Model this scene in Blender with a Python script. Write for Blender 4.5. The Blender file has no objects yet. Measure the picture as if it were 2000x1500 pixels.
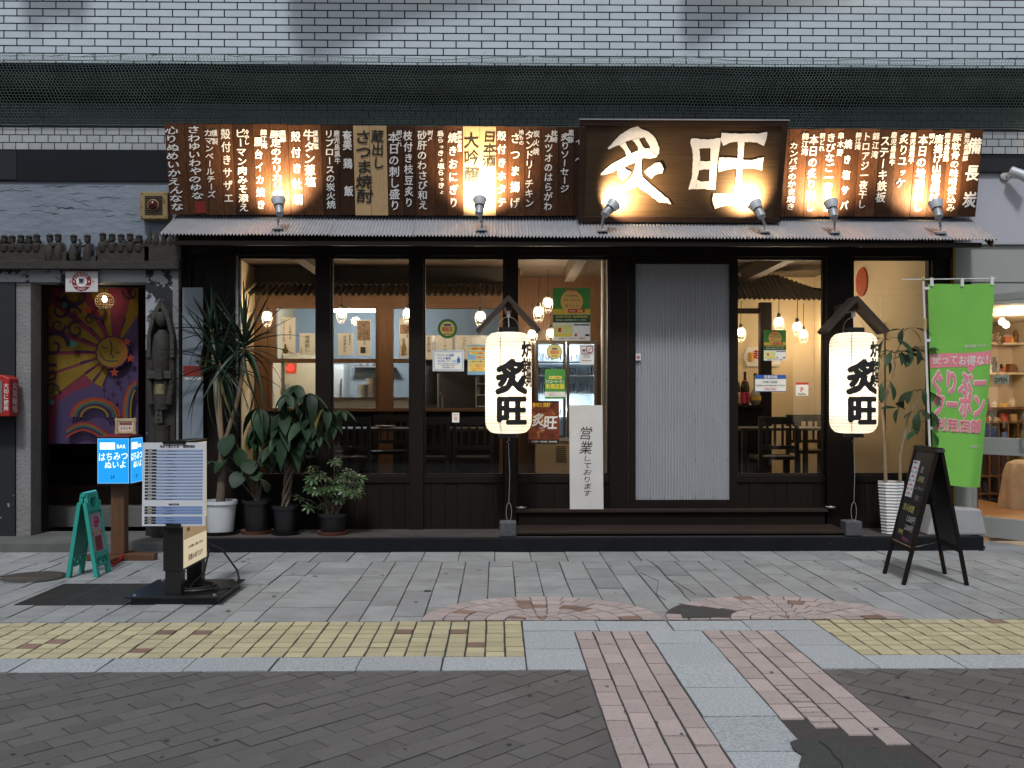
import bpy, bmesh, math, random
from mathutils import Vector, Matrix
random.seed(7)
sc = bpy.context.scene
COL = sc.collection
# ------------------------------------------------------------------ camera, sky, sun, exposure
F, CY, CH = 1850.0, -8.77, 1.32            # focal length in photo pixels, camera Y, camera height
YAW = math.atan(29.0 / F)
cam = bpy.data.cameras.new('camera'); camo = bpy.data.objects.new('camera', cam); COL.objects.link(camo)
cam.sensor_width = 36; cam.lens = 36 * F / 2000; cam.shift_y = 34 / 2000; cam.clip_end = 300; cam.clip_start = 0.05
camo.location = (0, CY, CH); camo.rotation_euler = (math.pi / 2, 0, -YAW)
sc.camera = camo
w = bpy.data.worlds.new('World'); sc.world = w; w.use_nodes = True
nt = w.node_tree; bg = nt.nodes['Background']
sky = nt.nodes.new('ShaderNodeTexSky'); sky.sky_type = 'NISHITA'; sky.sun_disc = False
SUN_EL, SUN_AZ = math.radians(55), math.radians(188)      # azimuth measured from +Y clockwise: behind the camera
sky.sun_elevation = SUN_EL; sky.sun_rotation = SUN_AZ; sky.air_density = 1.0; sky.dust_density = 2.0
hs = nt.nodes.new('ShaderNodeHueSaturation'); hs.inputs['Saturation'].default_value = 0.45
nt.links.new(sky.outputs[0], hs.inputs['Color']); nt.links.new(hs.outputs[0], bg.inputs[0]); bg.inputs[1].default_value = 0.095
sl = bpy.data.lights.new('sun', 'SUN'); sl.energy = 1.75; sl.angle = math.radians(7); sl.color = (0.93, 0.97, 1.0)
so = bpy.data.objects.new('sun', sl); COL.objects.link(so)
sd = Vector((math.sin(SUN_AZ) * math.cos(SUN_EL), math.cos(SUN_AZ) * math.cos(SUN_EL), math.sin(SUN_EL)))
so.location = (0, -6, 8); so.rotation_euler = sd.to_track_quat('Z', 'Y').to_euler()
sc.view_settings.view_transform = 'Standard'; sc.view_settings.look = 'None'
sc.view_settings.exposure = 0.0; sc.view_settings.gamma = 1.0; sc.view_settings.use_curve_mapping = False
cy = sc.cycles
cy.use_denoising = True; cy.denoiser = 'OPENIMAGEDENOISE'; cy.max_bounces = 8; cy.diffuse_bounces = 4; cy.glossy_bounces = 3
cy.transparent_max_bounces = 16; cy.caustics_reflective = False; cy.caustics_refractive = False; cy.sample_clamp_indirect = 6
# ------------------------------------------------------------------ photo pixel -> place
cyw, syw = math.cos(YAW), math.sin(YAW)
def ray(px, py):
    a = (px - 1000) / F; c = (784 - py) / F
    return Vector((a * cyw + syw, cyw - a * syw, c))
def P(px, py, Y):
    d = ray(px, py); return Vector((0, CY, CH)) + d * ((Y - CY) / d.y)
def G(px, py, z=0.0):
    d = ray(px, py); return Vector((0, CY, CH)) + d * ((z - CH) / d.z)
def X(px, Y): return P(px, 784, Y).x
def Zp(py, Y, px=971): return P(px, py, Y).z
def hit(px, py, o, n):
    d = ray(px, py); c = Vector((0, CY, CH)); return c + d * ((o - c).dot(n) / d.dot(n))
# ------------------------------------------------------------------ objects
WM = {}
def put(name, data, parent=None, M=None, mat=None):
    o = bpy.data.objects.new(name, data); COL.objects.link(o)
    if mat is not None and data is not None and not data.materials: data.materials.append(mat)
    M = M or Matrix.Identity(4); o.matrix_basis = M; WM[o.name] = M
    if parent is not None:
        o.parent = parent; o.matrix_parent_inverse = WM[parent.name].inverted()
    return o
def tag(o, label, cat, group=None):
    o['label'] = label; o['category'] = cat
    if group: o['group'] = group
    return o
def thing(name, label, cat, loc=(0, 0, 0), group=None):
    e = put(name, None, None, Matrix.Translation(Vector(loc))); e.empty_display_size = 0.1
    return tag(e, label, cat, group)
def struct(o): o['kind'] = 'structure'; return o
def stuff(o): o['kind'] = 'stuff'; return o
class MB:
    def __init__(s): s.v = []; s.f = []; s.mi = []
    def add(s, vs, fs, m=0):
        b = len(s.v); s.v += [tuple(x) for x in vs]; s.f += [tuple(b + i for i in q) for q in fs]; s.mi += [m] * len(fs); return s
    def box(s, x0, x1, y0, y1, z0, z1, m=0):
        x0, x1 = sorted((x0, x1)); y0, y1 = sorted((y0, y1)); z0, z1 = sorted((z0, z1))
        v = [(x, y, z) for z in (z0, z1) for y in (y0, y1) for x in (x0, x1)]
        return s.add(v, [(0, 2, 3, 1), (4, 5, 7, 6), (0, 1, 5, 4), (2, 6, 7, 3), (0, 4, 6, 2), (1, 3, 7, 5)], m)
    def bar(s, p, q, wd, dp, up=(0, 0, 1), m=0):      # rectangular bar from p to q
        p, q = Vector(p), Vector(q); d = (q - p).normalized(); u = Vector(up)
        if abs(d.dot(u)) > .98: u = Vector((0, 1, 0))
        a = d.cross(u).normalized(); b = a.cross(d).normalized(); a *= wd / 2; b *= dp / 2
        v = [e + i * a + j * b for e in (p, q) for i, j in ((-1, -1), (1, -1), (1, 1), (-1, 1))]
        return s.add(v, [(0, 1, 2, 3), (7, 6, 5, 4), (0, 4, 5, 1), (1, 5, 6, 2), (2, 6, 7, 3), (3, 7, 4, 0)], m)
    def tube(s, pts, r, n=6, m=0, cap=True):
        pts = [Vector(p) for p in pts]; k = len(pts); rs = r if isinstance(r, (list, tuple)) else [r] * k
        a = None; rings = []
        for i, p in enumerate(pts):
            d = (pts[min(i + 1, k - 1)] - pts[max(i - 1, 0)]).normalized()
            if a is None:
                u = Vector((0, 0, 1)) if abs(d.z) < .9 else Vector((0, 1, 0)); a = d.cross(u).normalized()
            else: a = (a - d * a.dot(d)).normalized()
            b = d.cross(a); rings.append([p + (a * math.cos(t) + b * math.sin(t)) * rs[i] for t in (2 * math.pi * j / n for j in range(n))])
        v = [x for R in rings for x in R]; fs = []
        for i in range(k - 1):
            for j in range(n): fs.append((i * n + j, i * n + (j + 1) % n, (i + 1) * n + (j + 1) % n, (i + 1) * n + j))
        if cap: fs += [tuple(range(n - 1, -1, -1)), tuple((k - 1) * n + j for j in range(n))]
        return s.add(v, fs, m)
    def lathe(s, prof, c, n=24, axis=(0, 0, 1), m=0, cap=True):   # prof: (radius, height) along axis
        ax = Vector(axis).normalized(); u = Vector((1, 0, 0)) if abs(ax.x) < .9 else Vector((0, 1, 0))
        b = ax.cross(u).normalized(); a = b.cross(ax); c = Vector(c); v = []; fs = []
        for r, h in prof:
            for j in range(n): t = 2 * math.pi * j / n; v.append(c + ax * h + (a * math.cos(t) + b * math.sin(t)) * max(r, 1e-4))
        for i in range(len(prof) - 1):
            for j in range(n): fs.append((i * n + j, i * n + (j + 1) % n, (i + 1) * n + (j + 1) % n, (i + 1) * n + j))
        if cap: fs += [tuple(range(n - 1, -1, -1)), tuple((len(prof) - 1) * n + j for j in range(n))]
        return s.add(v, fs, m)
    def prism(s, poly, fn, t, m=0):       # poly 2d -> fn(u, v, h), extruded from h=0 to h=t
        n = len(poly); v = [fn(u, w_, 0) for u, w_ in poly] + [fn(u, w_, t) for u, w_ in poly]
        return s.add(v, [tuple(range(n - 1, -1, -1)), tuple(range(n, 2 * n))] + [(i, (i + 1) % n, n + (i + 1) % n, n + i) for i in range(n)], m)
    def mesh(s, name='m', smooth=False, mats=()):
        me = bpy.data.meshes.new(name); me.from_pydata(s.v, [], s.f)
        for i, p in enumerate(me.polygons): p.material_index = s.mi[i]
        bm = bmesh.new(); bm.from_mesh(me); bmesh.ops.recalc_face_normals(bm, faces=bm.faces); bm.to_mesh(me); bm.free()
        if smooth:
            for p in me.polygons: p.use_smooth = True
            me.set_sharp_from_angle(angle=math.radians(40))
        for x in mats: me.materials.append(x)
        return me
    def build(s, name, mat, parent=None, smooth=False, bevel=0):
        mats = mat if isinstance(mat, (list, tuple)) else [mat]
        o = put(name, s.mesh(name, smooth, mats), parent)
        if bevel:
            b = o.modifiers.new('b', 'BEVEL'); b.width = bevel; b.segments = 2; b.limit_method = 'ANGLE'
        return o
def sheeted(o, t):
    m = o.modifiers.new('s', 'SOLIDIFY'); m.thickness = t; m.use_rim = False
def box(name, x0, x1, y0, y1, z0, z1, mat, parent=None, bevel=0):
    return MB().box(x0, x1, y0, y1, z0, z1).build(name, mat, parent, bevel=bevel)
# ------------------------------------------------------------------ materials
def lin(c): return tuple((x / 12.92 if x <= .04045 else ((x + .055) / 1.055) ** 2.4) for x in c)
def mk(name):
    m = bpy.data.materials.new(name); m.use_nodes = True
    return m, m.node_tree, m.node_tree.nodes['Principled BSDF']
def surf(name, col, rough=.6, metal=0.0, var=.12, scale=6.0, bump=0.0, bscale=60.0, rnd=0.0, spec=.5, stretch=(1, 1, 1), col2=None, c2amt=.5, c2scale=3.0, c2thr=.5, emit=None, soft=.06):
    m, t, b = mk(name); N = t.nodes; L = t.links
    g = N.new('ShaderNodeNewGeometry'); mp = N.new('ShaderNodeMapping'); mp.inputs['Scale'].default_value = stretch
    L.new(g.outputs['Position'], mp.inputs['Vector'])
    n = N.new('ShaderNodeTexNoise'); n.inputs['Scale'].default_value = scale; n.inputs['Detail'].default_value = 6; n.inputs['Roughness'].default_value = .65
    oi = N.new('ShaderNodeObjectInfo')
    if rnd:
        ad = N.new('ShaderNodeVectorMath'); ad.operation = 'ADD'; cb = N.new('ShaderNodeCombineXYZ'); ml = N.new('ShaderNodeMath'); ml.operation = 'MULTIPLY'; ml.inputs[1].default_value = 37
        L.new(oi.outputs['Random'], ml.inputs[0])
        for i in range(3): L.new(ml.outputs[0], cb.inputs[i])
        L.new(mp.outputs[0], ad.inputs[0]); L.new(cb.outputs[0], ad.inputs[1]); vec = ad.outputs[0]
    else: vec = mp.outputs[0]
    L.new(vec, n.inputs['Vector'])
    r = N.new('ShaderNodeMapRange'); r.inputs['From Min'].default_value = .25; r.inputs['From Max'].default_value = .75
    r.inputs['To Min'].default_value = 1 - var; r.inputs['To Max'].default_value = 1 + var; L.new(n.outputs['Fac'], r.inputs['Value'])
    fac = r.outputs[0]
    if rnd:
        r2 = N.new('ShaderNodeMapRange'); r2.inputs['To Min'].default_value = 1 - rnd; r2.inputs['To Max'].default_value = 1 + rnd
        L.new(oi.outputs['Random'], r2.inputs['Value']); mm = N.new('ShaderNodeMath'); mm.operation = 'MULTIPLY'
        L.new(fac, mm.inputs[0]); L.new(r2.outputs[0], mm.inputs[1]); fac = mm.outputs[0]
    base = N.new('ShaderNodeRGB'); base.outputs[0].default_value = (*col, 1); cout = base.outputs[0]
    if col2:
        n2 = N.new('ShaderNodeTexNoise'); n2.inputs['Scale'].default_value = c2scale; n2.inputs['Detail'].default_value = 8; n2.inputs['Roughness'].default_value = .7
        L.new(vec, n2.inputs['Vector']); r3 = N.new('ShaderNodeMapRange'); r3.inputs['From Min'].default_value = c2thr; r3.inputs['From Max'].default_value = c2thr + soft; r3.inputs['To Max'].default_value = c2amt
        L.new(n2.outputs['Fac'], r3.inputs['Value']); mx = N.new('ShaderNodeMix'); mx.data_type = 'RGBA'; mx.inputs[7].default_value = (*col2, 1)
        L.new(r3.outputs[0], mx.inputs[0]); L.new(cout, mx.inputs[6]); cout = mx.outputs[2]
    sv = N.new('ShaderNodeVectorMath'); sv.operation = 'SCALE'; L.new(cout, sv.inputs[0]); L.new(fac, sv.inputs['Scale']); L.new(sv.outputs[0], b.inputs['Base Color'])
    b.inputs['Roughness'].default_value = rough; b.inputs['Metallic'].default_value = metal; b.inputs['Specular IOR Level'].default_value = spec
    if bump:
        nb = N.new('ShaderNodeTexNoise'); nb.inputs['Scale'].default_value = bscale; nb.inputs['Detail'].default_value = 4; L.new(vec, nb.inputs['Vector'])
        bp = N.new('ShaderNodeBump'); bp.inputs['Strength'].default_value = bump; bp.inputs['Distance'].default_value = .01; L.new(nb.outputs['Fac'], bp.inputs['Height']); L.new(bp.outputs[0], b.inputs['Normal'])
    if emit: b.inputs['Emission Color'].default_value = (*col, 1); b.inputs['Emission Strength'].default_value = emit
    return m
_cc = {}
def C(r, g, b, rough=.7, emit=0):          # plain printed or painted colour, sRGB 0-255
    k = (r, g, b, rough, emit)
    if k not in _cc: _cc[k] = surf('paint_%d_%d_%d' % (r, g, b), lin((r / 255, g / 255, b / 255)), rough, var=.05, scale=12, emit=emit)
    return _cc[k]
def glow(name, col, st):
    m = bpy.data.materials.new(name); m.use_nodes = True; t = m.node_tree; t.nodes.clear()
    e = t.nodes.new('ShaderNodeEmission'); e.inputs[0].default_value = (*col, 1); e.inputs[1].default_value = st
    o = t.nodes.new('ShaderNodeOutputMaterial'); t.links.new(e.outputs[0], o.inputs[0]); return m
def glassmat(name, tint=(1, 1, 1), rough=.02, refl=1.0):
    m = bpy.data.materials.new(name); m.use_nodes = True; t = m.node_tree; t.nodes.clear(); N = t.nodes; L = t.links
    tr = N.new('ShaderNodeBsdfTransparent'); tr.inputs[0].default_value = (*tint, 1)
    gl = N.new('ShaderNodeBsdfGlossy'); gl.inputs['Roughness'].default_value = rough
    fr = N.new('ShaderNodeFresnel'); fr.inputs[0].default_value = 1.45; ml = N.new('ShaderNodeMath'); ml.operation = 'MULTIPLY'; ml.inputs[1].default_value = refl
    mx = N.new('ShaderNodeMixShader'); o = N.new('ShaderNodeOutputMaterial')
    L.new(fr.outputs[0], ml.inputs[0]); L.new(ml.outputs[0], mx.inputs[0]); L.new(tr.outputs[0], mx.inputs[1]); L.new(gl.outputs[0], mx.inputs[2]); L.new(mx.outputs[0], o.inputs[0])
    return m
M = {}
M['slab'] = surf('grey_paving_stone', (.30, .305, .305), .78, var=.22, scale=3.0, bump=.7, bscale=90, rnd=.12, col2=(.13, .128, .122), c2amt=.6, c2scale=2.6, c2thr=.54, soft=.22)
M['kerb'] = surf('speckled_granite', (.40, .425, .445), .7, var=.5, scale=95, bump=.5, bscale=110, rnd=.08, col2=(.19, .20, .21), c2amt=.6, c2scale=90, c2thr=.57)
M['yellow'] = surf('yellow_paving_tile', (.52, .46, .285), .7, var=.12, scale=3, bump=.6, bscale=140, rnd=.12, col2=(.24, .21, .14), c2amt=.6, c2scale=150, c2thr=.6)
M['pink'] = surf('pink_paving_tile', (.44, .36, .34), .7, var=.12, scale=4, bump=.5, bscale=120, rnd=.10, col2=(.12, .09, .08), c2amt=.8, c2scale=85, c2thr=.60, soft=.03)
M['btile'] = surf('brown_paving_tile', (.24, .15, .115), .7, var=.15, scale=5, bump=.4, bscale=120, rnd=.2)
M['brick'] = surf('dark_road_brick', (.118, .111, .107), .72, var=.2, scale=1.1, bump=.5, bscale=110, rnd=.10, col2=(.075, .07, .068), c2amt=.5, c2scale=60, c2thr=.56, soft=.1)
M['grout'] = surf('sandy_joint', (.055, .05, .047), .95, var=.2, scale=30)
M['asphalt'] = surf('asphalt_patch', (.052, .055, .053), .9, var=.4, scale=120, bump=.6, bscale=150)
M['tile'] = surf('white_glazed_tile', (.53, .60, .65), .28, var=.07, scale=1.3, rnd=.05, bump=.06, bscale=14, stretch=(2.2, 1, .35), col2=(.36, .38, .38), c2amt=.28, c2scale=2.0, c2thr=.54, soft=.25)
M['tile2'] = surf('grey_glazed_tile', (.36, .375, .39), .4, var=.12, scale=4, rnd=.08, bump=.1, bscale=200)
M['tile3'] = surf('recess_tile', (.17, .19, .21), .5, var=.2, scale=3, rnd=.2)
M['mortar'] = surf('dark_mortar', (.009, .010, .013), .9, var=.2, scale=40)
M['conc'] = surf('weathered_concrete', (.12, .12, .115), .9, var=.3, scale=3, bump=.3, bscale=40)
M['darkwood'] = surf('dark_stained_wood', (.0105, .0066, .0046), .6, spec=.2, var=.35, scale=5, stretch=(14, 14, .8), rnd=.2, bump=.15, bscale=30)
M['darkwoodh'] = surf('dark_stained_wood_across', (.0105, .0066, .0046), .6, spec=.2, var=.35, scale=5, stretch=(.8, 14, 14), rnd=.2)
M['stepwood'] = surf('worn_step_wood', (.030, .019, .014), .6, spec=.25, var=.35, scale=4, stretch=(.6, 10, 10), col2=(.07, .055, .045), c2amt=.5, c2scale=5, c2thr=.62)
M['plank'] = surf('burnt_cedar_plank', (.062, .0245, .0100), .6, spec=.2, var=.55, scale=6, stretch=(13, 13, .55), rnd=.5, bump=.25, bscale=9, col2=(.035, .012, .006), c2amt=.8, c2scale=7, c2thr=.55, soft=.1)
M['pale'] = surf('pale_pine_plank', (.50, .33, .165), .55, var=.18, scale=6, stretch=(14, 14, .5), rnd=.08, bump=.15, bscale=9)
M['signwood'] = surf('brown_sign_panel', (.055, .033, .017), .5, spec=.25, var=.3, scale=5, stretch=(.5, 10, 10), bump=.1, bscale=10)
M['signframe'] = surf('brown_sign_frame', (.035, .018, .011), .5, spec=.25, var=.3, scale=5, stretch=(.6, 8, 8))
M['orangewood'] = surf('varnished_orange_wood', (.155, .078, .038), .45, var=.3, scale=5, stretch=(12, 12, .7), rnd=.15)
M['orangewoodh'] = surf('varnished_orange_beam', (.155, .078, .038), .45, var=.3, scale=5, stretch=(.7, 12, 12), rnd=.15)
M['tin'] = surf('galvanised_tin', (.46, .47, .50), .5, .35, var=.12, scale=3, col2=(.33, .27, .24), c2amt=.5, c2scale=5, c2thr=.62)
M['tin2'] = surf('dull_inner_tin', (.30, .27, .22), .6, .3, var=.25, scale=3)
M['doortin'] = surf('grey_corrugated_steel', (.36, .37, .39), .7, .0, var=.06, scale=2)
M['alu'] = surf('aluminium', (.60, .61, .62), .35, .7, var=.06)
M['steel'] = surf('stainless_steel', (.55, .55, .55), .28, .9, var=.1)
M['white'] = surf('white_paint', (.72, .72, .70), .5, var=.06)
M['offwhite'] = surf('off_white_wall', (.55, .56, .58), .7, var=.08, scale=1.5)
M['letter'] = surf('white_brush_paint', (.74, .72, .70), .6, var=.1, scale=30)
M['letterk'] = surf('black_brush_paint', (.012, .011, .010), .6, var=.1)
M['black'] = surf('black_paint', (.010, .010, .011), .4, var=.3, scale=4)
M['blackm'] = surf('black_powder_coat', (.014, .014, .015), .35, .2, var=.25, scale=5)
M['plinth'] = surf('black_painted_plinth', (.007, .008, .010), .6, spec=.2, var=.4, scale=3, bump=.2, bscale=30, col2=(.25, .25, .25), c2amt=.6, c2scale=9, c2thr=.70, soft=.02)
M['peel'] = surf('peeling_black_and_white_plaster', (.012, .013, .018), .7, var=.2, scale=3, col2=(.34, .355, .38), c2amt=1.0, c2scale=4.2, c2thr=.52, soft=.015, bump=.4, bscale=14)
M['peeld'] = surf('black_plaster_with_few_flakes', (.012, .013, .018), .7, var=.2, scale=3, col2=(.34, .355, .38), c2amt=1.0, c2scale=2.6, c2thr=.615, soft=.015, bump=.4, bscale=14)
M['peelw'] = surf('white_paint_over_black_plaster', (.32, .335, .36), .7, var=.12, scale=3, col2=(.012, .013, .018), c2amt=1.0, c2scale=3.4, c2thr=.54, soft=.02, bump=.4, bscale=14)
M['plaster'] = surf('cracked_white_plaster', (.20, .235, .28), .8, var=.14, scale=1.6, bump=1.0, bscale=8, stretch=(1, 1, 2.4), col2=(.17, .175, .19), c2amt=.5, c2scale=9, c2thr=.64, soft=.05)
M['pillar'] = surf('rough_grey_render', (.22, .212, .21), .9, var=.2, scale=5, bump=.9, bscale=35)
M['carved'] = surf('dark_carved_wood', (.030, .025, .020), .75, var=.4, scale=12, bump=.6, bscale=28)
M['carvedl'] = surf('grey_carved_wood', (.045, .042, .037), .75, var=.4, scale=14, bump=.6, bscale=35)
M['cream'] = surf('cream_wall', (.66, .53, .34), .8, var=.08, scale=2, bump=.15, bscale=60)
M['kitchen'] = surf('pale_kitchen_wall', (.36, .42, .46), .5, var=.06)
M['ceil'] = surf('brown_board_ceiling', (.085, .058, .038), .7, var=.2, scale=3, stretch=(.6, 6, 6))
M['floor'] = surf('brown_floor', (.10, .075, .055), .5, var=.2)
M['chair'] = surf('black_stained_chair_wood', (.022, .015, .012), .4, var=.2)
M['table'] = surf('dark_table_wood', (.05, .033, .024), .4, var=.2)
M['green'] = surf('glossy_green_leaf', (.0105, .034, .0100), .6, var=.35, scale=9, rnd=.4)
M['yucca'] = surf('dark_yucca_leaf', (.010, .032, .014), .5, var=.3, scale=9, rnd=.45)
M['variegated'] = surf('variegated_leaf', (.028, .065, .02), .45, var=.3, scale=9, rnd=.4, col2=(.26, .29, .12), c2amt=.8, c2scale=22, c2thr=.56)
M['bark'] = surf('grey_brown_bark', (.13, .10, .065), .85, var=.35, scale=20, bump=.7, bscale=40)
M['palebark'] = surf('tan_stem', (.26, .19, .115), .8, var=.25, scale=18, bump=.5, bscale=30)
M['soil'] = surf('soil', (.03, .022, .016), .95, var=.4, scale=30, bump=.8, bscale=60)
M['pot'] = surf('white_plastic_pot', (.62, .63, .64), .45, var=.08, scale=3)
M['ceramic'] = surf('white_ribbed_ceramic', (.60, .59, .57), .4, var=.08, scale=3)
M['terra'] = surf('terracotta', (.20, .075, .05), .7, var=.2)
M['teal'] = surf('teal_plastic', (.03, .36, .29), .4, var=.08)
M['postwood'] = surf('brown_post_wood', (.11, .05, .022), .5, var=.35, scale=5, stretch=(10, 10, .7))
M['bamboo'] = surf('bamboo', (.50, .37, .16), .5, var=.2, scale=12)
M['iron'] = surf('cast_iron', (.055, .052, .05), .6, .4, var=.3, scale=10)
M['stone'] = surf('grey_footing_stone', (.075, .075, .08), .85, var=.35, scale=14, bump=.6, bscale=40)
M['netcord'] = surf('green_net_cord', (.15, .20, .18), .8, var=.35, scale=4)
M['rust'] = surf('rusty_tan_enamel', (.26, .18, .075), .6, var=.15, scale=5, col2=(.13, .055, .02), c2amt=.9, c2scale=10, c2thr=.55, bump=.3, bscale=30)
M['redglass'] = surf('dark_red_lens', (.07, .006, .006), .12, var=.1)
M['redcast'] = surf('red_paint', (.42, .02, .018), .4, var=.15)
M['wire'] = surf('galvanised_wire', (.45, .43, .40), .45, .5, var=.1)
M['cable'] = surf('black_rubber_cable', (.012, .012, .012), .5, var=.1)
M['pane'] = glassmat('window_glass', (.97, .97, .96), .015, 1.0)
M['pane2'] = glassmat('dusty_glass', (.90, .93, .95), .05, .8)
M['drink'] = glassmat('glassware', (.97, .98, .99), .08, 3.5)
def paper(name, col, tr=.75):
    m = bpy.data.materials.new(name); m.use_nodes = True; t = m.node_tree; t.nodes.clear(); N = t.nodes; L = t.links
    a = N.new('ShaderNodeBsdfTranslucent'); a.inputs[0].default_value = (*col, 1); d = N.new('ShaderNodeBsdfDiffuse'); d.inputs[0].default_value = (*col, 1)
    mx = N.new('ShaderNodeMixShader'); mx.inputs[0].default_value = 1 - tr; o = N.new('ShaderNodeOutputMaterial')
    L.new(a.outputs[0], mx.inputs[1]); L.new(d.outputs[0], mx.inputs[2]); L.new(mx.outputs[0], o.inputs[0]); return m
M['paper'] = paper('lantern_paper', (.92, .84, .72))
def lamp(name, loc, power, col, r=.03, kind='POINT', parent=None, direction=None, size=1.2, blend=.7):
    l = bpy.data.lights.new(name, kind); l.energy = power; l.color = col; l.shadow_soft_size = r
    if kind == 'SPOT': l.spot_size = size; l.spot_blend = blend
    T = Matrix.Translation(Vector(loc))
    if direction is not None: T = T @ (-Vector(direction)).to_track_quat('Z', 'Y').to_matrix().to_4x4()
    return put(name, l, parent, T)
WARM = (1.0, .72, .40); WARM2 = (1.0, .80, .55); COOL = (.80, .90, 1.0)
# ------------------------------------------------------------------ lettering
_gl = {}
_fc = bpy.data.curves.new('type', 'FONT'); _fc.resolution_u = 2; _fo = bpy.data.objects.new('type', _fc)
def glyph(txt, bold=0.0):
    k = (txt, bold)
    if k not in _gl:
        _fc.body = txt; _fc.offset = bold; _fc.size = 1
        me = _fo.to_mesh()
        _gl[k] = ([(v.co.x, v.co.y) for v in me.vertices], [tuple(p.vertices) for p in me.polygons])
        _fo.to_mesh_clear()
    return _gl[k]
class Face:                                     # a flat writing surface: origin, right, up, normal
    def __init__(s, o, r, u): s.o = Vector(o); s.r = Vector(r).normalized(); s.u = Vector(u).normalized(); s.n = s.r.cross(s.u).normalized()
    def at(s, x, y, h=0): return s.o + s.r * x + s.u * y + s.n * h
ROT = set('ー〜～')
class Text(MB):
    def ch(s, fc, c, x, y, wd, ht, bold=.015, rot=0, h=.004, jit=0, shear=0):   # one character centred at x, y
        if bold > .007:                         # heavy strokes: several shifted copies, each a hair above the last
            q = bold; n = 6 if bold > .03 else 4
            for i in range(n): s.ch(fc, c, x + wd * q * math.cos(i * 2 * math.pi / n + .4), y + ht * q * math.sin(i * 2 * math.pi / n + .4), wd, ht, 0, rot, h - .0003 * (i + 1), jit, shear)
        vs, fs = glyph(c)
        if not vs: return s
        ca, sa = math.cos(rot), math.sin(rot); out = []
        for a, b in vs:
            a -= .5; b -= .38
            if c in ROT: a, b = -b * .9, -a
            a += shear * b
            a, b = a * ca - b * sa, a * sa + b * ca
            if jit: a += random.uniform(-jit, jit); b += random.uniform(-jit, jit)
            out.append(fc.at(x + a * wd, y + b * ht, h))
        return s.add(out, fs)
    def line(s, fc, t, x, y, ht, wd=None, bold=.01, h=.004, align='c', shear=0, rot=0):   # horizontal string
        if bold > .007:
            q = bold; n = 8 if bold > .04 else 4; v0, _ = glyph(t); kx = ht if wd is None else wd / (max(v[0] for v in v0) - min(v[0] for v in v0))
            for i in range(n): s.line(fc, t, x + kx * q * math.cos(i * 2 * math.pi / n + .4), y + ht * q * math.sin(i * 2 * math.pi / n + .4), ht, wd, 0, h - .0003 * (i + 1), align, shear, rot)
        vs, fs = glyph(t)
        if not vs: return s
        x0 = min(v[0] for v in vs); x1 = max(v[0] for v in vs); k = ht if wd is None else wd / (x1 - x0)
        off = {'c': -(x0 + x1) / 2, 'l': -x0, 'r': -x1}[align]; ca, sa = math.cos(rot), math.sin(rot); o = []
        for a, b in vs:
            a, b = (a + off + shear * (b - .38)) * k, (b - .38) * ht
            o.append(fc.at(x + a * ca - b * sa, y + a * sa + b * ca, h))
        return s.add(o, fs)
    def col(s, fc, t, x, y0, y1, size, bold=.02, h=.004, jit=.006, shear=.0, wob=.05):   # vertical column from y0 (top) to y1
        n = len(t); st = (y1 - y0) / n
        hh = min(abs(st) * .98, size * 1.08)
        for i, c in enumerate(t):
            if c in ' 　': continue
            sm = .72 if c in 'っゃゅょッャュョぁぃ' else 1
            s.ch(fc, c, x + random.uniform(-wob, wob) * size * .4 + (.1 * size if sm < 1 else 0), y0 + st * (i + .5), size * sm, hh * sm, bold, random.uniform(-wob, wob), h, jit, shear)
        return s
# ================================================================== ground and paving
def proj(p):
    q = Vector(p) - Vector((0, CY, CH)); a = q.x * cyw - q.y * syw; d = q.x * syw + q.y * cyw
    return (1000 + F * a / d, 784 - F * q.z / d) if d > .1 else (-9999, -9999)
UB = {}
def unit(mat):
    if mat.name not in UB:
        UB[mat.name] = MB().box(-.5, .5, -.5, .5, -1, 0).mesh('piece', False, [mat])
    return UB[mat.name]
def pieces(parent, name, mat, rects, th=.03, limit=300):
    """rects: (cx, cy, wx, wy, angle, ztop); the ones that show become objects, the rest one joined piece"""
    def score(r):
        x, y = proj((r[0], r[1], r[5])); return 0 if -30 < x < 2030 and -30 < y < 1540 else 1
    rects = sorted(rects, key=score); rest = MB()
    for i, (cx, cy_, wx, wy, an, z) in enumerate(rects):
        T = Matrix.Translation((cx + random.gauss(0, .0008), cy_ + random.gauss(0, .0008), z)) @ Matrix.Rotation(an + random.gauss(0, .0035), 4, 'Z') @ Matrix.Rotation(random.gauss(0, .0045), 4, 'X') @ Matrix.Rotation(random.gauss(0, .003), 4, 'Y') @ Matrix.Diagonal((wx - abs(random.gauss(0, .0012)), wy - abs(random.gauss(0, .0012)), th, 1))
        if i < limit and score(rects[i]) == 0: put(name, unit(mat), parent, T)
        else:
            v = [T @ Vector((x, y, q)) for q in (-1, 0) for y in (-.5, .5) for x in (-.5, .5)]
            rest.add(v, [(0, 2, 3, 1), (4, 5, 7, 6), (0, 1, 5, 4), (2, 6, 7, 3), (0, 4, 6, 2), (1, 3, 7, 5)])
    if rest.v: stuff(rest.build('outlying_' + name, mat, parent))
gnd = struct(MB().add([(-40, -40, -.03), (40, -40, -.03), (40, 30, -.03), (-40, 30, -.03)], [(0, 1, 2, 3)]).build('ground', M['conc']))
YP, Y1, Y2, Y3, Y4, YE, YF = -.464, -.956, -3.078, -3.866, -4.119, -5.75, -3.331
SX = (-4.9, 4.9)
dz = lambda: random.gauss(0, .0012)
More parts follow.
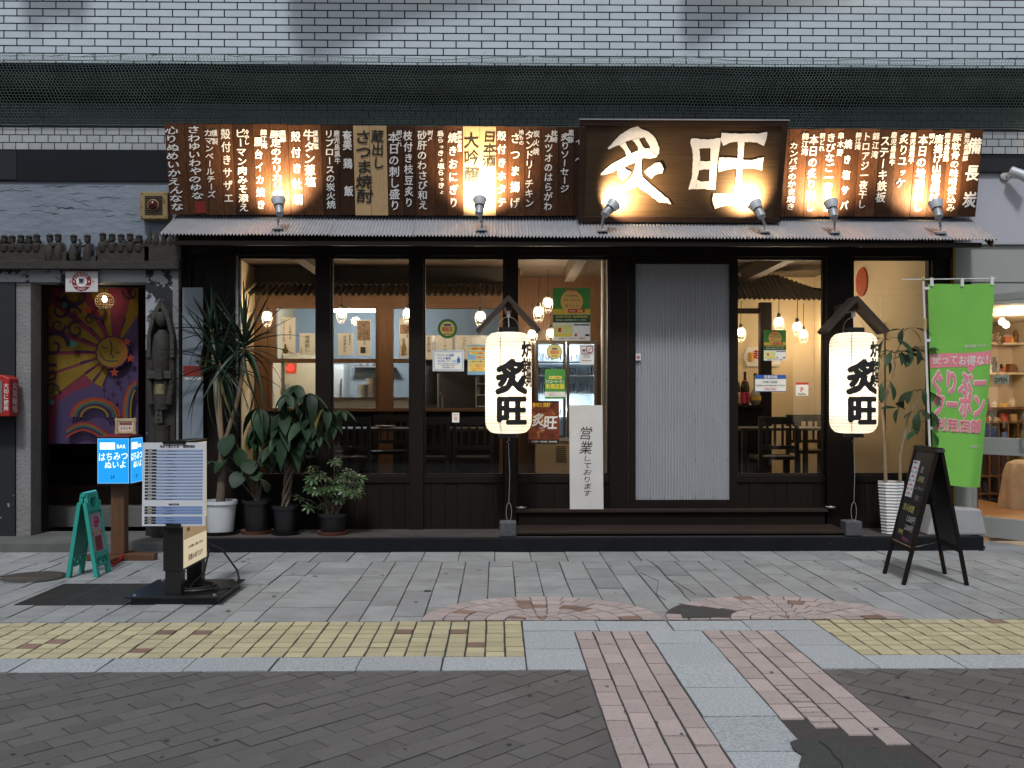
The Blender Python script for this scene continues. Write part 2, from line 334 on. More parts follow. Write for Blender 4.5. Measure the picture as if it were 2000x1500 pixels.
# grey stone pavement in front of the shops
pav = struct(MB().add([(SX[0], Y2, -.006), (SX[1], Y2, -.006), (SX[1], .6, -.006), (SX[0], .6, -.006)], [(0, 1, 2, 3)]).build('pavement', M['grout']))
R = []; g = .008
x = SX[0]
while x < SX[1]:
    R.append((x + .1525, (YP + Y1) / 2 + .14, .305 - g, Y1 * -1 + YP + .28 - g, 0, dz())); x += .305
x = SX[0]; k = 0; off = [0, .42, .2, .55, .1, .36]
while x < SX[1]:
    wide = -1.48 < x < -1.25
    wd = .43 if wide else .1915
    y = Y1; first = True
    while y > Y2 + .02:
        ln = (.288 if wide else random.choice([.42, .6, .62, .78]))
        if first and not wide: ln = .25 + off[k % 6]
        y0 = max(Y2, y - ln)
        if y0 - Y2 < .09: y0 = Y2
        R.append((x + wd / 2, (y + y0) / 2, wd - g, y - y0 - g * .7, 0, dz())); y = y0; first = False
    x += wd; k += 1
pieces(pav, 'paving_slab', M['slab'], R)
crk = MB()
for pl in ([(1262, 1092), (1290, 1110), (1300, 1128), (1330, 1150), (1338, 1166)], [(1250, 1118), (1286, 1135), (1282, 1160), (1300, 1172)], [(1300, 1128), (1322, 1138), (1360, 1162)]):
    q = [G(a, b, .0035) for a, b in pl]
    for a, b in zip(q, q[1:]): crk.bar(a, b, .003, .002)
crk.build('crack_line', M['mortar'], pav)
# fan shaped mosaics
for cx, broken in ((.274, False), (1.758, True)):
    r = .735; fan = MB(); n = 40
    fan.add([(cx, Y2, .003)] + [(cx + r * math.cos(math.pi * i / n), Y2 + r * .93 * math.sin(math.pi * i / n), .003) for i in range(n + 1)], [(0, i, i + 1) for i in range(1, n + 1)])
    fo = struct(fan.build('paving_fan', M['grout']))
    rng = random.Random(3 if broken else 5)
    rings = [0, .11, .225, .345, .47, .60, .735]; cnt = [5, 8, 11, 14, 17, 20]
    for i in range(6):
        ph = .5 / cnt[i] if i % 2 else 0
        for j in range(-1 if i % 2 else 0, cnt[i]):
            a0 = math.pi * max(0, (j / cnt[i] + ph)) + .0035 / (rings[i] + .06); a1 = math.pi * min(1, (j + 1) / cnt[i] + ph) - .0035 / (rings[i] + .06)
            if a1 - a0 < .03: continue
            r0, r1 = rings[i] + .004, rings[i + 1] - .005; q = []
            for a in (a0, (a0 + a1) / 2, a1): q.append((r1 * math.cos(a), r1 * .93 * math.sin(a)))
            for a in (a1, (a0 + a1) / 2, a0): q.append((r0 * math.cos(a), r0 * .93 * math.sin(a)))
            if broken and i >= 3 and .78 < (a0 + a1) / 2 / math.pi < .93: continue
            z = .007 + rng.gauss(0, .001)
            MB().prism(q, lambda u, v, h: (cx + u, Y2 + v, z - .006 + h), .006).build('mosaic_tile', M['btile'] if rng.random() < .06 else M['pink'], fo)
    if broken:
        MB().prism([(1326, 1190), (1352, 1186), (1374, 1193), (1394, 1196), (1390, 1206), (1333, 1207)], lambda u, v, h: G(u, v, .003 + h), .006).build('asphalt_fill', M['asphalt'], fo)
# yellow tile bands
XA, XB = .146, 1.896
for lab, xa, xb, sgn in (('l', -4.4, XA, -1), ('r', XB, 4.4, 1)):
    yb = struct(MB().add([(xa, Y3, -.0055), (xb, Y3, -.0055), (xb, Y2, -.0055), (xa, Y2, -.0055)], [(0, 1, 2, 3)]).build('tile_band', M['grout']))
    ry, rb = [], []; rng = random.Random(11 if lab == 'l' else 4); n = int((xb - xa) / .1045); pt = (Y2 - Y3) / 8
    for i in range(n):
        c = (xb - (i + .5) * .1045) if lab == 'l' else (xa + (i + .5) * .1045)
        for j in range(8):
            (rb if rng.random() < .035 else ry).append((c, Y2 - (j + .5) * pt, .1045 - .010, pt - .011, 0, dz()))
    pieces(yb, 'yellow_tile', M['yellow'], ry, limit=280); pieces(yb, 'brown_tile', M['btile'], rb)
# granite bands and the pink strips of the crossing
cr = struct(MB().add([(SX[0], YE, -.0062), (SX[1], YE, -.0062), (SX[1], Y3, -.0062), (XB, Y3, -.0062), (XB, Y2, -.0062), (XA, Y2, -.0062), (XA, Y3, -.0062), (SX[0], Y3, -.0062)], [(0, 1, 6, 7), (1, 2, 3, 6), (3, 4, 5, 6)]).build('road', M['grout']))
R = []
def slab(x0, x1, y0, y1): R.append(((x0 + x1) / 2, (y0 + y1) / 2, abs(x1 - x0) - g, abs(y1 - y0) - g, 0, dz()))
x = XA
while x > -4.2: slab(x - .422, x, Y4, Y3); x -= .422
x = XB
while x < 4.2: slab(x, x + .43, Y4, Y3); x += .43
for a, b in ((XA, .587), (.587, 1.02), (1.02, 1.47), (1.47, XB)): slab(a, b, YF, Y2)
slab(XA, .444, -3.72, YF); slab(XA, .444, Y4, -3.72); slab(1.6, XB, -3.66, YF); slab(1.6, XB, Y4, -3.66)
ys = [YF, -3.62, -4.015, -4.415, -4.812, -5.21, -5.6]
for a, b in zip(ys, ys[1:]): slab(.858, 1.178, b, a)
pieces(cr, 'granite_slab', M['kerb'], R)
R = []; rng = random.Random(2)
for xa, xb in ((.444, .858), (1.178, 1.600)):
    wd = (xb - xa) / 4
    for c in range(4):
        y = YF; ln = .19 * (1 if c % 2 == 0 else .55)
        while y > -5.6:
            y0 = y - ln; ln = .19
            x0 = xa + c * wd
            stop = (-4.93, -4.92, -4.97, -5.06)[c] if xa > 1 else -9
            if y0 < stop - .1: break
            if xa > 1 and c == 1 and y0 < -4.55:
                q = y
                for fr in (.3, .36, .34):
                    R.append((x0 + wd / 2, q - .19 * fr / 2, wd - .013, .19 * fr - .012, rng.uniform(-.1, .1), dz())); q -= .19 * fr
            else: R.append((x0 + wd / 2, (y + y0) / 2, wd - .009, y - y0 - .008, 0, dz()))
            y = y0
pieces(cr, 'pink_tile', M['pink'], R)
rr = random.Random(9)
poly = [(1543, 1449), (1556, 1444), (1572, 1449), (1590, 1446), (1606, 1450), (1622, 1446), (1640, 1448), (1646, 1455), (1655, 1458), (1668, 1464), (1682, 1462), (1700, 1467), (1712, 1462), (1722, 1464), (1730, 1472), (1742, 1478), (1760, 1478), (1770, 1484), (1786, 1484), (1806, 1500), (1832, 1512), (1850, 1570), (1585, 1570), (1574, 1535), (1580, 1512), (1560, 1495), (1566, 1474), (1548, 1462)]
ck = MB(); q_ = [G(a_, b_, .0066) for a_, b_ in ((1600, 1447), (1622, 1464), (1628, 1476), (1642, 1486), (1648, 1505))]
for a_, b_ in zip(q_, q_[1:]): ck.bar(a_, b_, .004, .002)
ck.build('crack_line', M['mortar'], cr)
MB().prism(poly, lambda u, v, h: G(u, v, -.004 + h), .009).build('asphalt_patch', M['asphalt'], cr)
# dark bricks of the street, laid at 45 degrees, mirrored on the far side of the strips
def clip(poly, a, lo, keep_less):
    out = []
    for i in range(len(poly)):
        p, q = poly[i], poly[(i + 1) % len(poly)]; ip = (p[a] <= lo) == keep_less; iq = (q[a] <= lo) == keep_less
        if ip: out.append(p)
        if ip != iq: t = (lo - p[a]) / (q[a] - p[a]); out.append((p[0] + t * (q[0] - p[0]), p[1] + t * (q[1] - p[1])))
    return out
nb = 0; rest = MB(); L_, W_ = .212, .106; full = {}
for xa, xb, sg in ((-3.3, .444, 1), (1.6, 3.5, -1)):
    u = Vector((sg, 1, 0)).normalized(); v = Vector((-sg, 1, 0)).normalized(); o = Vector((xb if sg > 0 else xa, Y4, 0))
    for i in range(-45, 45):
        for j in range(-30, 30):
            c = o + v * (i * W_) + u * ((j + (.5 if i % 2 else 0)) * L_)
            if not (xa - .2 < c.x < xb + .2 and YE + .05 < c.y < Y4 + .2): continue
            z = dz() - .001; hl, hw = L_ / 2 - .0025, W_ / 2 - .0025
            pts = [tuple((c + u * a + v * b)[:2]) for a, b in ((-hl, -hw), (hl, -hw), (hl, hw), (-hl, hw))]
            for ax, lo, kl in ((0, xa + .003, False), (0, xb - .003, True), (1, Y4 - .003, True)): pts = clip(pts, ax, lo, kl) if pts else pts
            if len(pts) < 3: continue
            area = abs(sum(pts[k][0] * pts[(k + 1) % len(pts)][1] - pts[(k + 1) % len(pts)][0] * pts[k][1] for k in range(len(pts)))) / 2
            if area < .0006: continue
            px, py = proj((c.x, c.y, 0)); vis = -40 < px < 2040 and py < 1530
            fn = lambda a, b, h: (a, b, z - .02 + h)
            if vis and nb < 300:
                if area > .98 * 4 * hl * hw:
                    T = Matrix.Translation((c.x, c.y, z)) @ Matrix.Rotation(math.atan2(u.y, u.x), 4, 'Z') @ Matrix.Rotation(random.gauss(0, .006), 4, 'X') @ Matrix.Diagonal((2 * hl, 2 * hw, .02, 1))
                    put('road_brick', unit(M['brick']), cr, T)
                else: MB().prism(pts, fn, .02).build('road_brick', M['brick'], cr)
                nb += 1
            else: rest.prism(pts, fn, .02)
stuff(rest.build('outlying_road_brick', M['brick'], cr))
# trodden gum and small stains
gum = MB(); rg_ = random.Random(77)
for i in range(95):
    x, y = rg_.uniform(-4.2, 4.2), rg_.uniform(-3.0, -.6); r_ = rg_.uniform(.006, .02); n_ = 9; ph = [rg_.uniform(.65, 1.15) for _ in range(n_)]
    gum.add([(x + r_ * ph[k] * math.cos(2 * math.pi * k / n_), y + r_ * ph[k] * math.sin(2 * math.pi * k / n_), .0042) for k in range(n_)], [tuple(range(n_))])
stuff(gum.build('gum_spot', surf('trodden_gum', (.13, .128, .125), .85, var=.3, scale=20), pav))
gum = MB()
for i in range(40):
    x, y = rg_.uniform(-2.6, 3.0), rg_.uniform(-5.3, -4.15); r_ = rg_.uniform(.005, .014); n_ = 9; ph = [rg_.uniform(.65, 1.15) for _ in range(n_)]
    gum.add([(x + r_ * ph[k] * math.cos(2 * math.pi * k / n_), y + r_ * ph[k] * math.sin(2 * math.pi * k / n_), .0045) for k in range(n_)], [tuple(range(n_))])
stuff(gum.build('gum_spot', surf('dark_gum', (.07, .068, .066), .85, var=.3, scale=20), cr))
# manhole cover and drain grate
c = G(62, 1128); mh = thing('manhole_cover', 'round brown iron manhole cover in the grey paving', 'manhole cover', (c.x, c.y, 0))
MB().lathe([(.243, -.01), (.243, .004), (.232, .004), (.232, -.002)], c, 40, cap=False).build('rim', M['iron'], mh)
mp = MB().lathe([(.228, -.01), (.228, .003)], c, 40).build('lid', M['iron'], mh)
rb = MB()
for i in range(-9, 10):
    hx = math.sqrt(max(0, .215 ** 2 - (i * .023) ** 2)); rb.box(c.x - hx, c.x + hx, c.y + i * .023 - .006, c.y + i * .023 + .006, .003, .006)
stuff(rb.build('tread_pattern', surf('worn_iron', (.10, .085, .07), .6, .2, var=.3, scale=20), mp))
dg_ = thing('drain_grate', 'black iron drain grate of two square panels sunk in the paving', 'drain grate', (-2.8, -2.25, 0))
for gx0, gx1 in ((-3.12, -2.79), (-2.78, -2.40)):
    fr = MB(); y0, y1 = -2.60, -1.90
    fr.box(gx0, gx1, y0, y0 + .02, -.02, .008).box(gx0, gx1, y1 - .02, y1, -.02, .008).box(gx0, gx0 + .02, y0 + .02, y1 - .02, -.02, .008).box(gx1 - .02, gx1, y0 + .02, y1 - .02, -.02, .008)
    p_ = fr.build('frame', M['iron'], dg_)
    bb = MB(); y = y0 + .045
    while y < y1 - .03: bb.box(gx0 + .02, gx1 - .02, y - .007, y + .007, -.02, .0075); y += .032
    stuff(bb.build('grating', M['iron'], p_))
    box('pit_shade_sheet', gx0 + .02, gx1 - .02, y0 + .02, y1 - .02, .0012, .0016, M['black'], p_)  # thin black sheet stands in for the shade under the bars
c = G(835, 1155); sv = MB().lathe([(.026, .0), (.024, .006), (.008, .008)], c, 16).build('survey_stud', M['iron']); tag(sv, 'small round metal survey stud set between paving slabs', 'survey stud')
# ================================================================== the tiled building above
ZB = Zp(128, 0)                     # lower edge of the tiled upper wall
ZR = Zp(248, 0)                     # sill of the recess behind the net
TW = .237; TH = .0683
bw = thing('tiled_building', 'white tiled upper wall of the building over the shops', 'building', (0, 0, ZB))
WX = (-6.4, 6.6)
box('wall', WX[0], WX[1], 0.004, .25, ZB, ZB + 1.6, M['mortar'], bw)
T_ = []
for r in range(22):
    z0 = ZB + .026 + (r - 1) * TH
    x = X(60, 0) + (TW / 2 if r % 2 else 0) - TW * 14
    while x < WX[1] - TW:
        T_.append((x, z0, TW - .0115, TH - .0115 if r else TH * .55, z0 if r else ZB + .002)); x += TW
def facing(T_, y, parent, name, mat, limit=300, th=.008):
    um = unit(mat); rest = MB(); n = 0
    def vis(t): a, b = proj((t[0] + t[2] / 2, y, t[4] + t[3] / 2)); return -25 < a < 2025 and b > -10
    for t in sorted(T_, key=lambda t: not vis(t)):
        x0, x1, z0, z1 = t[0], t[0] + t[2], t[4], t[4] + t[3]
        if t[3] < .02 or t[4] != t[1]: z1 = ZB + .019 if name == 'wall_tile' else z1
        if vis(t) and n < limit:
            Mx = Matrix.Translation(((x0 + x1) / 2, y - th, (z0 + z1) / 2)) @ Matrix.Rotation(math.pi / 2 + random.gauss(0, .003), 4, 'X') @ Matrix.Rotation(random.gauss(0, .002), 4, 'Y') @ Matrix.Diagonal((x1 - x0, z1 - z0, th, 1))
            put(name, um, parent, Mx); n += 1
        else: rest.box(x0, x1, y - th, y, z0, z1)
    if rest.v: stuff(rest.build('outlying_' + name, mat, parent))
facing(T_, .004, bw, 'wall_tile', M['tile'])
# dark recess behind the net, its back wall tiled
box('soffit', WX[0], WX[1], .25, .95, ZB, ZB + .12, M['conc'], bw)
box('recess_back', WX[0], WX[1], .80, .95, ZR - .2, ZB, M['mortar'], bw)
box('recess_sill', WX[0], WX[1], .03, .80, ZR - .12, ZR - .004, M['conc'], bw)
box('band', WX[0], WX[1], .004, .03, ZR - .30, ZR, M['mortar'], bw)
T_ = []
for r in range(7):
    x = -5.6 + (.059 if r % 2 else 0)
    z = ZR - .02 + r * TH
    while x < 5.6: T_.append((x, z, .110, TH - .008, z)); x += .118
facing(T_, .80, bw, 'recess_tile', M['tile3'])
T_ = []; ZL = Zp(297, 0)
for r in range(3):
    z = ZL + r * .0705 + .003
    for xa, xb in ((X(-120, 0), X(340, 0)), (X(1890, 0), X(2130, 0))):
        x = xa + (.059 if r % 2 else 0)
        while x < xb: T_.append((x, z, .110, .062, z)); x += .118
facing(T_, .004, bw, 'small_tile', M['tile2'])
# bird net: hexagonal mesh of real cord hung over the recess
net = MB(); s_ = .0175; hx = s_ * math.sqrt(3); ztop, zbot = Zp(117, 0), Zp(250, 0); rn = random.Random(1)
def npt(x, z):
    t = (ztop - z) / (ztop - zbot); sag = math.sin(x * 1.7) * .012 + math.sin(x * 4.1 + 1) * .006
    return Vector((x + .012 * math.sin(z * 23 + x * 3.1), -.03 - .045 * math.sin(max(0, min(1, t)) * math.pi) * (1 + .5 * math.sin(x * .9)) - .01, z + sag * (1 - t) + rn.uniform(-.0016, .0016)))
seen = {}
def node(i, j):
    if (i, j) not in seen: seen[(i, j)] = npt(-5.3 + i * hx / 2, ztop - j * s_ / 2)
    return seen[(i, j)]
nrow = int((ztop - zbot) / (1.5 * s_)); ncol = int(10.6 / hx); rad = .0017
def cord(a, b):
    d = b - a; l = d.normalized(); u = l.cross(Vector((0, 1, 0))).normalized(); f_ = Vector((0, -1, 0))
    k = [u * rad, -u * rad, f_ * rad * 1.2]
    net.add([a + q for q in k] + [b + q for q in k], [(0, 1, 4, 3), (1, 2, 5, 4), (2, 0, 3, 5)])
for r in range(nrow):
    for c_ in range(ncol):
        i = 2 * c_ + (r % 2); j = 3 * r
        a, b, c2, d2 = node(i, j + 1), node(i + 1, j), node(i + 2, j + 1), node(i, j + 3)
        cord(a, b); cord(b, c2); cord(a, d2)
no = thing('bird_net', 'dark green hexagonal bird net stretched below the white tiles', 'net', (0, 0, zbot))
stuff(net.build('mesh_cord', M['netcord'], no))
rope = MB(); rope.tube([npt(-5.3 + i * .12, ztop + .004) + Vector((0, -.004, rn.uniform(-.006, .01))) for i in range(90)], .003, 5); rope.build('head_rope', M['netcord'], no)
rope = MB(); rope.tube([npt(-5.3 + i * .12, zbot + .004) + Vector((0, .012, rn.uniform(-.006, .006))) for i in range(90)], .003, 5); rope.build('foot_rope', M['netcord'], no)
tw = MB()
for i in range(26):
    x = -5.2 + i * .4 + rn.uniform(-.15, .15); z = ztop + rn.uniform(-.01, .015)
    if i < 9:
        for k in range(3): tw.tube([(x, -.045, z), (x + rn.uniform(-.05, .05), -.05, z + rn.uniform(-.02, .03)), (x + rn.uniform(-.09, .09), -.05, z + rn.uniform(-.03, .02))], .0016, 4)
    else: tw.tube([(x, -.045, z), (x + .01, -.05, z + .03), (x + .02, -.05, z + .045)], .0016, 4)
stuff(tw.build('tie_twine', M['netcord'], no))
# plain building across the street, behind the viewer: the windows mirror it
ob2 = thing('opposite_building', 'plain dark building on the other side of the street', 'building', (0, -16, 0))
box('wall', -14, 14, -17, -16, 0, 6.5, surf('opposite_wall', (.07, .07, .075), .8, var=.3, scale=.6), ob2)
for i in range(9): box('window', -13 + i * 3, -11 + i * 3, -15.99, -15.97, .6, 2.6, M['black'], ob2)
# arched ribs of the street's arcade roof, above the frame: unseen, outlined to throw the grey shadows on the tiles
for pts, lab in (([(560, 60), (575, 95), (600, 112), (625, 108), (700, 75), (790, 40), (900, 15), (1010, -5)], 'steel arcade rib above the planks with the pale boards'), ([(1325, 70), (1335, 95), (1360, 88), (1400, 62), (1480, 25), (1560, 8), (1660, -5)], 'steel arcade rib above the framed sign'), ([(40, 30), (60, 64), (80, 40), (130, 30), (150, 50), (170, 10)], 'steel arcade rib above the stair entrance')):
    pg = [(P(a, b, 0).x, P(a, b, 0).z + .86) for a, b in pts]; pg = [(pg[0][0], ZB + 2.1)] + pg + [(pg[-1][0], ZB + 2.1)]
    tag(MB().prism(pg, lambda u, v, h: (u - .06, -.56 - h, v), .07).build('arcade_rib', M['alu']), lab, 'roof rib')
# ================================================================== restaurant front
YW = .12; ZT = Zp(503, YW); ZS = Zp(929, YW); ZPL = .125
rf = thing('restaurant_front', 'dark timber restaurant front with tall windows and a tin door', 'shopfront', (X(1100, YW), YW, 0))
def wx(px): return X(px, YW)
XL, XR = X(352, 0), X(1862, 0)
# header beams
box('header_beam', XL, XR, .0, .22, ZT, Zp(470, .0), M['darkwoodh'], rf)
box('fascia_board', XL + .01, XR - .01, -.03, .0, Zp(480, 0), Zp(455, 0), M['darkwoodh'], rf)
box('header_lip', wx(455), wx(1820), -.012, .03, ZT + .045, ZT + .075, M['darkwoodh'], rf)
box('upper_wall', XL, XR, .03, .20, Zp(470, 0), Zp(300, 0), M['darkwood'], rf)
# posts
for a, b, y0 in ((620, 648, .05), (802, 828, .05), (985, 1009, .02), (1189, 1226, .05), (1610, 1662, .04), (1814, 1860, .04)):
    box('post', wx(a), wx(b), y0, .20, ZPL, ZT, M['darkwood'], rf, bevel=.004)
# dark boards of the left wall
x = wx(380); k = 0
while x < wx(462):
    box('wall_plank', x, min(x + .098, wx(466)), .055 + (k % 2) * .004, .18, ZPL, ZT, M['darkwood'], rf); x += .1; k += 1
box('corner_post', wx(352), wx(379), .03, .2, 0, Zp(470, 0), M['darkwood'], rf)
# windows
def window(a, b, zb=None, yy=YW):
    zb = ZS if zb is None else zb
    x0, x1 = wx(a), wx(b); fr = MB(); t = .02
    fr.box(x0, x1, yy - .03, yy + .03, ZT - t, ZT - .001).box(x0, x1, yy - .03, yy + .03, zb, zb + t).box(x0, x0 + t * .7, yy - .03, yy + .03, zb + t, ZT - t).box(x1 - t * .7, x1, yy - .03, yy + .03, zb + t, ZT - t)
    f_ = fr.build('window', M['darkwood'], rf)
    box('pane', x0 + .012, x1 - .012, yy - .003, yy + .003, zb + .015, ZT - .015, M['pane'], f_)
    box('sill_strip', x0, x1, yy - .045, yy - .031, zb - .012, zb + .004, M['stepwood'], f_)
    return f_
for a, b in ((467, 620), (648, 802), (828, 985), (1009, 1189), (1437, 1608), (1662, 1814)): window(a, b)
# wainscot boards under the windows
for a, b, zb in ((467, 985, ZPL), (1009, 1226, .322), (1437, 1610, .322), (1662, 1814, ZPL)):
    box('rail', wx(a), wx(b), .07, .17, ZS - .06, ZS - .001, M['darkwoodh'], rf)
    x = wx(a); k = 0
    while x < wx(b) - .02:
        box('wainscot_plank', x + .001, min(x + .118, wx(b)), .085 + random.uniform(-.003, .003), .16, zb + .001, ZS - .061, M['stepwood'] if False else M['darkwood'], rf); x += .12; k += 1
# plinth and steps
pl = MB().box(X(352, YP), X(1922, YP), YP, .02, -.03, ZPL).build('plinth', M['plinth'], rf, bevel=.008)
box('platform_top', X(352, YP), X(1900, YP), YP + .03, .2, ZPL, ZPL + .003, surf('dusty_platform', (.06, .05, .045), .8, var=.35, scale=4, col2=(.11, .095, .08), c2amt=.5, c2scale=3, c2thr=.5, soft=.2), rf)
sx0, sx1 = X(1010, -.4), X(1655, -.4)
st = box('step', sx0 + .02, sx1 - .02, -.395, .0, ZPL + .002, .148, M['darkwoodh'], rf)
box('tread', sx0, sx1, -.42, .02, .148, .175, M['stepwood'], st, bevel=.004)
st = box('step', sx0 + .02, sx1 - .06, .005, .3, .176, .292, M['darkwoodh'], rf)
box('tread', sx0, sx1 - .04, -.03, .3, .292, .322, M['stepwood'], st, bevel=.004)
# sliding door of corrugated steel
dz0, dz1 = .323, ZT; D = .065
dr = MB().box(wx(1228), wx(1240), D, D + .05, dz0, dz1).box(wx(1423), wx(1437), D, D + .05, dz0, dz1).box(wx(1240), wx(1423), D, D + .05, Zp(516, YW), dz1).box(wx(1240), wx(1423), D, D + .05, dz0, Zp(976, YW)).build('door', M['darkwood'], rf)
sh = MB(); xa, xb = wx(1240), wx(1423); n = 31 * 8; za, zb = Zp(976, YW), Zp(516, YW)
vs = []
for i in range(n + 1):
    t = i / n; s1 = math.sin(t * 31 * 2 * math.pi); y = D + .03 - .009 * max(-.75, min(.75, s1 * 1.3))
    vs += [(xa + (xb - xa) * t, y, za), (xa + (xb - xa) * t, y, zb)]
sh.add(vs, [(2 * i, 2 * i + 2, 2 * i + 3, 2 * i + 1) for i in range(n)])
ds = sh.build('door_sheet', M['doortin'], dr, smooth=True); sheeted(ds, .001)
scw = MB()
for py in (589, 666, 743, 822, 898, 972):
    for px in (1243, 1269, 1296, 1330, 1357, 1391, 1418): scw.lathe([(.0045, 0), (.003, .004)], (wx(px), D + .024, Zp(py, YW)), 6, axis=(0, -1, 0))
stuff(scw.build('screw_head', M['iron'], ds))
stk = box('arrow_sticker', wx(1237), wx(1250), D + .0, D + .015, Zp(704, YW), Zp(691, YW), M['white'], dr)
fc = Face((wx(1243.5), D, Zp(697.5, YW)), (1, 0, 0), (0, 0, 1)); Text().line(fc, '→', 0, 0, .062, bold=.02, h=.002).build('lettering', C(150, 20, 40), stk)
MB().box(wx(1225.5), wx(1227.5), .10, .12, .4, ZT - .02).build('painted_gap_light', M['cream'], rf)  # cream strip stands in for light showing through the gap
# roof of galvanised corrugated tin
aw = thing('tin_awning', 'long weathered corrugated tin awning over the restaurant windows', 'awning', (0, -.25, 2.8))
ab0, ab1 = P(345, 421, .0), P(1893, 428, .0); af0, af1 = P(311, 457, -.5), P(1948, 469, -.5)
NS = 10
for i in range(NS):
    t0, t1 = i / NS, (i + 1) / NS; nw = 25; m_ = nw * 8; vs = []; lift = .003 * (i % 2)
    for j in range(m_ + 1):
        t = t0 + (t1 - t0) * (j / m_) * 1.012; zz = .009 * math.sin(j / 8 * 2 * math.pi) + lift
        if t > 1: t = 1
        b_ = ab0.lerp(ab1, t); f_ = af0.lerp(af1, t); mid = b_.lerp(f_, .5)
        for q in (b_, mid, f_): vs.append((q.x, q.y, q.z + zz + (random.uniform(-.0012, .0012) if q is f_ else 0)))
    o = MB().add(vs, [(3 * j + k, 3 * j + 3 + k, 3 * j + 4 + k, 3 * j + 1 + k) for j in range(m_) for k in (0, 1)]).build('tin_sheet', M['tin'], aw, smooth=True)
    sheeted(o, .0012)
box('awning_batten', af0.x + .12, af1.x - .12, -.47, -.43, af1.z - .055, af1.z - .018, M['darkwoodh'], aw)
for i in range(9):
    t = (i + .5) / 9; b_ = ab0.lerp(ab1, t); f_ = af0.lerp(af1, t); MB().bar(b_ - Vector((0, 0, .05)), f_ - Vector((0, -.05, .035)), .04, .05).build('rafter', M['darkwood'], aw)
MB().bar(ab1 + Vector((.01, 0, -.03)), af1 + Vector((-.03, .03, -.03)), .02, .05).build('end_board', M['postwood'], aw)
MB().bar(ab0 + Vector((.01, 0, -.03)), af0 + Vector((.03, .03, -.03)), .02, .05).build('end_board', M['postwood'], aw)
def aw_z(x, y):
    t = (x - ab0.x) / (ab1.x - ab0.x); b_ = ab0.lerp(ab1, t); f_ = af0.lerp(af1, t); return b_.z + (f_.z - b_.z) * (y - 0) / (-.5)
# plank fascia with the painted menu
fb = Vector((0, -.12, Zp(421, -.12))); ft = Vector((0, -.27, Zp(247, -.27))); fu = (ft - fb).normalized(); FH = (ft - fb).length
mf = Face(fb, (1, 0, 0), fu)
def fxy(px, py): q = hit(px, py, mf.o, mf.n); return q.x, (q - mf.o).dot(mf.u)
fas = thing('menu_fascia', 'row of burnt brown vertical planks painted with a white brush menu', 'sign', (0, -.15, fb.z))
def onface(fc, x0, x1, y0, y1, h0, h1, mb=None):
    v = [fc.at(a, b, h) for h in (h0, h1) for b in (y0, y1) for a in (x0, x1)]
    return (mb or MB()).add(v, [(0, 2, 3, 1), (4, 5, 7, 6), (0, 1, 5, 4), (2, 6, 7, 3), (0, 4, 6, 2), (1, 3, 7, 5)])
onface(mf, fxy(324, 247)[0], fxy(1920, 250)[0], .01, FH - .01, -.05, -.02).build('backing', M['darkwood'], fas)
ed = [321, 360, 399, 429, 453, 493, 526, 562, 588, 627, 660, 689, 721, 755, 786, 810, 849, 872, 904, 937, 969, 991, 1025, 1058, 1091, 1123, 1164, 1205, 1250, 1300, 1350, 1400, 1450, 1500, 1543, 1579, 1610, 1650, 1681, 1720, 1752, 1791, 1823, 1855, 1887, 1922]
PLK = []
for a, b in zip(ed, ed[1:]):
    x0, x1 = fxy(a, 247)[0], fxy(b, 247)[0]; pale = a in (689, 721, 904, 937)
    e = random.uniform(-.003, .003); dh = random.uniform(-.004, .004) if not pale else -.002
    o = onface(mf, x0 + .0018, x1 - .0018, dh * .5, FH + dh - .012 * (x0 / 4.0), -.018, e).build('plank', M['pale'] if pale else M['plank'], fas); PLK.append((x0, x1, o))
def plank_at(x):
    for p in PLK:
        if p[0] <= x < p[1]: return p[2]
    return PLK[-1][2]
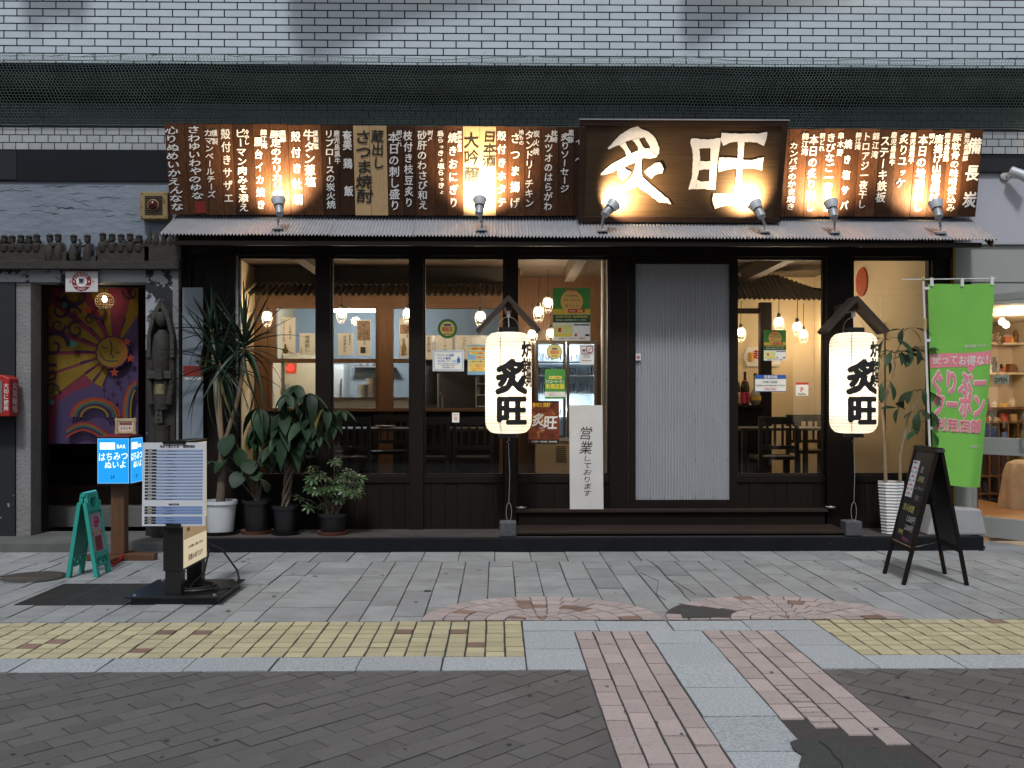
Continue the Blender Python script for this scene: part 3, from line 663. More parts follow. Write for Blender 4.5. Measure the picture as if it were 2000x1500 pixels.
MENU = [(341, '心りぬめいかえんなな', 246, 412, 26, 0), (382, 'さわゆいわやのゆな', 245, 390, 25, 0), (411, 'カマンベールチーズ', 252, 387, 17, 0), (423, '燻製', 252, 284, 12, 0),
 (444, '殻付きサザエ', 249, 399, 19, 0), (473, 'ピーマン肉みそ添え', 251, 414, 20, 0), (485, '冷やし', 253, 283, 11, 0), (507, '屋台イカ焼き', 264, 412, 17, 0), (518, '錦江湾', 252, 291, 13, 0),
 (541, '豚足のカリカリ焼', 254, 388, 21, 0), (556, '黒豚', 254, 278, 12, 0), (580, '殻付き牡蠣', 251, 405, 19, 0), (606, '牛タン葱塩', 252, 366, 22, 0), (619, '燻製塩', 254, 292, 11, 0),
 (645, 'リブロースの炭火焼', 253, 408, 18, 0), (660, '鹿児島黒牛', 254, 321, 12, 0), (680, '奄美 鶏  飯', 256, 382, 18, 0), (711, 'さつま焼酎', 253, 397, 33, 1), (739, '蔵出し', 253, 331, 25, 1),
 (770, '本日の刺し盛り', 257, 412, 21, 0), (781, '朝どれ', 254, 287, 11, 0), (798, '枝付き枝豆炙り', 254, 406, 18, 0), (825, '砂肝のわさび和え', 254, 410, 19, 0), (841, '刺〆', 254, 276, 11, 0), (861, '島らっきょ塩らっきょ', 254, 381, 14, 0),
 (885, '焼きおにぎり', 256, 408, 19, 0), (898, '無添加醤油', 255, 297, 9, 0), (921, '大吟醸', 258, 357, 31, 1), (956, '日本酒', 256, 326, 27, 1), (980, '殻付きホタテ', 252, 408, 18, 0), (1006, 'さつま揚げ', 254, 412, 20, 0), (1018, '地もの', 253, 284, 10, 0),
 (1034, 'タンドリーチキン', 254, 406, 18, 0), (1047, '炭火焼', 253, 304, 13, 0), (1071, 'カツオのはらがわ', 260, 412, 17, 0), (1082, '枕崎', 254, 279, 13, 0), (1103, '炙りソーセージ', 259, 377, 18, 0), (1114, '黒豚', 253, 280, 12, 0), (1129, 'イへ', 258, 330, 13, 0),
 (1548, 'カンパチのかま焼き', 277, 411, 17, 0), (1569, '錦江湾', 259, 304, 14, 0), (1586, '本日の炙り刺し', 262, 414, 19, 0), (1602, '朝どれ', 259, 296, 11, 0), (1619, 'きびなご一夜干し', 259, 414, 19, 0), (1638, '串木野', 257, 306, 13, 0), (1653, '焼き塩サバ', 266, 416, 16, 0), (1672, '錦江湾', 258, 293, 12, 0),
 (1688, 'トロアジ一夜干し', 257, 408, 17, 0), (1706, '錦江湾', 257, 311, 14, 0), (1724, 'ステーキ鉄板', 264, 396, 20, 0), (1741, '鹿児島黒牛', 257, 324, 12, 0), (1761, '炙りユッケ', 260, 368, 19, 0), (1778, '鹿児島黒牛', 258, 320, 12, 0), (1798, '本日の地鶏刺し', 262, 414, 20, 0), (1814, '朝〆', 260, 283, 12, 0),
 (1829, '唐揚げ山椒揚げ', 262, 394, 18, 0), (1845, '鹿児島若鶏', 259, 316, 12, 0), (1863, '豚軟骨の味噌煮込み', 260, 414, 18, 0), (1883, '鹿児島黒豚', 259, 315, 11, 0), (1899, '備長炭', 258, 416, 28, 0)]
KK = 1 / 216.0
for px, t, y0, y1, sz, blk in MENU:
    x, _ = fxy(px, 330); a = fxy(px, y0)[1]; b = fxy(px, y1)[1]; curs = sz >= 25 and px < 400
    if px in (680, 1899, 1653):        # widely spaced characters, each its own
        n_ = len(t); 
        for i_, c_ in enumerate(t):
            if c_ != ' ': Text().ch(mf, c_, x, a + (b - a) * (i_ + .5) / n_, sz * KK, sz * KK * 1.15, .03, 0, .0065, .012, .05).build('lettering', M['letter'], plank_at(x))
        continue
    Text().col(mf, t, x, a, b, sz * KK, bold=.020 if not curs else .022, h=.0065, jit=.012, shear=.12 if curs else .05, wob=.22 if curs else .06).build('lettering', M['letterk'] if blk else M['letter'], plank_at(x))
a = fxy(382, 393); b = fxy(402, 416)
onface(mf, fxy(381, 400)[0], fxy(402, 400)[0], b[1], a[1], .003, .0045).build('red_seal', C(120, 22, 18), plank_at(fxy(390, 400)[0]))
# main sign
sb = Vector((0, -.20, Zp(433, -.20))); stp = Vector((0, -.47, Zp(233, -.47))); sf = Face(sb, (1, 0, 0), (stp - sb).normalized())
def sxy(px, py): q = hit(px, py, sf.o, sf.n); return q.x, (q - sf.o).dot(sf.u)
SXL, SXR = sxy(1131, 330)[0], sxy(1531, 330)[0]; SH = (stp - sb).length
ms = thing('sign_board', 'large dark framed wooden sign with two big white brush characters', 'sign', ((SXL + SXR) / 2, -.25, sb.z))
onface(sf, SXL + .02, SXR - .02, .02, SH - .02, -.05, 0).build('panel', M['signwood'], ms)
bt = .052
for q in ((SXL, SXR, SH - bt, SH), (SXL, SXR, 0, bt), (SXL, SXL + bt, bt, SH - bt), (SXR - bt, SXR, bt, SH - bt)):
    o = onface(sf, q[0], q[1], q[2], q[3], -.055, .018).build('frame_bar', M['signframe'], ms, bevel=.004)
onface(sf, SXL - .01, SXR + .01, SH, SH + .008, -.06, .024).build('cap_strip', M['tin'], ms)
STK = {'brush_character': [[(545, 158), (573, 178), (604, 205), (612, 250), (560, 262), (500, 272), (440, 292), (392, 318), (340, 336), (300, 356), (290, 347), (330, 300), (360, 268), (400, 228), (440, 203), (500, 172)],
  [(570, 178), (640, 207), (684, 248), (714, 300), (730, 345), (726, 390), (708, 420), (672, 431), (640, 420), (625, 385), (648, 352), (650, 330), (632, 300), (610, 262), (590, 240)],
  [(390, 318), (440, 294), (462, 340), (486, 378), (494, 402), (452, 412), (430, 360)], [(498, 276), (556, 258), (572, 300), (586, 330), (606, 346), (556, 376), (545, 330), (520, 296)],
  [(640, 344), (665, 372), (712, 418), (660, 432), (592, 430), (520, 466), (440, 500), (400, 517), (320, 552), (255, 572), (230, 575), (234, 558), (270, 522), (320, 482), (420, 428), (520, 376), (600, 350)],
  [(525, 455), (582, 432), (577, 500), (580, 562), (592, 622), (545, 662), (470, 702), (400, 735), (330, 768), (280, 800), (234, 818), (240, 794), (290, 745), (350, 702), (430, 650), (480, 605), (512, 550), (522, 500)],
  [(565, 585), (600, 602), (640, 640), (700, 692), (755, 738), (806, 778), (830, 823), (780, 808), (730, 806), (690, 775), (640, 737), (590, 705), (540, 668)],
  [(425, 493), (448, 528), (488, 545), (462, 585), (440, 608), (412, 618), (392, 600), (374, 565), (380, 520)], [(600, 545), (640, 508), (690, 472), (735, 464), (752, 490), (766, 522), (752, 560), (715, 562), (690, 572), (660, 605), (630, 580)]],
 'brush_character.': [[(1000, 265), (1040, 262), (1072, 268), (1070, 345), (1075, 455), (1068, 530), (1046, 612), (1045, 693), (975, 695), (985, 660), (1005, 600), (1012, 500), (1015, 400), (1004, 340), (992, 300)],
  [(1068, 267), (1150, 272), (1250, 256), (1247, 300), (1240, 350), (1160, 346), (1068, 347)], [(1163, 345), (1242, 330), (1228, 420), (1218, 520), (1210, 620), (1202, 698), (1148, 695), (1152, 600), (1156, 525), (1162, 440)],
  [(1072, 455), (1120, 458), (1164, 453), (1158, 526), (1110, 522), (1066, 531)], [(1044, 610), (1090, 630), (1154, 627), (1150, 698), (1100, 690), (1043, 695)],
  [(1258, 214), (1350, 222), (1480, 220), (1560, 222), (1645, 208), (1640, 250), (1616, 326), (1590, 315), (1560, 298), (1450, 291), (1370, 292), (1320, 300), (1270, 326), (1248, 270)],
  [(1395, 288), (1452, 288), (1440, 420), (1428, 600), (1420, 742), (1364, 742), (1378, 600), (1394, 420)], [(1236, 424), (1320, 425), (1400, 432), (1460, 448), (1520, 446), (1570, 428), (1614, 422), (1606, 480), (1598, 536), (1560, 522), (1500, 514), (1350, 520), (1290, 530), (1230, 548), (1226, 490)],
  [(1186, 730), (1280, 732), (1400, 735), (1500, 740), (1550, 718), (1586, 722), (1578, 790), (1570, 841), (1500, 832), (1400, 828), (1280, 834), (1235, 848), (1200, 863), (1184, 820), (1176, 780)]]}
rj = random.Random(5)
for nm, sts in STK.items():
    mb = MB()
    for i, pg in enumerate(sts):
        out = []
        for (a, b), (c_, d_) in zip(pg, pg[1:] + pg[:1]):       # ragged brush edge
            k = max(1, int(math.hypot(c_ - a, d_ - b) / 16))
            for j in range(k):
                t = j / k; out.append((a + (c_ - a) * t + (rj.uniform(-2.5, 2.5) if j else 0), b + (d_ - b) * t + (rj.uniform(-2.5, 2.5) if j else 0)))
        v = [sf.at(*sxy(1120 + a * .23, 210 + b * .23), .003 + i * .0007) for a, b in out]
        mb.add(v, [tuple(range(len(v)))])
    mb.build(nm.strip('.'), M['letter'], ms)
# spotlights standing on the awning
def spotlight(bx, by, mx, my, label, power, tgt):
    y = -.40; p = P(bx, by, y); p.z = aw_z(p.x, y) + .008
    m = P(mx, my, y - .02); e = thing('spotlight', label, 'spotlight', p, 'spotlights along the tin awning')
    MB().lathe([(.05, 0), (.05, .014), (.035, .024), (.02, .026)], p, 20).build('base', M['steelg'], e, smooth=True)
    tq = hit(tgt[0], tgt[1], mf.o, mf.n); ax = (tq - m).normalized(); ax = Vector((ax.x, ax.y * .55, ax.z)).normalized()
    j = p + Vector((0, 0, .075)); b0 = m - ax * .15
    ar = MB().tube([p + Vector((0, 0, .02)), p + Vector((0, -.004, .05)), j], .009, 8); ar.tube([j, j.lerp(b0, .6), b0 + ax * .03], .012, 8); ar.build('arm', M['steelg'], e, smooth=True)
    bd = MB().lathe([(.02, 0), (.034, .008), (.037, .03), (.037, .085), (.040, .09)], b0, 20, axis=ax).build('lamp_body', M['steelg'], e, smooth=True)
    MB().lathe([(.042, .088), (.043, .09), (.043, .10), (.042, .102)], b0, 20, axis=ax).build('clamp_ring', M['blackm'], bd)
    hd = MB().lathe([(.038, .10), (.046, .115), (.060, .16), (.064, .175), (.062, .175), (.056, .158), (.042, .118), (.03, .112)], b0, 24, axis=ax, cap=False).build('hood', M['hood'], e, smooth=True)
    MB().lathe([(.034, .122), (.040, .128), (.030, .136), (.01, .140)], b0, 16, axis=ax).build('bulb', M['bulbglow'], e, smooth=True)
    lamp('spot_light', b0 + ax * .174, power, WARM, .02, 'SPOT', e, (tq - (b0 + ax * .174)).normalized(), math.radians(128), 1.0)
M['steelg'] = surf('grey_painted_metal', (.34, .36, .38), .45, .3, var=.12, scale=6)
M['hood'] = surf('pale_lamp_hood', (.55, .57, .60), .4, .1, var=.08)
M['bulbglow'] = glow('spotlight_bulb', (1, .80, .5), 14)
G6 = [(543, 444, 544, 394, 'grey spotlight aimed at the pork trotter planks beside the pale sake planks', 165, (545, 352)), (941, 444, 937, 394, 'grey spotlight lighting the second pair of pale planks', 165, (940, 352)),
 (1176, 446, 1196, 402, 'grey spotlight tilted toward the first big brush character', 230, (1225, 372)), (1493, 447, 1476, 402, 'grey spotlight tilted toward the second big brush character', 230, (1448, 370)),
 (1630, 450, 1624, 400, 'grey spotlight on the planks just past the framed sign', 165, (1606, 360)), (1837, 450, 1828, 400, 'grey spotlight on the planks at the far end near the white wall', 165, (1806, 360))]
for q in G6: spotlight(*q)
# paper lanterns under little gabled hoods
def lantern(px, lab, hlab, clab, slab_, turn, side):
    y = -.40; c = P(px, 748, y); zt = Zp(650, y); zb = Zp(846, y); Hh = zt - zb; Rm = .203
    ln = thing('paper_lantern', lab, 'lantern', (c.x, y, zb), 'lit paper lanterns')
    def rad(t):       # t from 0 bottom to 1 top
        e = min(t, 1 - t); return Rm * (.58 + .42 * math.sqrt(max(0, 1 - (1 - min(1, e / .12)) ** 2)))
    nr = 30; prof = []
    for i in range(nr * 4 + 1):
        t = i / (nr * 4); ph = (i % 4) / 4; prof.append((rad(t) + .0016 * math.sin(ph * math.pi), t * Hh))
    body = MB().lathe(prof, (c.x, y, zb), 48, cap=False).build('paper_shade', M['paper'], ln, smooth=True)
    for p_ in body.data.polygons: p_.use_smooth = True
    rg = MB()
    for i in range(1, nr):
        t = i / nr; rr_ = rad(t) + .0002; rg.tube([(c.x + rr_ * math.cos(a), y + rr_ * math.sin(a), zb + t * Hh) for a in (2 * math.pi * k / 40 for k in range(41))], .0015, 4, cap=False)
    stuff(rg.build('rib_wire', M['palebark'], ln))
    hoop = MB()
    for k in range(6):
        a = math.radians(turn) + k * math.pi / 3; hoop.tube([(c.x + (rad(t) - .012) * math.cos(a), y + (rad(t) - .012) * math.sin(a), zb + t * Hh) for t in (i / 24 for i in range(25))], .0045, 5)
    stuff(hoop.build('inner_strut', M['darkwood'], ln))
    for nm, z0, z1, r_ in (('top_ring', zt - .004, zt + .045, .092), ('bottom_ring', zb - .038, zb + .004, .088)):
        MB().lathe([(r_ - .006, z0), (r_, z0), (r_, z1), (r_ - .006, z1), (r_ - .006, z0)], (c.x, y, 0), 32, cap=False).build(nm, M['black'], ln, smooth=True)
    MB().tube([(c.x + .09 * math.cos(a), y, zt + .04 + .10 * math.sin(a)) for a in (math.pi * i / 14 for i in range(15))], .0022, 6).build('bail', M['wire'], ln)
    sw = MB().box(c.x - .015, c.x + .015, y - .015, y + .015, zt + .14, zt + .19); sw.tube([(c.x, y, zt + .14), (c.x + .004, y, zt + .045)], .004, 6); sw.build('switch_box', M['white'], ln)
    # characters wrapped round the shade
    def wrap(t, a0, zc, wd, ht, bold, lift=.004):
        vs, fs = glyph(t, bold); bm = bmesh.new(); bv = [bm.verts.new((a - .5, b - .38, 0)) for a, b in vs]
        for q in fs:
            try: bm.faces.new([bv[i] for i in q])
            except ValueError: pass
        bmesh.ops.triangulate(bm, faces=bm.faces); bmesh.ops.subdivide_edges(bm, edges=[e for e in bm.edges if abs(e.verts[0].co.x - e.verts[1].co.x) > .12 or abs(e.verts[0].co.y - e.verts[1].co.y) > .2], cuts=3, use_grid_fill=True)
        bmesh.ops.triangulate(bm, faces=bm.faces); bm.verts.index_update(); out = []
        for v in bm.verts:
            an = a0 + v.co.x * wd / Rm; z = zc + v.co.y * ht; rr_ = rad(max(0, min(1, (z - zb) / Hh))) + lift
            out.append((c.x + rr_ * math.sin(an), y - rr_ * math.cos(an), z))
        f_ = [tuple(v.index for v in q.verts) for q in bm.faces]; bm.free(); return out, f_
    tx = MB(); aa = math.radians(turn)
    for i, t in enumerate('炙旺'):
        for k in range(7):
            q = .048 if k < 6 else 0; tx.add(*wrap(t, aa + q * .3 / Rm * math.cos(k * math.pi / 3), Zp((737, 801)[i], y) + q * .3 * math.sin(k * math.pi / 3), .31 if i == 0 else .29, .31 if i == 0 else .27, 0, .004 + k * .0003))
    tx.build('lettering', M['letterk'], body)
    tx = MB()
    for i, t in enumerate('炉端焼'):
        for k in range(5):
            q = .038 if k < 4 else 0; tx.add(*wrap(t, math.radians(side) + q * .15 / Rm * math.cos(k * math.pi / 2), Zp((684, 716, 742)[i], y) + q * .15 * math.sin(k * math.pi / 2), .16, .15 if i < 2 else .13, 0, .004 + k * .0003))
    tx.build('lettering', M['letterk'], body)
    for k in (.3, .7): lamp('lantern_bulb', (c.x, y, zb + Hh * k), 4.6, (1, .90, .75), .05, parent=ln)
    # hood
    hd = thing('lantern_hood', hlab, 'lantern hood', (c.x, y, Zp(640, y)), 'gabled hoods over the lanterns')
    za = Zp(576, -.48); hw = .285; dr_ = .305
    for s in (-1, 1):
        pg = [(0, 0), (s * hw, -dr_), (s * (hw - .024), -dr_ - .026), (0, -.05)]
        MB().prism(pg, lambda u, v, h: (c.x + u, -.50 + h, za + v), .23).build('roof_board', M['hoodwood'], hd, bevel=.002)
    MB().box(c.x - .028, c.x + .028, -.44, .03, za - .13, za - .045).build('carrying_beam', M['hoodwood'], hd)
    hk = MB().tube([(c.x, y, za - .13), (c.x, y, za - .15), (c.x + .012, y, za - .165), (c.x, y, za - .178)], .003, 6); hk.build('hook', M['wire'], hd)
    # stone footing and the tether
    bx = X(px, -.42); sp = MB().box(bx - .078, bx + .07, -.45, -.30, ZPL + .003, ZPL + .135).build('footing_stone', M['stone'], bevel=.012)
    tag(sp, slab_, 'stone block')
    cdm = MB().tube([(c.x, y, zb - .04), (c.x + .012, y, zb - .06), (c.x - .012, y, zb - .075), (c.x + .006, y, zb - .095), (c.x, y, zb - .10), (c.x + .012, y, zb - .35), (c.x + .004, y, .43)], .0022, 5)
    cdm.tube([(c.x + .004 + .024 * math.sin(2 * math.pi * i / 16), y + .004, .34 - .085 * -math.cos(2 * math.pi * i / 16)) for i in range(17)], .0022, 5); cdm.tube([(c.x, y, .26), (c.x - .004, y + .02, ZPL + .135)], .0022, 5)
    tag(cdm.build('tether_wire', M['wire']), clab, 'wire')
M['hoodwood'] = surf('weathered_hood_wood', (.035, .022, .015), .6, var=.35, scale=5, stretch=(6, 1, 6))
lantern(993, 'glowing white paper lantern hung before the post beside the red poster', 'small dark gabled hood over the lantern beside the red poster', 'thin wire tying the lantern beside the red poster to its stone', 'square stone footing left of the entrance steps below a lantern', 9, 54)
lantern(1667, 'glowing white paper lantern hung near the green banner', 'small dark gabled hood over the lantern near the green banner', 'thin wire tying the lantern near the green banner to its stone', 'square stone footing at the banner end of the steps', 5, 42)
# white notice board, salt dishes
e = thing('notice_board', 'tall white board with black handwriting leaning on the step by the door', 'sign', (X(1145, -.01), .0, .322))
q0, q1 = P(1112, 988, -.015), P(1179, 990, -.015); q2 = P(1176, 786, .06); uu = Vector((0, .085, 1.0)).normalized(); nf = Face((q0.x, -.02, .323), (1, 0, 0), uu); W_ = q1.x - q0.x; Hn = .965
onface(nf, .005, W_ - .002, 0, Hn, -.008, 0).build('panel', surf('white_paper_board', (.62, .60, .57), .6, var=.08, scale=3, bump=.15, bscale=6), e)
Text().col(nf, '営業', W_ * .5, Hn * .80, Hn * .52, .125, bold=.004, h=.002, jit=.008, shear=.16).build('lettering', M['letterk'], e)
Text().col(nf, 'しております', W_ * .53, Hn * .52, Hn * .12, .085, bold=.002, h=.002, jit=.008, shear=.16).build('lettering', M['letterk'], e)
for px, lb in ((1018, 'small white dish on the step beside the lantern post'), (1622, 'small white dish on the step at the banner end')):
    cc = P(px, 990, .0); d_ = MB().lathe([(.02, 0), (.026, .003), (.047, .016), (.048, .018), (.042, .017), (.022, .007), (.002, .007)], (cc.x, -.005, .3225), 24, cap=False).build('salt_dish', M['ceramic'], smooth=True); tag(d_, lb, 'dish')
    MB().lathe([(.028, 0), (.018, .010), (.003, .017)], (cc.x, -.005, .331), 14).build('salt_heap', M['white'], d_, smooth=True)
# ================================================================== inside the restaurant
FZ = .30; CZ = 2.95; LX, RX = -2.95, 4.16; YK = 2.83; YB = 5.0
struct(box('interior_floor', LX, RX, .2, YB, FZ - .05, FZ, M['floor']))
struct(box('interior_ceiling', LX, RX, .2, YB, CZ, CZ + .05, M['ceil']))
struct(box('interior_wall_left', LX - .08, LX, .2, YB, 0, CZ, M['cream']))
struct(box('interior_wall_right', RX, RX + .05, .2, YB, 0, CZ, M['cream']))
struct(box('interior_wall_back', LX, RX, YB, YB + .08, 0, CZ, M['kitchen']))
XK = X(1003, YK)                       # the kitchen screen ends here
struct(box('dining_wall_back', X(1200, 3.6), RX, 3.6, 3.68, FZ, CZ, M['cream']))
struct(box('side_wall', XK, XK + .08, YK, YB, FZ, CZ, M['orangewood']))
struct(box('fridge_alcove_wall', XK + .08, X(1200, 3.6), 3.62, 3.7, FZ, CZ, M['orangewood']))
for px in (600, 1130, 1520): box('ceiling_beam', X(px, 1.5) - .06, X(px, 1.5) + .06, .25, YK, CZ - .16, CZ - .002, M['ceil'], bpy.data.objects['interior_ceiling'])
def kz(py): return Zp(py, YK)
def kx(px): return X(px, YK)
ks = thing('kitchen_screen', 'orange wooden screen with glazed hatches before the kitchen', 'partition', (kx(740), YK, FZ))
box('header', LX, XK, YK - .03, YK + .05, kz(603), kz(578), M['orangewoodh'], ks)
box('upper_board', LX, XK, YK - .01, YK + .04, kz(578), CZ, surf('dim_upper_wall', (.11, .095, .08), .8, var=.1), ks)
for a, b in ((498, 524), (740, 768), (975, 1003)): box('post', kx(a), kx(b), YK - .05, YK + .05, FZ, kz(603), M['orangewood'], ks)
box('mid_rail', kx(524), kx(740), YK - .03, YK + .03, kz(709), kz(701), M['orangewoodh'], ks)
box('mid_rail', kx(768), kx(800), YK - .03, YK + .03, kz(709), kz(701), M['orangewoodh'], ks)
for a, b, t, u in ((524, 532, 603, 797), (532, 541, 603, 701), (734, 740, 603, 797)): box('stile', kx(a), kx(b), YK - .028, YK + .028, kz(u), kz(t), M['orangewood'], ks)
box('sill', kx(524), XK, YK - .16, YK + .05, kz(803), kz(797), M['orangewoodh'], ks)
box('apron', kx(524), XK, YK - .04, YK + .04, FZ, kz(803), M['darkwood'], ks)
for a, b in ((541, 640), (640, 734)): box('hatch_pane', kx(a), kx(b), YK + .004, YK + .008, kz(701), kz(603), M['pane2'], ks)
ev = MB(); vs = []; n = int((XK - LX) / .075) * 8
for i in range(n + 1):
    x = LX + .02 + (XK - LX - .04) * i / n; zz = .016 * math.sin(i / 8 * 2 * math.pi)
    vs += [(x, YK - .02, kz(556) + zz), (x, YK - .50, Zp(576, YK - .5) + zz)]
o = ev.add(vs, [(2 * i, 2 * i + 2, 2 * i + 3, 2 * i + 1) for i in range(n)]).build('inner_eave', M['tin2'], ks, smooth=True)
# kitchen behind
kt = thing('kitchen_counter', 'pale steel kitchen counter with drawers behind the wooden screen', 'counter', (kx(690), 3.6, FZ))
box('carcass', X(560, 3.6), X(800, 3.6), 3.4, 3.95, FZ, Zp(779, 3.4), M['white'], kt); box('worktop', X(558, 3.6), X(802, 3.6), 3.37, 3.96, Zp(779, 3.4), Zp(776, 3.4), M['steel'], kt)
rg = thing('tall_fridge', 'tall white fridge in the kitchen beside the counter', 'fridge', (X(660, 3.9), 4.1, FZ))
box('cabinet', X(648, 3.9), X(669, 3.9), 3.97, 4.5, FZ, Zp(712, 3.97), M['white'], rg); box('door_panel', X(649, 3.9), X(668, 3.9), 3.955, 3.968, Zp(900, 3.97), Zp(720, 3.97), M['white'], rg)
box('handle', X(665, 3.9), X(667, 3.9), 3.92, 3.954, Zp(775, 3.97), Zp(740, 3.97), M['steel'], rg)
for i, (px, w_, h_) in enumerate(((716, .11, .16), (734, .13, .24))):
    pp = thing('stock_pot', ('low', 'tall')[i] + ' steel stock pot on the kitchen counter', 'pot', (X(px, 3.55), 3.55, Zp(776, 3.4)))
    MB().lathe([(w_ * .98, 0), (w_, .01), (w_, h_), (w_ + .008, h_ + .004), (w_ - .004, h_)], (X(px, 3.55), 3.55, Zp(776, 3.4) + .001), 24).build('vessel', M['steel'], pp, smooth=True)
    for s in (-1, 1): MB().tube([(X(px, 3.55) + s * w_, 3.55, Zp(776, 3.4) + h_ * .8), (X(px, 3.55) + s * (w_ + .035), 3.55, Zp(776, 3.4) + h_ * .82), (X(px, 3.55) + s * w_, 3.53, Zp(776, 3.4) + h_ * .84)], .006, 6).build('handle', M['steel'], pp)
kd = thing('kitchen_door', 'cream kitchen door seen under the red lamp', 'door', (X(590, 4.2), 4.2, FZ)); box('leaf', X(556, 4.2), X(628, 4.2), 4.2, 4.25, FZ, Zp(690, 4.2), M['cream'], kd); box('handle', X(560, 4.2), X(564, 4.2), 4.15, 4.2, Zp(770, 4.2), Zp(750, 4.2), M['steel'], kd)
ksf = thing('kitchen_shelf', 'wall shelf with stacked white crockery above the stock pots', 'shelf', (X(720, 4.8), 4.8, Zp(716, 4.8)))
box('board', X(690, 4.8), X(770, 4.8), 4.7, 4.98, Zp(718, 4.8), Zp(716, 4.8), M['steel'], ksf)
for i, px in enumerate((698, 712, 724, 738, 752)):
    b_ = MB().lathe([(.03, 0), (.05, .02), (.055, .04 + .02 * (i % 3)), (.05, .04 + .02 * (i % 3))], (X(px, 4.8), 4.82, Zp(716, 4.8) + .001), 16).build('crockery_stack', M['ceramic'], smooth=True); tag(b_, 'white crockery on the kitchen wall shelf', 'crockery', 'crockery on the kitchen shelf')
tb = thing('tube_light', 'bright white tube light over the kitchen', 'ceiling light', (X(690, 3.7), 3.7, Zp(600, 3.7)))
box('housing', X(640, 3.7), X(742, 3.7), 3.66, 3.74, Zp(600, 3.7), Zp(594, 3.7), M['white'], tb)
MB().tube([(X(645, 3.7), 3.7, Zp(607, 3.7)), (X(737, 3.7), 3.7, Zp(607, 3.7))], .022, 12).build('tube', glow('tube_glow', (.85, .93, 1), 12), tb, smooth=True)
lamp('tube_lamp', (X(690, 3.7), 3.68, Zp(618, 3.7)), 75, COOL, .12, parent=tb)
for pt in ('kitchen_shelf',): bpy.data.objects[pt]
rl = thing('red_lamp', 'glowing red round lamp by the kitchen door', 'lamp', (X(567, 3.3), 3.3, Zp(719, 3.3)))
MB().lathe([(.002, -.042), (.022, -.036), (.038, -.018), (.042, 0), (.038, .018), (.022, .036), (.002, .042)], (X(567, 3.3), 3.3, Zp(719, 3.3)), 20).build('globe', glow('red_glow', (1, .03, .02), 4), rl, smooth=True)
box('wall_plate', X(556, 3.3), X(578, 3.3), 3.345, 3.36, Zp(730, 3.3), Zp(708, 3.3), M['cream'], rl); box('bracket', X(565, 3.3), X(569, 3.3), 3.30, 3.345, Zp(721, 3.3), Zp(717, 3.3), M['steel'], rl)
# hatch opening on the lantern side: dim back kitchen with hood, rack and counter
hd = thing('extractor_hood', 'dark steel hood and splashback behind the open hatch', 'hood', (X(890, 4.0), 4.0, FZ))
box('splashback', X(800, 4.3), X(985, 4.3), 4.3, 4.34, FZ, Zp(702, 4.3), surf('greasy_splashback', (.06, .04, .03), .35, var=.4, scale=5), hd)
box('canopy', X(820, 4.1), X(975, 4.1), 3.9, 4.3, Zp(702, 3.9), Zp(655, 3.9), M['steel'], hd)
MB().lathe([(.11, 0), (.11, .42), (.09, .47), (.03, .50)], (X(838, 3.7), 3.7, Zp(790, 3.7)), 20).build('boiler', M['iron'], hd, smooth=True)
rk = thing('drying_rack', 'chrome drying rack with glasses on the hatch counter', 'rack', (X(950, 3.1), 3.1, kz(797)))
r_ = MB()
for z in (0.02, .16, .30):
    for y in (3.02, 3.2): r_.tube([(X(930, 3.1), y, kz(797) + z), (X(972, 3.1), y, kz(797) + z)], .005, 6)
for x in (X(930, 3.1), X(972, 3.1)):
    for y in (3.02, 3.2): r_.tube([(x, y, kz(797)), (x, y, kz(797) + .38)], .006, 6)
r_.build('wire_frame', M['steel'], rk)
for i in range(6):
    MB().lathe([(.026, 0), (.032, .10), (.030, .10), (.024, .006)], (X(935 + (i % 3) * 14, 3.1), 3.11, kz(797) + (.165 if i < 3 else .305)), 12, cap=False).build('glass', M['drink'], rk, smooth=True)
tap = MB().tube([(X(856, 3.2), 3.2, kz(797)), (X(856, 3.2), 3.2, kz(728))], .014, 8); tap.tube([(X(864, 3.2), 3.2, kz(797)), (X(864, 3.2), 3.2, kz(772)), (X(861, 3.2), 3.1, kz(768))], .01, 8); tag(tap.build('counter_tap', M['steel']), 'tall brass coloured tap pipe on the hatch counter', 'tap')
# handwritten menu sheets on the screen
def sheet(name, a, b, t, u, y, mat, parent=None, th=.002):
    return box(name, X(a, y), X(b, y), y, y + th, Zp(u, y), Zp(t, y), mat, parent)
WP = surf('white_paper', (.80, .78, .73), .7, var=.04)
def menu_sheet(a, b, t, u, cols, label, y=YK - .035):
    s = tag(sheet('menu_sheet', a, b, t, u, y, WP), label, 'menu sheet')
    fc = Face((X(a, y), y, Zp(u, y)), (1, 0, 0), (0, 0, 1)); W2 = X(b, y) - X(a, y); H2 = Zp(t, y) - Zp(u, y)
    for (tx, cx, y0, y1, sz) in cols: Text().col(fc, tx, cx * W2, y0 * H2, y1 * H2, sz * H2, bold=.004, h=.002, shear=.1).build('lettering', M['letterk'], s)
    return s
menu_sheet(585, 615, 651, 694, [('地鶏刺し', .5, .92, .12, .22), ('三百円', .12, .35, .05, .09)], 'handwritten white menu sheet beside the tall bottle poster')
menu_sheet(660, 690, 651, 694, [('豚軟骨の', .78, .92, .45, .11), ('味噌煮込み', .45, .9, .12, .14)], 'handwritten white menu sheet with two columns below the tube light')
for a, b, tx, lb in ((829, 844, '島豆腐の塩', 'narrow handwritten sheet next to the window post in the open hatch'), (852, 883, 'ソーすが', 'handwritten sheet half hidden by the round green sticker'), (889, 920, 'リブロース', 'handwritten sheet hanging above the yellow and blue notice')):
    menu_sheet(a, b, 655, 702, [(tx, .55, .95, .3, .16)], lb)
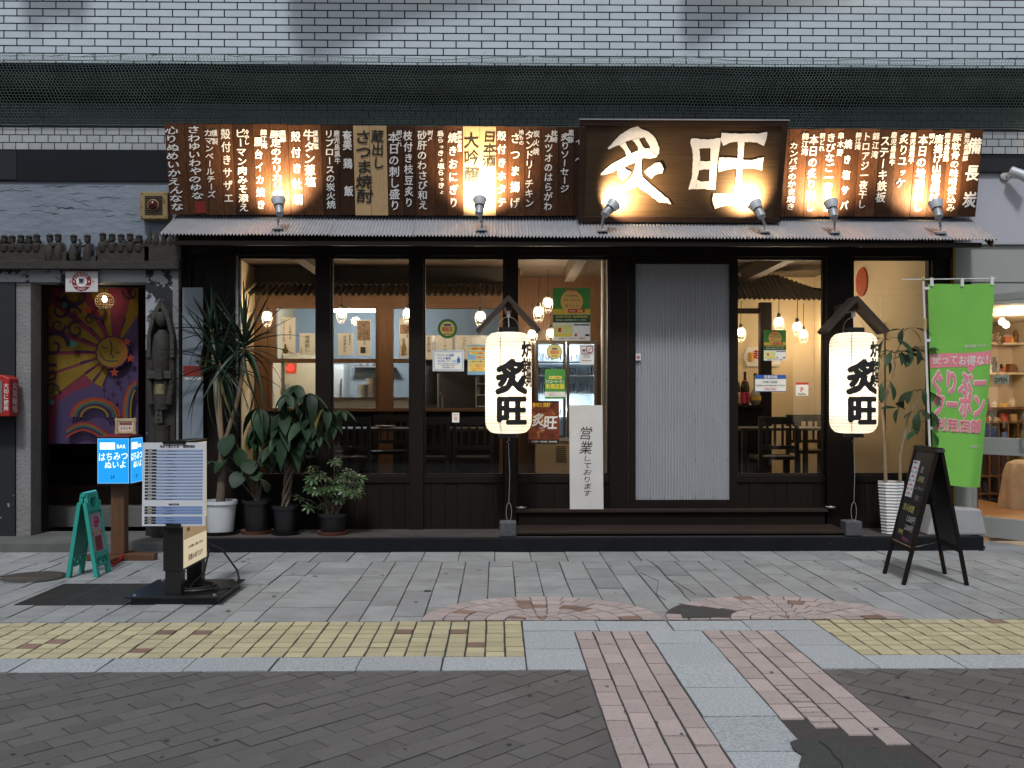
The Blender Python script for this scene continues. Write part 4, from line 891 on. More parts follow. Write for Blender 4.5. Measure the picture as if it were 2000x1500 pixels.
bp_ = menu_sheet(550, 577, 620, 694, [('心を醸す酒', .62, .8, .42, .075)], 'tall narrow poster of a sake flask on the kitchen hatch', YK - .034)
fc = Face((X(550, YK - .034), YK - .034, Zp(694, YK - .034)), (1, 0, 0), (0, 0, 1)); H2 = Zp(620, YK) - Zp(694, YK)
Text().col(fc, '大地が育てた芋焼酎', .03, H2 * .95, H2 * .35, .05 * H2, bold=.01, h=.002).build('lettering', C(170, 40, 40), bp_)
MB().lathe([(.018, 0), (.03, .01), (.034, .04), (.012, .075), (.008, .11)], (X(557, YK) + .01, YK - .036, Zp(690, YK)), 12).build('flask_print', C(95, 90, 50), bp_).scale = (1, 1, 1)
pd = menu_sheet(697, 724, 625, 695, [('芋焼酎', .55, .5, .3, .07)], 'tall dim photo poster under the tube light'); sheet('photo_print', 698, 723, 627, 665, YK - .037, surf('photo_print', (.30, .2, .13), .5, var=.9, scale=40), pd, .0015)
sheet('print_box', 704, 714, 678, 690, YK - .037, C(60, 55, 50), pd, .0015)
pe = menu_sheet(780, 802, 622, 698, [('黒糖の酒', .7, .8, .5, .07)], 'tall bottle poster beside the middle window post'); sheet('photo_print', 782, 800, 634, 652, YK - .037, surf('photo_print2', (.36, .22, .13), .5, var=.9, scale=40), pe, .0015)
MB().lathe([(.03, 0), (.032, .09), (.012, .14), (.011, .19)], (X(786, YK) + .02, YK - .037, Zp(692, YK)), 12).build('bottle_print', C(150, 130, 90), pe)
# pendant lamps in wire cages
def pendant(px, py, y, label, power=10, cord=.3):
    c_ = P(px, py, y); e = thing('pendant_lamp', label, 'pendant lamp', c_, 'caged pendant bulbs')
    MB().tube([(c_.x, y, c_.z + .09), (c_.x + .004, y, c_.z + .09 + cord)], .004, 6).build('cord', M['cable'], e)
    MB().lathe([(.012, .035), (.022, .045), (.022, .085), (.01, .1)], c_, 12).build('socket', M['blackm'], e, smooth=True)
    MB().lathe([(.003, -.058), (.026, -.050), (.043, -.022), (.044, 0), (.032, .028), (.014, .045)], c_, 16).build('bulb', M['pendglow'], e, smooth=True)
    cg = MB()
    for k in range(6):
        a = k * math.pi / 3; cg.tube([(c_.x + r * math.cos(a), y + r * math.sin(a), c_.z + h) for r, h in ((.02, .06), (.05, .03), (.062, -.02), (.045, -.10), (.015, -.13))], .0022, 4)
    for r, h in ((.062, -.02), (.045, -.10)): cg.tube([(c_.x + r * math.cos(a), y + r * math.sin(a), c_.z + h) for a in (2 * math.pi * k / 16 for k in range(17))], .0022, 4)
    stuff(cg.build('cage', M['wire'], e)); lamp('pendant_light', c_ + Vector((0, -.05, -.0)), power, WARM2, .06, parent=e)
M['pendglow'] = glow('pendant_bulb', (1, .80, .52), 30)
for q in ((522, 617, 2.3, 'caged bulb hanging beside the tall yucca at the end of the screen'), (667, 611, 2.3, 'caged bulb hanging in front of the kitchen tube light'), (797, 611, 2.3, 'caged bulb hanging by the wide post of the screen'), (938, 617, 2.2, 'caged bulb hanging just behind the gabled hood by the red poster'),
          (1052, 608, 2.0, 'caged bulb hanging beside the green and gold poster, low one'), (1070, 590, 2.4, 'caged bulb hanging beside the green and gold poster, high one'), (1040, 652, 3.1, 'caged bulb hanging above the glass door fridge'), (1076, 650, 3.2, 'caged bulb hanging over the fridge behind the gold poster'),
          (1447, 648, 3.0, 'caged bulb hanging above the sake bottles'), (1521, 628, 2.2, 'caged bulb hanging right over the small green poster'), (1557, 637, 2.8, 'caged bulb hanging beside the small green poster'), (1569, 652, 3.3, 'caged bulb hanging low before the far cream wall')): pendant(*q, power=12)
# lean-to roof and the dining corner on the banner side
lt = thing('inner_roof', 'sloping corrugated tin roof inside over the dining corner', 'roof', (X(1520, 2.6), 2.9, Zp(583, 2.6)))
vs = []; n = 34 * 8; A0, A1, B0, B1 = P(1330, 583, 2.6), P(1660, 586, 2.6), P(1330, 470, 3.5), P(1660, 590, 2.75)
B1 = P(1625, 575, 2.9)
for i in range(n + 1):
    t = i / n; zz = .010 * math.sin(i / 8 * 2 * math.pi); a = A0.lerp(A1, t); b = B0.lerp(B1, t); vs += [(a.x, a.y, a.z + zz), (b.x, b.y, min(b.z, CZ - .03) + zz)]
MB().add(vs, [(2 * i, 2 * i + 2, 2 * i + 3, 2 * i + 1) for i in range(n)]).build('tin_sheet', M['tin2'], lt, smooth=True)
MB().bar((B0.x, B0.y - .02, min(B0.z, CZ - .03) + .03), B1 + Vector((0, -.02, .03)), .05, .05).build('ridge_bar', M['darkwood'], lt)
box('post', X(1484, 2.9), X(1506, 2.9), 2.87, 2.97, FZ, Zp(590, 2.9), M['darkwood'], lt)
box('tie_beam', X(1400, 2.95), X(1484, 2.95), 2.9, 2.96, Zp(612, 2.95), Zp(602, 2.95), M['darkwood'], lt)
hx_ = thing('hexagon_sign', 'white six sided wall sign with one red character', 'sign', (X(1490, 3.58), 3.58, Zp(700, 3.58)))
c_ = P(1490, 697, 3.58); W2, H2 = .26, .125
MB().prism([(-W2, 0), (-W2 * .8, H2), (W2 * .8, H2), (W2, 0), (W2 * .8, -H2), (-W2 * .8, -H2)], lambda u, v, h: (c_.x + u, 3.59 - h, c_.z + v), .015).build('panel', M['white'], hx_)
hf = Face((c_.x, 3.573, c_.z), (1, 0, 0), (0, 0, 1)); Text().ch(hf, '起', -.06, .03, .15, .13, bold=.03, h=.002).build('lettering', C(160, 40, 30), hx_)
MB().lathe([(.03, 0), (.036, .02), (.036, .1), (.03, .115)], (c_.x - .16, 3.575, c_.z - .06), 12).build('lantern_print', C(200, 150, 70), hx_)
# counter with bottles
ct = thing('bottle_counter', 'dark counter carrying sake bottles in the dining corner', 'counter', (X(1460, 2.9), 2.9, FZ))
zc = Zp(791, 2.9); box('top', X(1405, 2.9), X(1478, 2.9), 2.55, 3.05, zc - .03, zc, M['darkwoodh'], ct); box('front', X(1408, 2.9), X(1476, 2.9), 2.6, 3.0, FZ, zc - .031, M['darkwood'], ct)
for px, kind, lb in ((1437, 'cream', 'dark sake bottle with a cream label'), (1455, 'pink', 'dark sake bottle with a bright pink label and neck'), (1475, 'pale', 'round clear bottle with a gold label')):
    x = X(px, 2.85); e = thing('sake_bottle', lb, 'bottle', (x, 2.85, zc)); big = kind == 'pale'
    prof = [(.05, .001), (.054, .01), (.054, .22), (.045, .27), (.02, .31), (.016, .37), (.018, .395)] if not big else [(.04, .001), (.068, .04), (.07, .10), (.05, .16), (.02, .21), (.018, .32), (.02, .36)]
    MB().lathe(prof, (x, 2.85, zc), 20).build('body', surf('bottle_' + kind, (.03, .02, .012) if not big else (.25, .25, .2), .12, var=.1), e, smooth=True)
    MB().lathe([(.0195, .395), (.0195, .41)] if not big else [(.021, .36), (.021, .39)], (x, 2.85, zc), 12).build('cap', M['blackm'], e)
    MB().lathe([(.0548, .02), (.0548, .155)] if not big else [(.0705, .06), (.0712, .11)], (x, 2.85, zc), 20, cap=False).build('label_band', {'cream': C(215, 200, 160), 'pink': C(225, 60, 110), 'pale': C(200, 170, 60)}[kind], e, smooth=True)
    if kind == 'pink': MB().lathe([(.0465, .262), (.026, .302)], (x, 2.85, zc), 20, cap=False).build('neck_band', C(225, 60, 110), e)
    if not big: Text().col(Face((x, 2.85 - .056, zc), (1, 0, 0), (0, 0, 1)), {'cream': '久保田', 'pink': '越後桜'}[kind], .012, .15, .02, .042, bold=.02, h=.001).build('lettering', M['letterk'], e)
# tables and chairs
def table(px, y, wd, dp, label):
    x = X(px, y); e = thing('dining_table', label, 'table', (x, y, FZ)); box('tabletop', x - wd / 2, x + wd / 2, y - dp / 2, y + dp / 2, 1.0, 1.03, M['table'], e, bevel=.004)
    for sx in (-1, 1):
        for sy in (-1, 1): box('leg', x + sx * (wd / 2 - .06) - .025, x + sx * (wd / 2 - .06) + .025, y + sy * (dp / 2 - .06) - .025, y + sy * (dp / 2 - .06) + .025, FZ, .999, M['table'], e)
def chair(px, y, label, back=-1, wd=.42):
    x = X(px, y); e = thing('dining_chair', label, 'chair', (x, y, FZ)); h = FZ
    box('seat', x - wd / 2, x + wd / 2, y - .2, y + .2, h + .41, h + .45, M['chair'], e, bevel=.006)
    yb = y + back * .2
    for sx in (-1, 1):
        box('leg', x + sx * (wd / 2 - .02) - .02, x + sx * (wd / 2 - .02) + .02, y - back * .2 - .02, y - back * .2 + .02, h, h + .409, M['chair'], e)
        box('back_post', x + sx * (wd / 2 - .02) - .02, x + sx * (wd / 2 - .02) + .02, yb - .02, yb + .02, h, h + .86, M['chair'], e)
    box('top_rail', x - wd / 2 + .04, x + wd / 2 - .04, yb - .012, yb + .012, h + .78, h + .86, M['chair'], e)
    box('lower_rail', x - wd / 2 + .04, x + wd / 2 - .04, yb - .012, yb + .012, h + .52, h + .56, M['chair'], e)
    for k in range(4): xx = x - wd / 2 + .09 + k * (wd - .18) / 3; box('slat', xx - .012, xx + .012, yb - .008, yb + .008, h + .561, h + .779, M['chair'], e)
table(600, 1.75, 1.1, .7, 'dark dining table behind the potted plants'); table(790, 1.75, 1.0, .7, 'dark dining table with a white plate behind the middle window'); table(920, 1.75, 1.1, .7, 'dark dining table beside the lantern post'); table(1515, 1.9, 1.0, .75, 'dark dining table in the corner near the bottles')
for px, y, lb, b in ((592, 1.2, 'black slatted chair with its back to the potted plants', -1), (690, 1.2, 'black slatted chair standing free by the first window post', -1), (842, 1.2, 'black slatted chair by the window under the hygiene notice', -1), (925, 1.2, 'black slatted chair by the window under the yellow notice', -1), (640, 2.35, 'black slatted chair against the wooden screen by the red lamp', 1), (760, 2.35, 'black slatted chair against the wide screen post', 1), (1510, 1.25, 'black slatted chair facing the corner table', -1), (1580, 2.4, 'black slatted chair behind the corner table', 1), (1745, 1.9, 'black slatted chair against the side wall behind the ribbed pot', 1)): chair(px, y, lb, b)
pt_ = MB().lathe([(.05, 0), (.06, .004), (.11, .022), (.112, .025), (.05, .01)], (X(752, 1.6), 1.6, 1.031), 24, cap=False).build('dinner_plate', M['ceramic'], smooth=True); tag(pt_, 'white plate on the dark table behind the middle window', 'plate')
# glass door fridge
yf = 3.0; x0, x1 = X(1046, yf), X(1166, yf); zt_ = Zp(664, yf)
fg = thing('drinks_fridge', 'two door glass fridge full of drinking glasses', 'fridge', ((x0 + x1) / 2, yf, FZ))
fr = MB(); z0 = Zp(855, yf)
fr.box(x0, x1, yf + .03, yf + .5, zt_ - .03, zt_).box(x0, x0 + .03, yf + .03, yf + .5, z0, zt_ - .03).box(x1 - .03, x1, yf + .03, yf + .5, z0, zt_ - .03).box(x0, x1, yf + .5, yf + .53, z0, zt_).box(x0, x1, yf, yf + .53, z0 - .04, z0)
fr.build('cabinet', surf('fridge_shell', (.62, .68, .74), .4), fg)
xm = (x0 + x1) / 2
for a, b in ((x0, xm - .004), (xm + .004, x1)):
    dd = MB().box(a, b, yf, yf + .028, zt_ - .05, zt_).box(a, b, yf, yf + .028, z0, z0 + .03).box(a, a + .035, yf, yf + .028, z0 + .03, zt_ - .05).box(b - .035, b, yf, yf + .028, z0 + .03, zt_ - .05).build('door', surf('brushed_door_frame', (.25, .23, .20), .4, .5), fg)
    box('pane', a + .035, b - .035, yf + .012, yf + .016, z0 + .03, zt_ - .05, M['pane2'], dd)
box('base_panel', x0, x1, yf + .02, yf + .5, FZ, z0 - .041, M['cream'], fg)
gr = MB()
for i in range(9): gr.box(X(1086, yf), X(1106, yf), yf + .015, yf + .019, Zp(872 + i * 3.7, yf) - .008, Zp(872 + i * 3.7, yf))
stuff(gr.build('vent_grille', M['iron'], fg))
for i, py in enumerate((706, 733, 768, 812)):
    z = Zp(py, yf + .2); sh_ = box('shelf', x0 + .032, x1 - .032, yf + .08, yf + .46, z - .012, z, M['white'], fg)
    for j in range(9):
        xx = x0 + .075 + j * (x1 - x0 - .15) / 8 + random.uniform(-.01, .01); hh = (.09, .10, .13, .08)[i] * random.uniform(.85, 1.1)
        if random.random() < .12: continue
        b_ = MB().lathe([(.022, 0), (.030, hh), (.028, hh), (.02, .008)], (xx, yf + .15 + .1 * (j % 2), z + .001), 10, cap=False).build('drinking_glass', M['drink'], smooth=True); tag(b_, 'clear drinking glass on the %s shelf of the lit fridge' % ('top', 'second', 'third', 'bottom')[i], 'glass', 'glasses in the fridge')
lamp('fridge_light', ((x0 + x1) / 2, yf + .06, zt_ - .08), 22, (.86, .94, 1), .05, parent=fg); lamp('fridge_light', ((x0 + x1) / 2, yf + .06, z0 + .35), 14, (.86, .94, 1), .05, parent=fg)
box('door_casing', X(1176, 2.2), X(1200, 2.2), 2.0, 2.06, FZ, CZ, M['orangewood'], ks)
pp = MB().tube([(X(1180, 1.9), 1.9, FZ), (X(1180, 1.9), 1.9, CZ)], .035, 12); tag(pp.build('drain_pipe', M['pot'], smooth=True), 'pale vertical pipe beside the inner post past the gold poster', 'pipe')
# things on the side wall
ov = P(1688, 551, 1.95); e = MB().lathe([(.002, 0), (.16, 0), (.165, .01), (.16, .018), (.002, .018)], (RX - .001, ov.y, ov.z), 40, axis=(-1, 0, 0)).build('round_wall_plaque', surf('red_carved_plaque', (.42, .07, .03), .6, var=.3, scale=20, col2=(.6, .42, .25), c2amt=.9, c2scale=26, c2thr=.6), smooth=True); tag(e, 'round red plaque with pale marks on the cream side wall', 'plaque')
hk = MB().tube([(RX - .02, 1.32, 2.16), (RX - .02, 1.30, 2.02), (RX - .03, 1.24, 2.0), (RX - .03, 1.2, 2.04)], .007, 6); hk.tube([(RX - .02, 1.32, 2.16), (RX - .02, 1.27, 2.16), (RX - .02, 1.27, 2.02)], .007, 6); tag(hk.build('coat_hook', M['bamboo']), 'bent brass coat hook on the cream side wall', 'hook')
lamp('corner_lamp', (3.3, 1.2, 2.75), 9, WARM2, .08, parent=bpy.data.objects['inner_roof'])
# bills and stickers on the windows
def bill(name, a, b, t, u, base, blocks, texts, label, cat, y=YW - .012, tilt=0):
    s = tag(sheet(name, a, b, t, u, y, base), label, cat); W2 = X(b, y) - X(a, y); H2 = Zp(t, y) - Zp(u, y); fc = Face((X(a, y), y, Zp(u, y)), (1, 0, 0), (0, 0, 1))
    for i, (u0, v0, u1, v1, m_) in enumerate(blocks): onface(fc, u0 * W2, u1 * W2, (1 - v1) * H2, (1 - v0) * H2, .0004 + i * .0004, .0008 + i * .0004).build('printed_panel', m_, s)
    for tx, u_, v_, hh, wd, m_ in texts: Text().line(fc, tx, u_ * W2, (1 - v_) * H2, hh * H2, wd=None if wd is None else wd * W2, bold=.02, h=.0008 + len(blocks) * .0004 + .001).build('lettering', m_, s)
    return s
BL = C(45, 95, 175); GR = C(70, 140, 60); YE_ = C(238, 215, 110); RD = C(195, 50, 40); WH = C(240, 238, 230); DK = C(40, 40, 45)
bill('hygiene_notice', 845, 906, 684, 725, WH, [], [('アルコール消毒', .40, .24, .13, .55, BL), ('マスク着用', .36, .39, .13, .42, BL), ('着用お願いします', .36, .52, .07, .4, BL), ('Please disinfect with alcohol', .5, .64, .07, .66, BL), ('and wear a mask', .5, .72, .07, .4, BL), ('ご協力お願いします', .5, .82, .06, .4, DK)], 'white hygiene notice edged with blue stripes on the window', 'notice')
hn = bpy.data.objects['hygiene_notice']; y = YW - .012; fc = Face((X(845, y), y, Zp(725, y)), (1, 0, 0), (0, 0, 1)); W2 = X(906, y) - X(845, y); H2 = Zp(684, y) - Zp(725, y); sm = MB()
for i in range(20):
    for v0 in (.02, .90):
        x = (.03 + i * .048) * W2; sm.add([fc.at(x, v0 * H2, .001), fc.at(x + .022 * W2, v0 * H2, .001), fc.at(x + .04 * W2, (v0 + .08) * H2, .001), fc.at(x + .018 * W2, (v0 + .08) * H2, .001)], [(0, 1, 2, 3)])
for i in range(10):
    for u0 in (.015, .93):
        v = (.12 + i * .077) * H2; sm.add([fc.at(u0 * W2, v, .001), fc.at((u0 + .05) * W2, v + .04 * H2, .001), fc.at((u0 + .05) * W2, v + .075 * H2, .001), fc.at(u0 * W2, v + .035 * H2, .001)], [(0, 1, 2, 3)])
stuff(sm.build('stripe_border', C(110, 160, 205), hn))
onface(fc, .78 * W2, .88 * W2, .40 * H2, .62 * H2, .0004, .001).build('printed_panel', BL, hn); onface(fc, .81 * W2, .85 * W2, .62 * H2, .72 * H2, .0004, .001).build('printed_panel', C(120, 165, 215), hn)
onface(fc, .62 * W2, .76 * W2, .42 * H2, .54 * H2, .0004, .001).build('printed_panel', C(175, 200, 225), hn)
bill('guest_notice', 913, 962, 674, 732, C(120, 165, 195), [(.04, .05, .9, .19, YE_), (.08, .22, .75, .32, YE_), (.34, .36, .95, .46, YE_), (.04, .50, .95, .59, YE_), (.04, .61, .95, .88, YE_)], [('入店時のお願い', .42, .12, .11, .7, RD), ('マスクの着用！', .4, .27, .07, .5, RD), ('手指の消毒', .62, .41, .07, .5, RD), ('ご協力をお願いします', .5, .545, .06, .8, DK), ('また、体温が37.5度以上', .48, .66, .05, .8, RD), ('ほどご家族不良の', .42, .72, .05, .66, RD), ('方の入店は、', .36, .78, .05, .5, RD), ('ご遠慮ください。', .42, .84, .05, .62, RD)], 'blue and yellow guest notice on the window half behind a lantern', 'notice')
def premium(a, b, t, u, label):
    s = bill('promotion_poster', a, b, t, u, WH, [(0, 0, 1, .5, GR), (0, .40, 1, .5, C(215, 185, 60)), (0, .505, 1, .66, C(35, 85, 50)), (.03, .70, .52, .92, C(225, 225, 150)), (.56, .69, .98, .92, C(246, 246, 240)), (.03, .88, .5, .925, C(235, 215, 70)), (.56, .69, .98, .715, DK), (.14, .76, .22, .84, RD), (.58, .87, .64, .92, RD), (.86, .88, .97, .915, DK)],
             [('2022年11月1日〜2023年2月28日', .5, .545, .05, .85, YE_), ('お支払い1,000円毎にポイント付与', .48, .61, .03, .8, WH), ('MAP', .72, .704, .02, None, WH), ('天文館プレミアムポイント事務局', .5, .96, .025, .7, DK)], label, 'poster')
    y = YW - .014; fc = Face((X(a, y), y, Zp(u, y)), (1, 0, 0), (0, 0, 1)); W2 = X(b, y) - X(a, y); H2 = Zp(t, y) - Zp(u, y)
    MB().lathe([(.30 * W2, .0), (.30 * W2, .001)], fc.at(.5 * W2, .74 * H2, .004), 32, axis=(0, -1, 0)).build('printed_disc', C(222, 175, 95), s)
    Text().line(fc, '天文館Pay', .5 * W2, .85 * H2, .045 * H2, wd=.36 * W2, h=.006).build('lettering', C(90, 60, 30), s); Text().line(fc, 'プレミアム', .5 * W2, .77 * H2, .06 * H2, wd=.46 * W2, h=.006).build('lettering', DK, s); Text().line(fc, 'ポイント', .5 * W2, .66 * H2, .06 * H2, wd=.36 * W2, h=.006).build('lettering', DK, s)
    onface(fc, .40 * W2, .85 * W2, .53 * H2, .60 * H2, .006, .0065).build('printed_panel', RD, s); Text().line(fc, '20%', .72 * W2, .565 * H2, .065 * H2, bold=.03, h=.008).build('lettering', YE_, s); Text().line(fc, '最大還元', .52 * W2, .565 * H2, .03 * H2, h=.008).build('lettering', WH, s)
    Text().line(fc, '開催中', .5 * W2, .95 * H2, .05 * H2, wd=.28 * W2, h=.006, bold=.03).build('lettering', C(225, 120, 80), s)
premium(1080, 1153, 562, 665, 'large green and gold poster with a map on the window by the pipe'); premium(1492, 1535, 644, 704, 'small green and gold poster under the hanging bulb')
bill('coupon_poster', 1064, 1104, 721, 779, GR, [(.22, .23, .82, .33, YE_), (0, .76, 1, .93, WH)], [('使ってお得な！', .52, .28, .06, .5, DK), ('ぐりぶークーポン', .5, .42, .13, .9, WH), ('利用店舗', .5, .58, .19, .88, C(245, 225, 70)), ('クーポンをご利用いただけます', .42, .80, .04, .6, RD), ('お得なキャンペーン', .5, .87, .05, .6, DK)], 'small green coupon poster with yellow lettering on the fridge side window', 'poster')
rp = bill('dish_poster', 1032, 1092, 783, 867, surf('flaming_print', (.16, .035, .012), .4, var=.9, scale=14, col2=(.55, .2, .04), c2amt=.8, c2scale=12, c2thr=.55), [(0, .9, 1, 1, C(30, 12, 8)), (0, 0, 1, .04, C(30, 12, 8))], [('食材と焼酎', .42, .09, .11, .56, C(245, 205, 60)), ('17:00〜23:00', .36, .945, .055, .5, WH), ('(24:00)', .8, .945, .05, .26, WH), ('ABURI', .42, .63, .035, .16, WH), ('WAN', .46, .68, .035, .12, WH)], 'red flame poster with white brush characters beside the lantern', 'poster')
y = YW - .014; fc = Face((X(1032, y), y, Zp(867, y)), (1, 0, 0), (0, 0, 1)); W2 = X(1092, y) - X(1032, y); H2 = Zp(783, y) - Zp(867, y)
Text().ch(fc, '炙', .33 * W2, .56 * H2, .42 * W2, .32 * H2, bold=.03, h=.003, shear=.1, jit=.01).ch(fc, '旺', .72 * W2, .50 * H2, .46 * W2, .34 * H2, bold=.03, h=.003, shear=.1, jit=.01).build('lettering', WH, rp)
for px, py, r, lb in ((874, 642, 19, 'round certification sticker with a green rim on the hatch window'), (1083, 687, 15, 'round yellow certification sticker with a thin green rim above the coupon poster')):
    c_ = P(px, py, YW - .014); rr_ = r / 208; e = MB().lathe([(rr_, 0), (rr_, .0015)], c_, 36, axis=(0, -1, 0)).build('certification_sticker', C(60, 125, 60)); tag(e, lb, 'sticker')
    ri = .74 if r > 16 else .92
    MB().lathe([(rr_ * ri, 0), (rr_ * ri, .0006)], c_ + Vector((0, -.0018, 0)), 36, axis=(0, -1, 0)).build('printed_disc', C(236, 214, 130), e); fc = Face(c_, (1, 0, 0), (0, 0, 1))
    Text().line(fc, '認証店', 0, -rr_ * .05, rr_ * .5, wd=rr_ * 1.05, bold=.03, h=.004).build('lettering', C(205, 75, 40), e); onface(fc, -rr_ * .36, rr_ * .36, rr_ * .28, rr_ * .48, .0028, .0034).build('printed_panel', C(50, 85, 130), e)
    Text().line(fc, '鹿児島県', 0, -rr_ * .55, rr_ * .2, h=.004).build('lettering', DK, e)
bill('no_smoking_notice', 1132, 1160, 673, 712, WH, [(.08, .08, .92, .38, DK), (.11, .10, .49, .36, WH), (.52, .10, .89, .36, WH), (.2, .24, .4, .33, DK)], [('⊘', .70, .23, .27, None, RD), ('喫煙専用室あり', .5, .46, .06, .8, DK), ('Smoking', .5, .55, .05, .4, DK), ('area inside', .5, .63, .05, .5, DK), ('20歳未満立入禁止', .5, .80, .05, .7, DK)], 'small white no smoking notice on the fridge side window', 'notice')
bill('small_card', 883, 897, 806, 825, WH, [(.25, .42, .75, .8, C(215, 190, 180))], [('お知らせ', .5, .2, .14, .6, C(160, 80, 70))], 'small white card low on the hatch window', 'card')
bill('opening_hours_sign', 1475, 1535, 732, 765, WH, [(0, 0, 1, .24, BL), (0, .96, 1, 1, BL), (.28, .76, .70, .92, C(235, 190, 185)), (.295, .775, .685, .905, WH)], [('営業時間', .5, .12, .2, .42, WH), ('17:00〜24:00', .48, .42, .17, .46, DK), ('FOOD L.O 23:00 Drink L.O 23:30', .5, .62, .11, .92, DK), ('定休日 不定休', .49, .84, .12, .36, RD)], 'white opening hours sign with a blue heading', 'sign')
bill('payment_sticker', 1554, 1579, 747, 773, WH, [(0, 0, 1, .16, RD)], [('P', .5, .52, .5, None, RD), ('PayPay', .5, .85, .2, .6, DK)], 'small white sticker with a red P on the corner window', 'sticker')
# ================================================================== the neighbour on the carved lintel side
M['navy'] = surf('dark_navy_beam', (.008, .010, .014), .7, spec=.2, var=.25, scale=2)
nb_ = thing('stair_entrance', 'peeling black and white stair entrance with a carved lintel', 'shopfront', (X(170, 0), 0, 0))
lx0 = X(-130, 0)
box('beam', lx0, X(331, 0), -.03, .2, Zp(358, 0), Zp(297, 0), M['navy'], nb_)
box('beam_end', lx0, X(36, 0), -.036, -.031, Zp(356, 0), Zp(300, 0), surf('grey_beam_patch', (.02, .023, .028), .7, spec=.2), nb_)
box('plaster_wall', lx0, X(345, 0), -.01, .2, Zp(530, 0), Zp(358, 0), M['plaster'], nb_)
ckr = MB(); rk_ = random.Random(12)
for i in range(34):
    x = rk_.uniform(X(-20, 0), X(320, 0)); z = rk_.uniform(Zp(450, 0), Zp(362, 0)); pts_ = [(x, -.0105, z)]
    for k in range(rk_.randint(3, 7)): x += rk_.uniform(.02, .05); z += rk_.uniform(-.016, .016); pts_.append((x, -.0105, z))
    if x < X(272, 0) or z < Zp(432, 0): ckr.tube(pts_, [.0004] + [rk_.uniform(.0012, .0026)] * (len(pts_) - 2) + [.0004], 4)
stuff(ckr.build('plaster_crack', M['mortar'], nb_))
box('lintel_wall', lx0, X(286, 0), -.015, .3, Zp(553, 0), Zp(528, 0) + .02, M['peelw'], nb_)
box('pier', X(286, 0), X(340, 0), -.02, .3, Zp(690, 0), Zp(527, 0), M['peel'], nb_); box('pier', X(286, 0), X(340, 0), -.02, .3, .0, Zp(690, 0), M['peeld'], nb_)
box('outer_pier', lx0, X(31, 0), -.02, .3, 0, Zp(553, 0), M['peeld'], nb_)
box('rendered_jamb', X(31, 0), X(60, 0), .0, .32, .0, Zp(553, 0), M['pillar'], nb_, bevel=.006)
box('jamb_strip', X(66, .2), X(77, .2), .17, .24, .1, Zp(557, .1), M['offwhite'], nb_)
box('door_frame', X(79, .25), X(90, .25), .2, .30, .1, Zp(560, .1), M['darkwood'], nb_)
box('frame_head', X(66, .25), X(287, .25), .2, .30, Zp(562, .2), Zp(553, 0), M['darkwood'], nb_)
box('timber_strip', X(341, 0), X(352, 0), -.05, .05, .0, Zp(455, 0), M['pillar'], nb_)
box('door_step', lx0, X(334, -.2), -.42, .32, -.02, .085, M['conc'], nb_, bevel=.01)
# passage and stairs
pw = surf('passage_wall', (.045, .04, .038), .8, var=.2)
box('passage_side', X(60, 0) - .6, X(60, 0) - .5, .3, 3.2, 0, 2.9, pw, nb_); box('passage_side', X(300, .2), X(300, .2) + .08, .3, 3.2, 0, 2.9, surf('orange_passage_wall', (.42, .15, .03), .7), nb_)
box('passage_back', X(60, 0) - .6, X(300, 0), 3.2, 3.3, 0, 3.2, pw, nb_); box('passage_ceiling', X(60, 0) - .6, X(300, 0), .3, 3.2, 2.9, 3.0, pw, nb_)
for i in range(9): box('stair', X(60, 0) - .5, X(300, .2) - .001, .62 + i * .27, 3.19, .085 + i * .19, .085 + (i + 1) * .19 - .001, M['conc'] if i == 0 else M['stepwood'], nb_)
# carved lintel
cl = thing('carved_lintel', 'dark wooden lintel carved with a row of small figures', 'carving', (X(175, -.1), -.1, Zp(527, -.1)))
ya, yb_ = -.11, -.025
box('base_rail', X(-40, ya), X(351, ya), ya, yb_, Zp(527, ya), Zp(511, ya), M['carved'], cl, bevel=.005)
rr = random.Random(21)
for a, b, t in ((-40, 90, 478), (85, 128, 492), (160, 190, 500), (185, 290, 482), (280, 352, 470)):
    x0, x1 = X(a, ya), X(b, ya); n = 14; zt2 = Zp(t, ya); zb2 = Zp(512, ya)
    pg = [(x0, zb2), (x1, zb2)] + [(x1 + (x0 - x1) * i / n, zt2 + rr.uniform(-.018, .012)) for i in range(n + 1)]
    MB().prism(pg, lambda u, v, h: (u, yb_ - .01 - h, v), .06).build('relief_ground', M['carved'], cl, bevel=.004)
for i, px in enumerate((6, 21, 37, 53, 69, 94, 112, 141, 169, 198, 217, 234, 252, 269)):
    x = X(px, ya); zh = Zp(467 + rr.uniform(-3, 3), ya); zb2 = Zp(510 if 90 < px < 180 else 492, ya); f = MB()
    f.lathe([(.035, zb2 - .0), (.045, zb2 + (zh - zb2) * .35), (.042, zb2 + (zh - zb2) * .55), (.018, zh - .035)], (x, ya + .035, 0), 10)
    f.lathe([(.004, zh - .040), (.024, zh - .028), (.030, zh), (.026, zh + .02), (.036, zh + .024), (.020, zh + .04), (.004, zh + .045)], (x + rr.uniform(-.008, .008), ya + .03, 0), 10)
    for k in range(3):
        lx = x + rr.uniform(-.06, .06); lz = zb2 + rr.uniform(0, .1); f.lathe([(.004, -.03), (.022, -.015), (.026, .005), (.012, .025), (.003, .035)], (lx, ya + .045, lz), 7, axis=(rr.uniform(-.8, .8), -.2, 1))
    f.build('figure', M['carved'], cl, smooth=True)
    s = 1 if i % 2 else -1
    MB().tube([(x, ya + .02, zh - .05), (x + s * .05, ya + .015, zh - .07), (x + s * .075, ya + .02, zh - .02 + rr.uniform(-.02, .02))], [.013, .012, .010], 6).build('arm', M['carved'], cl, smooth=True)
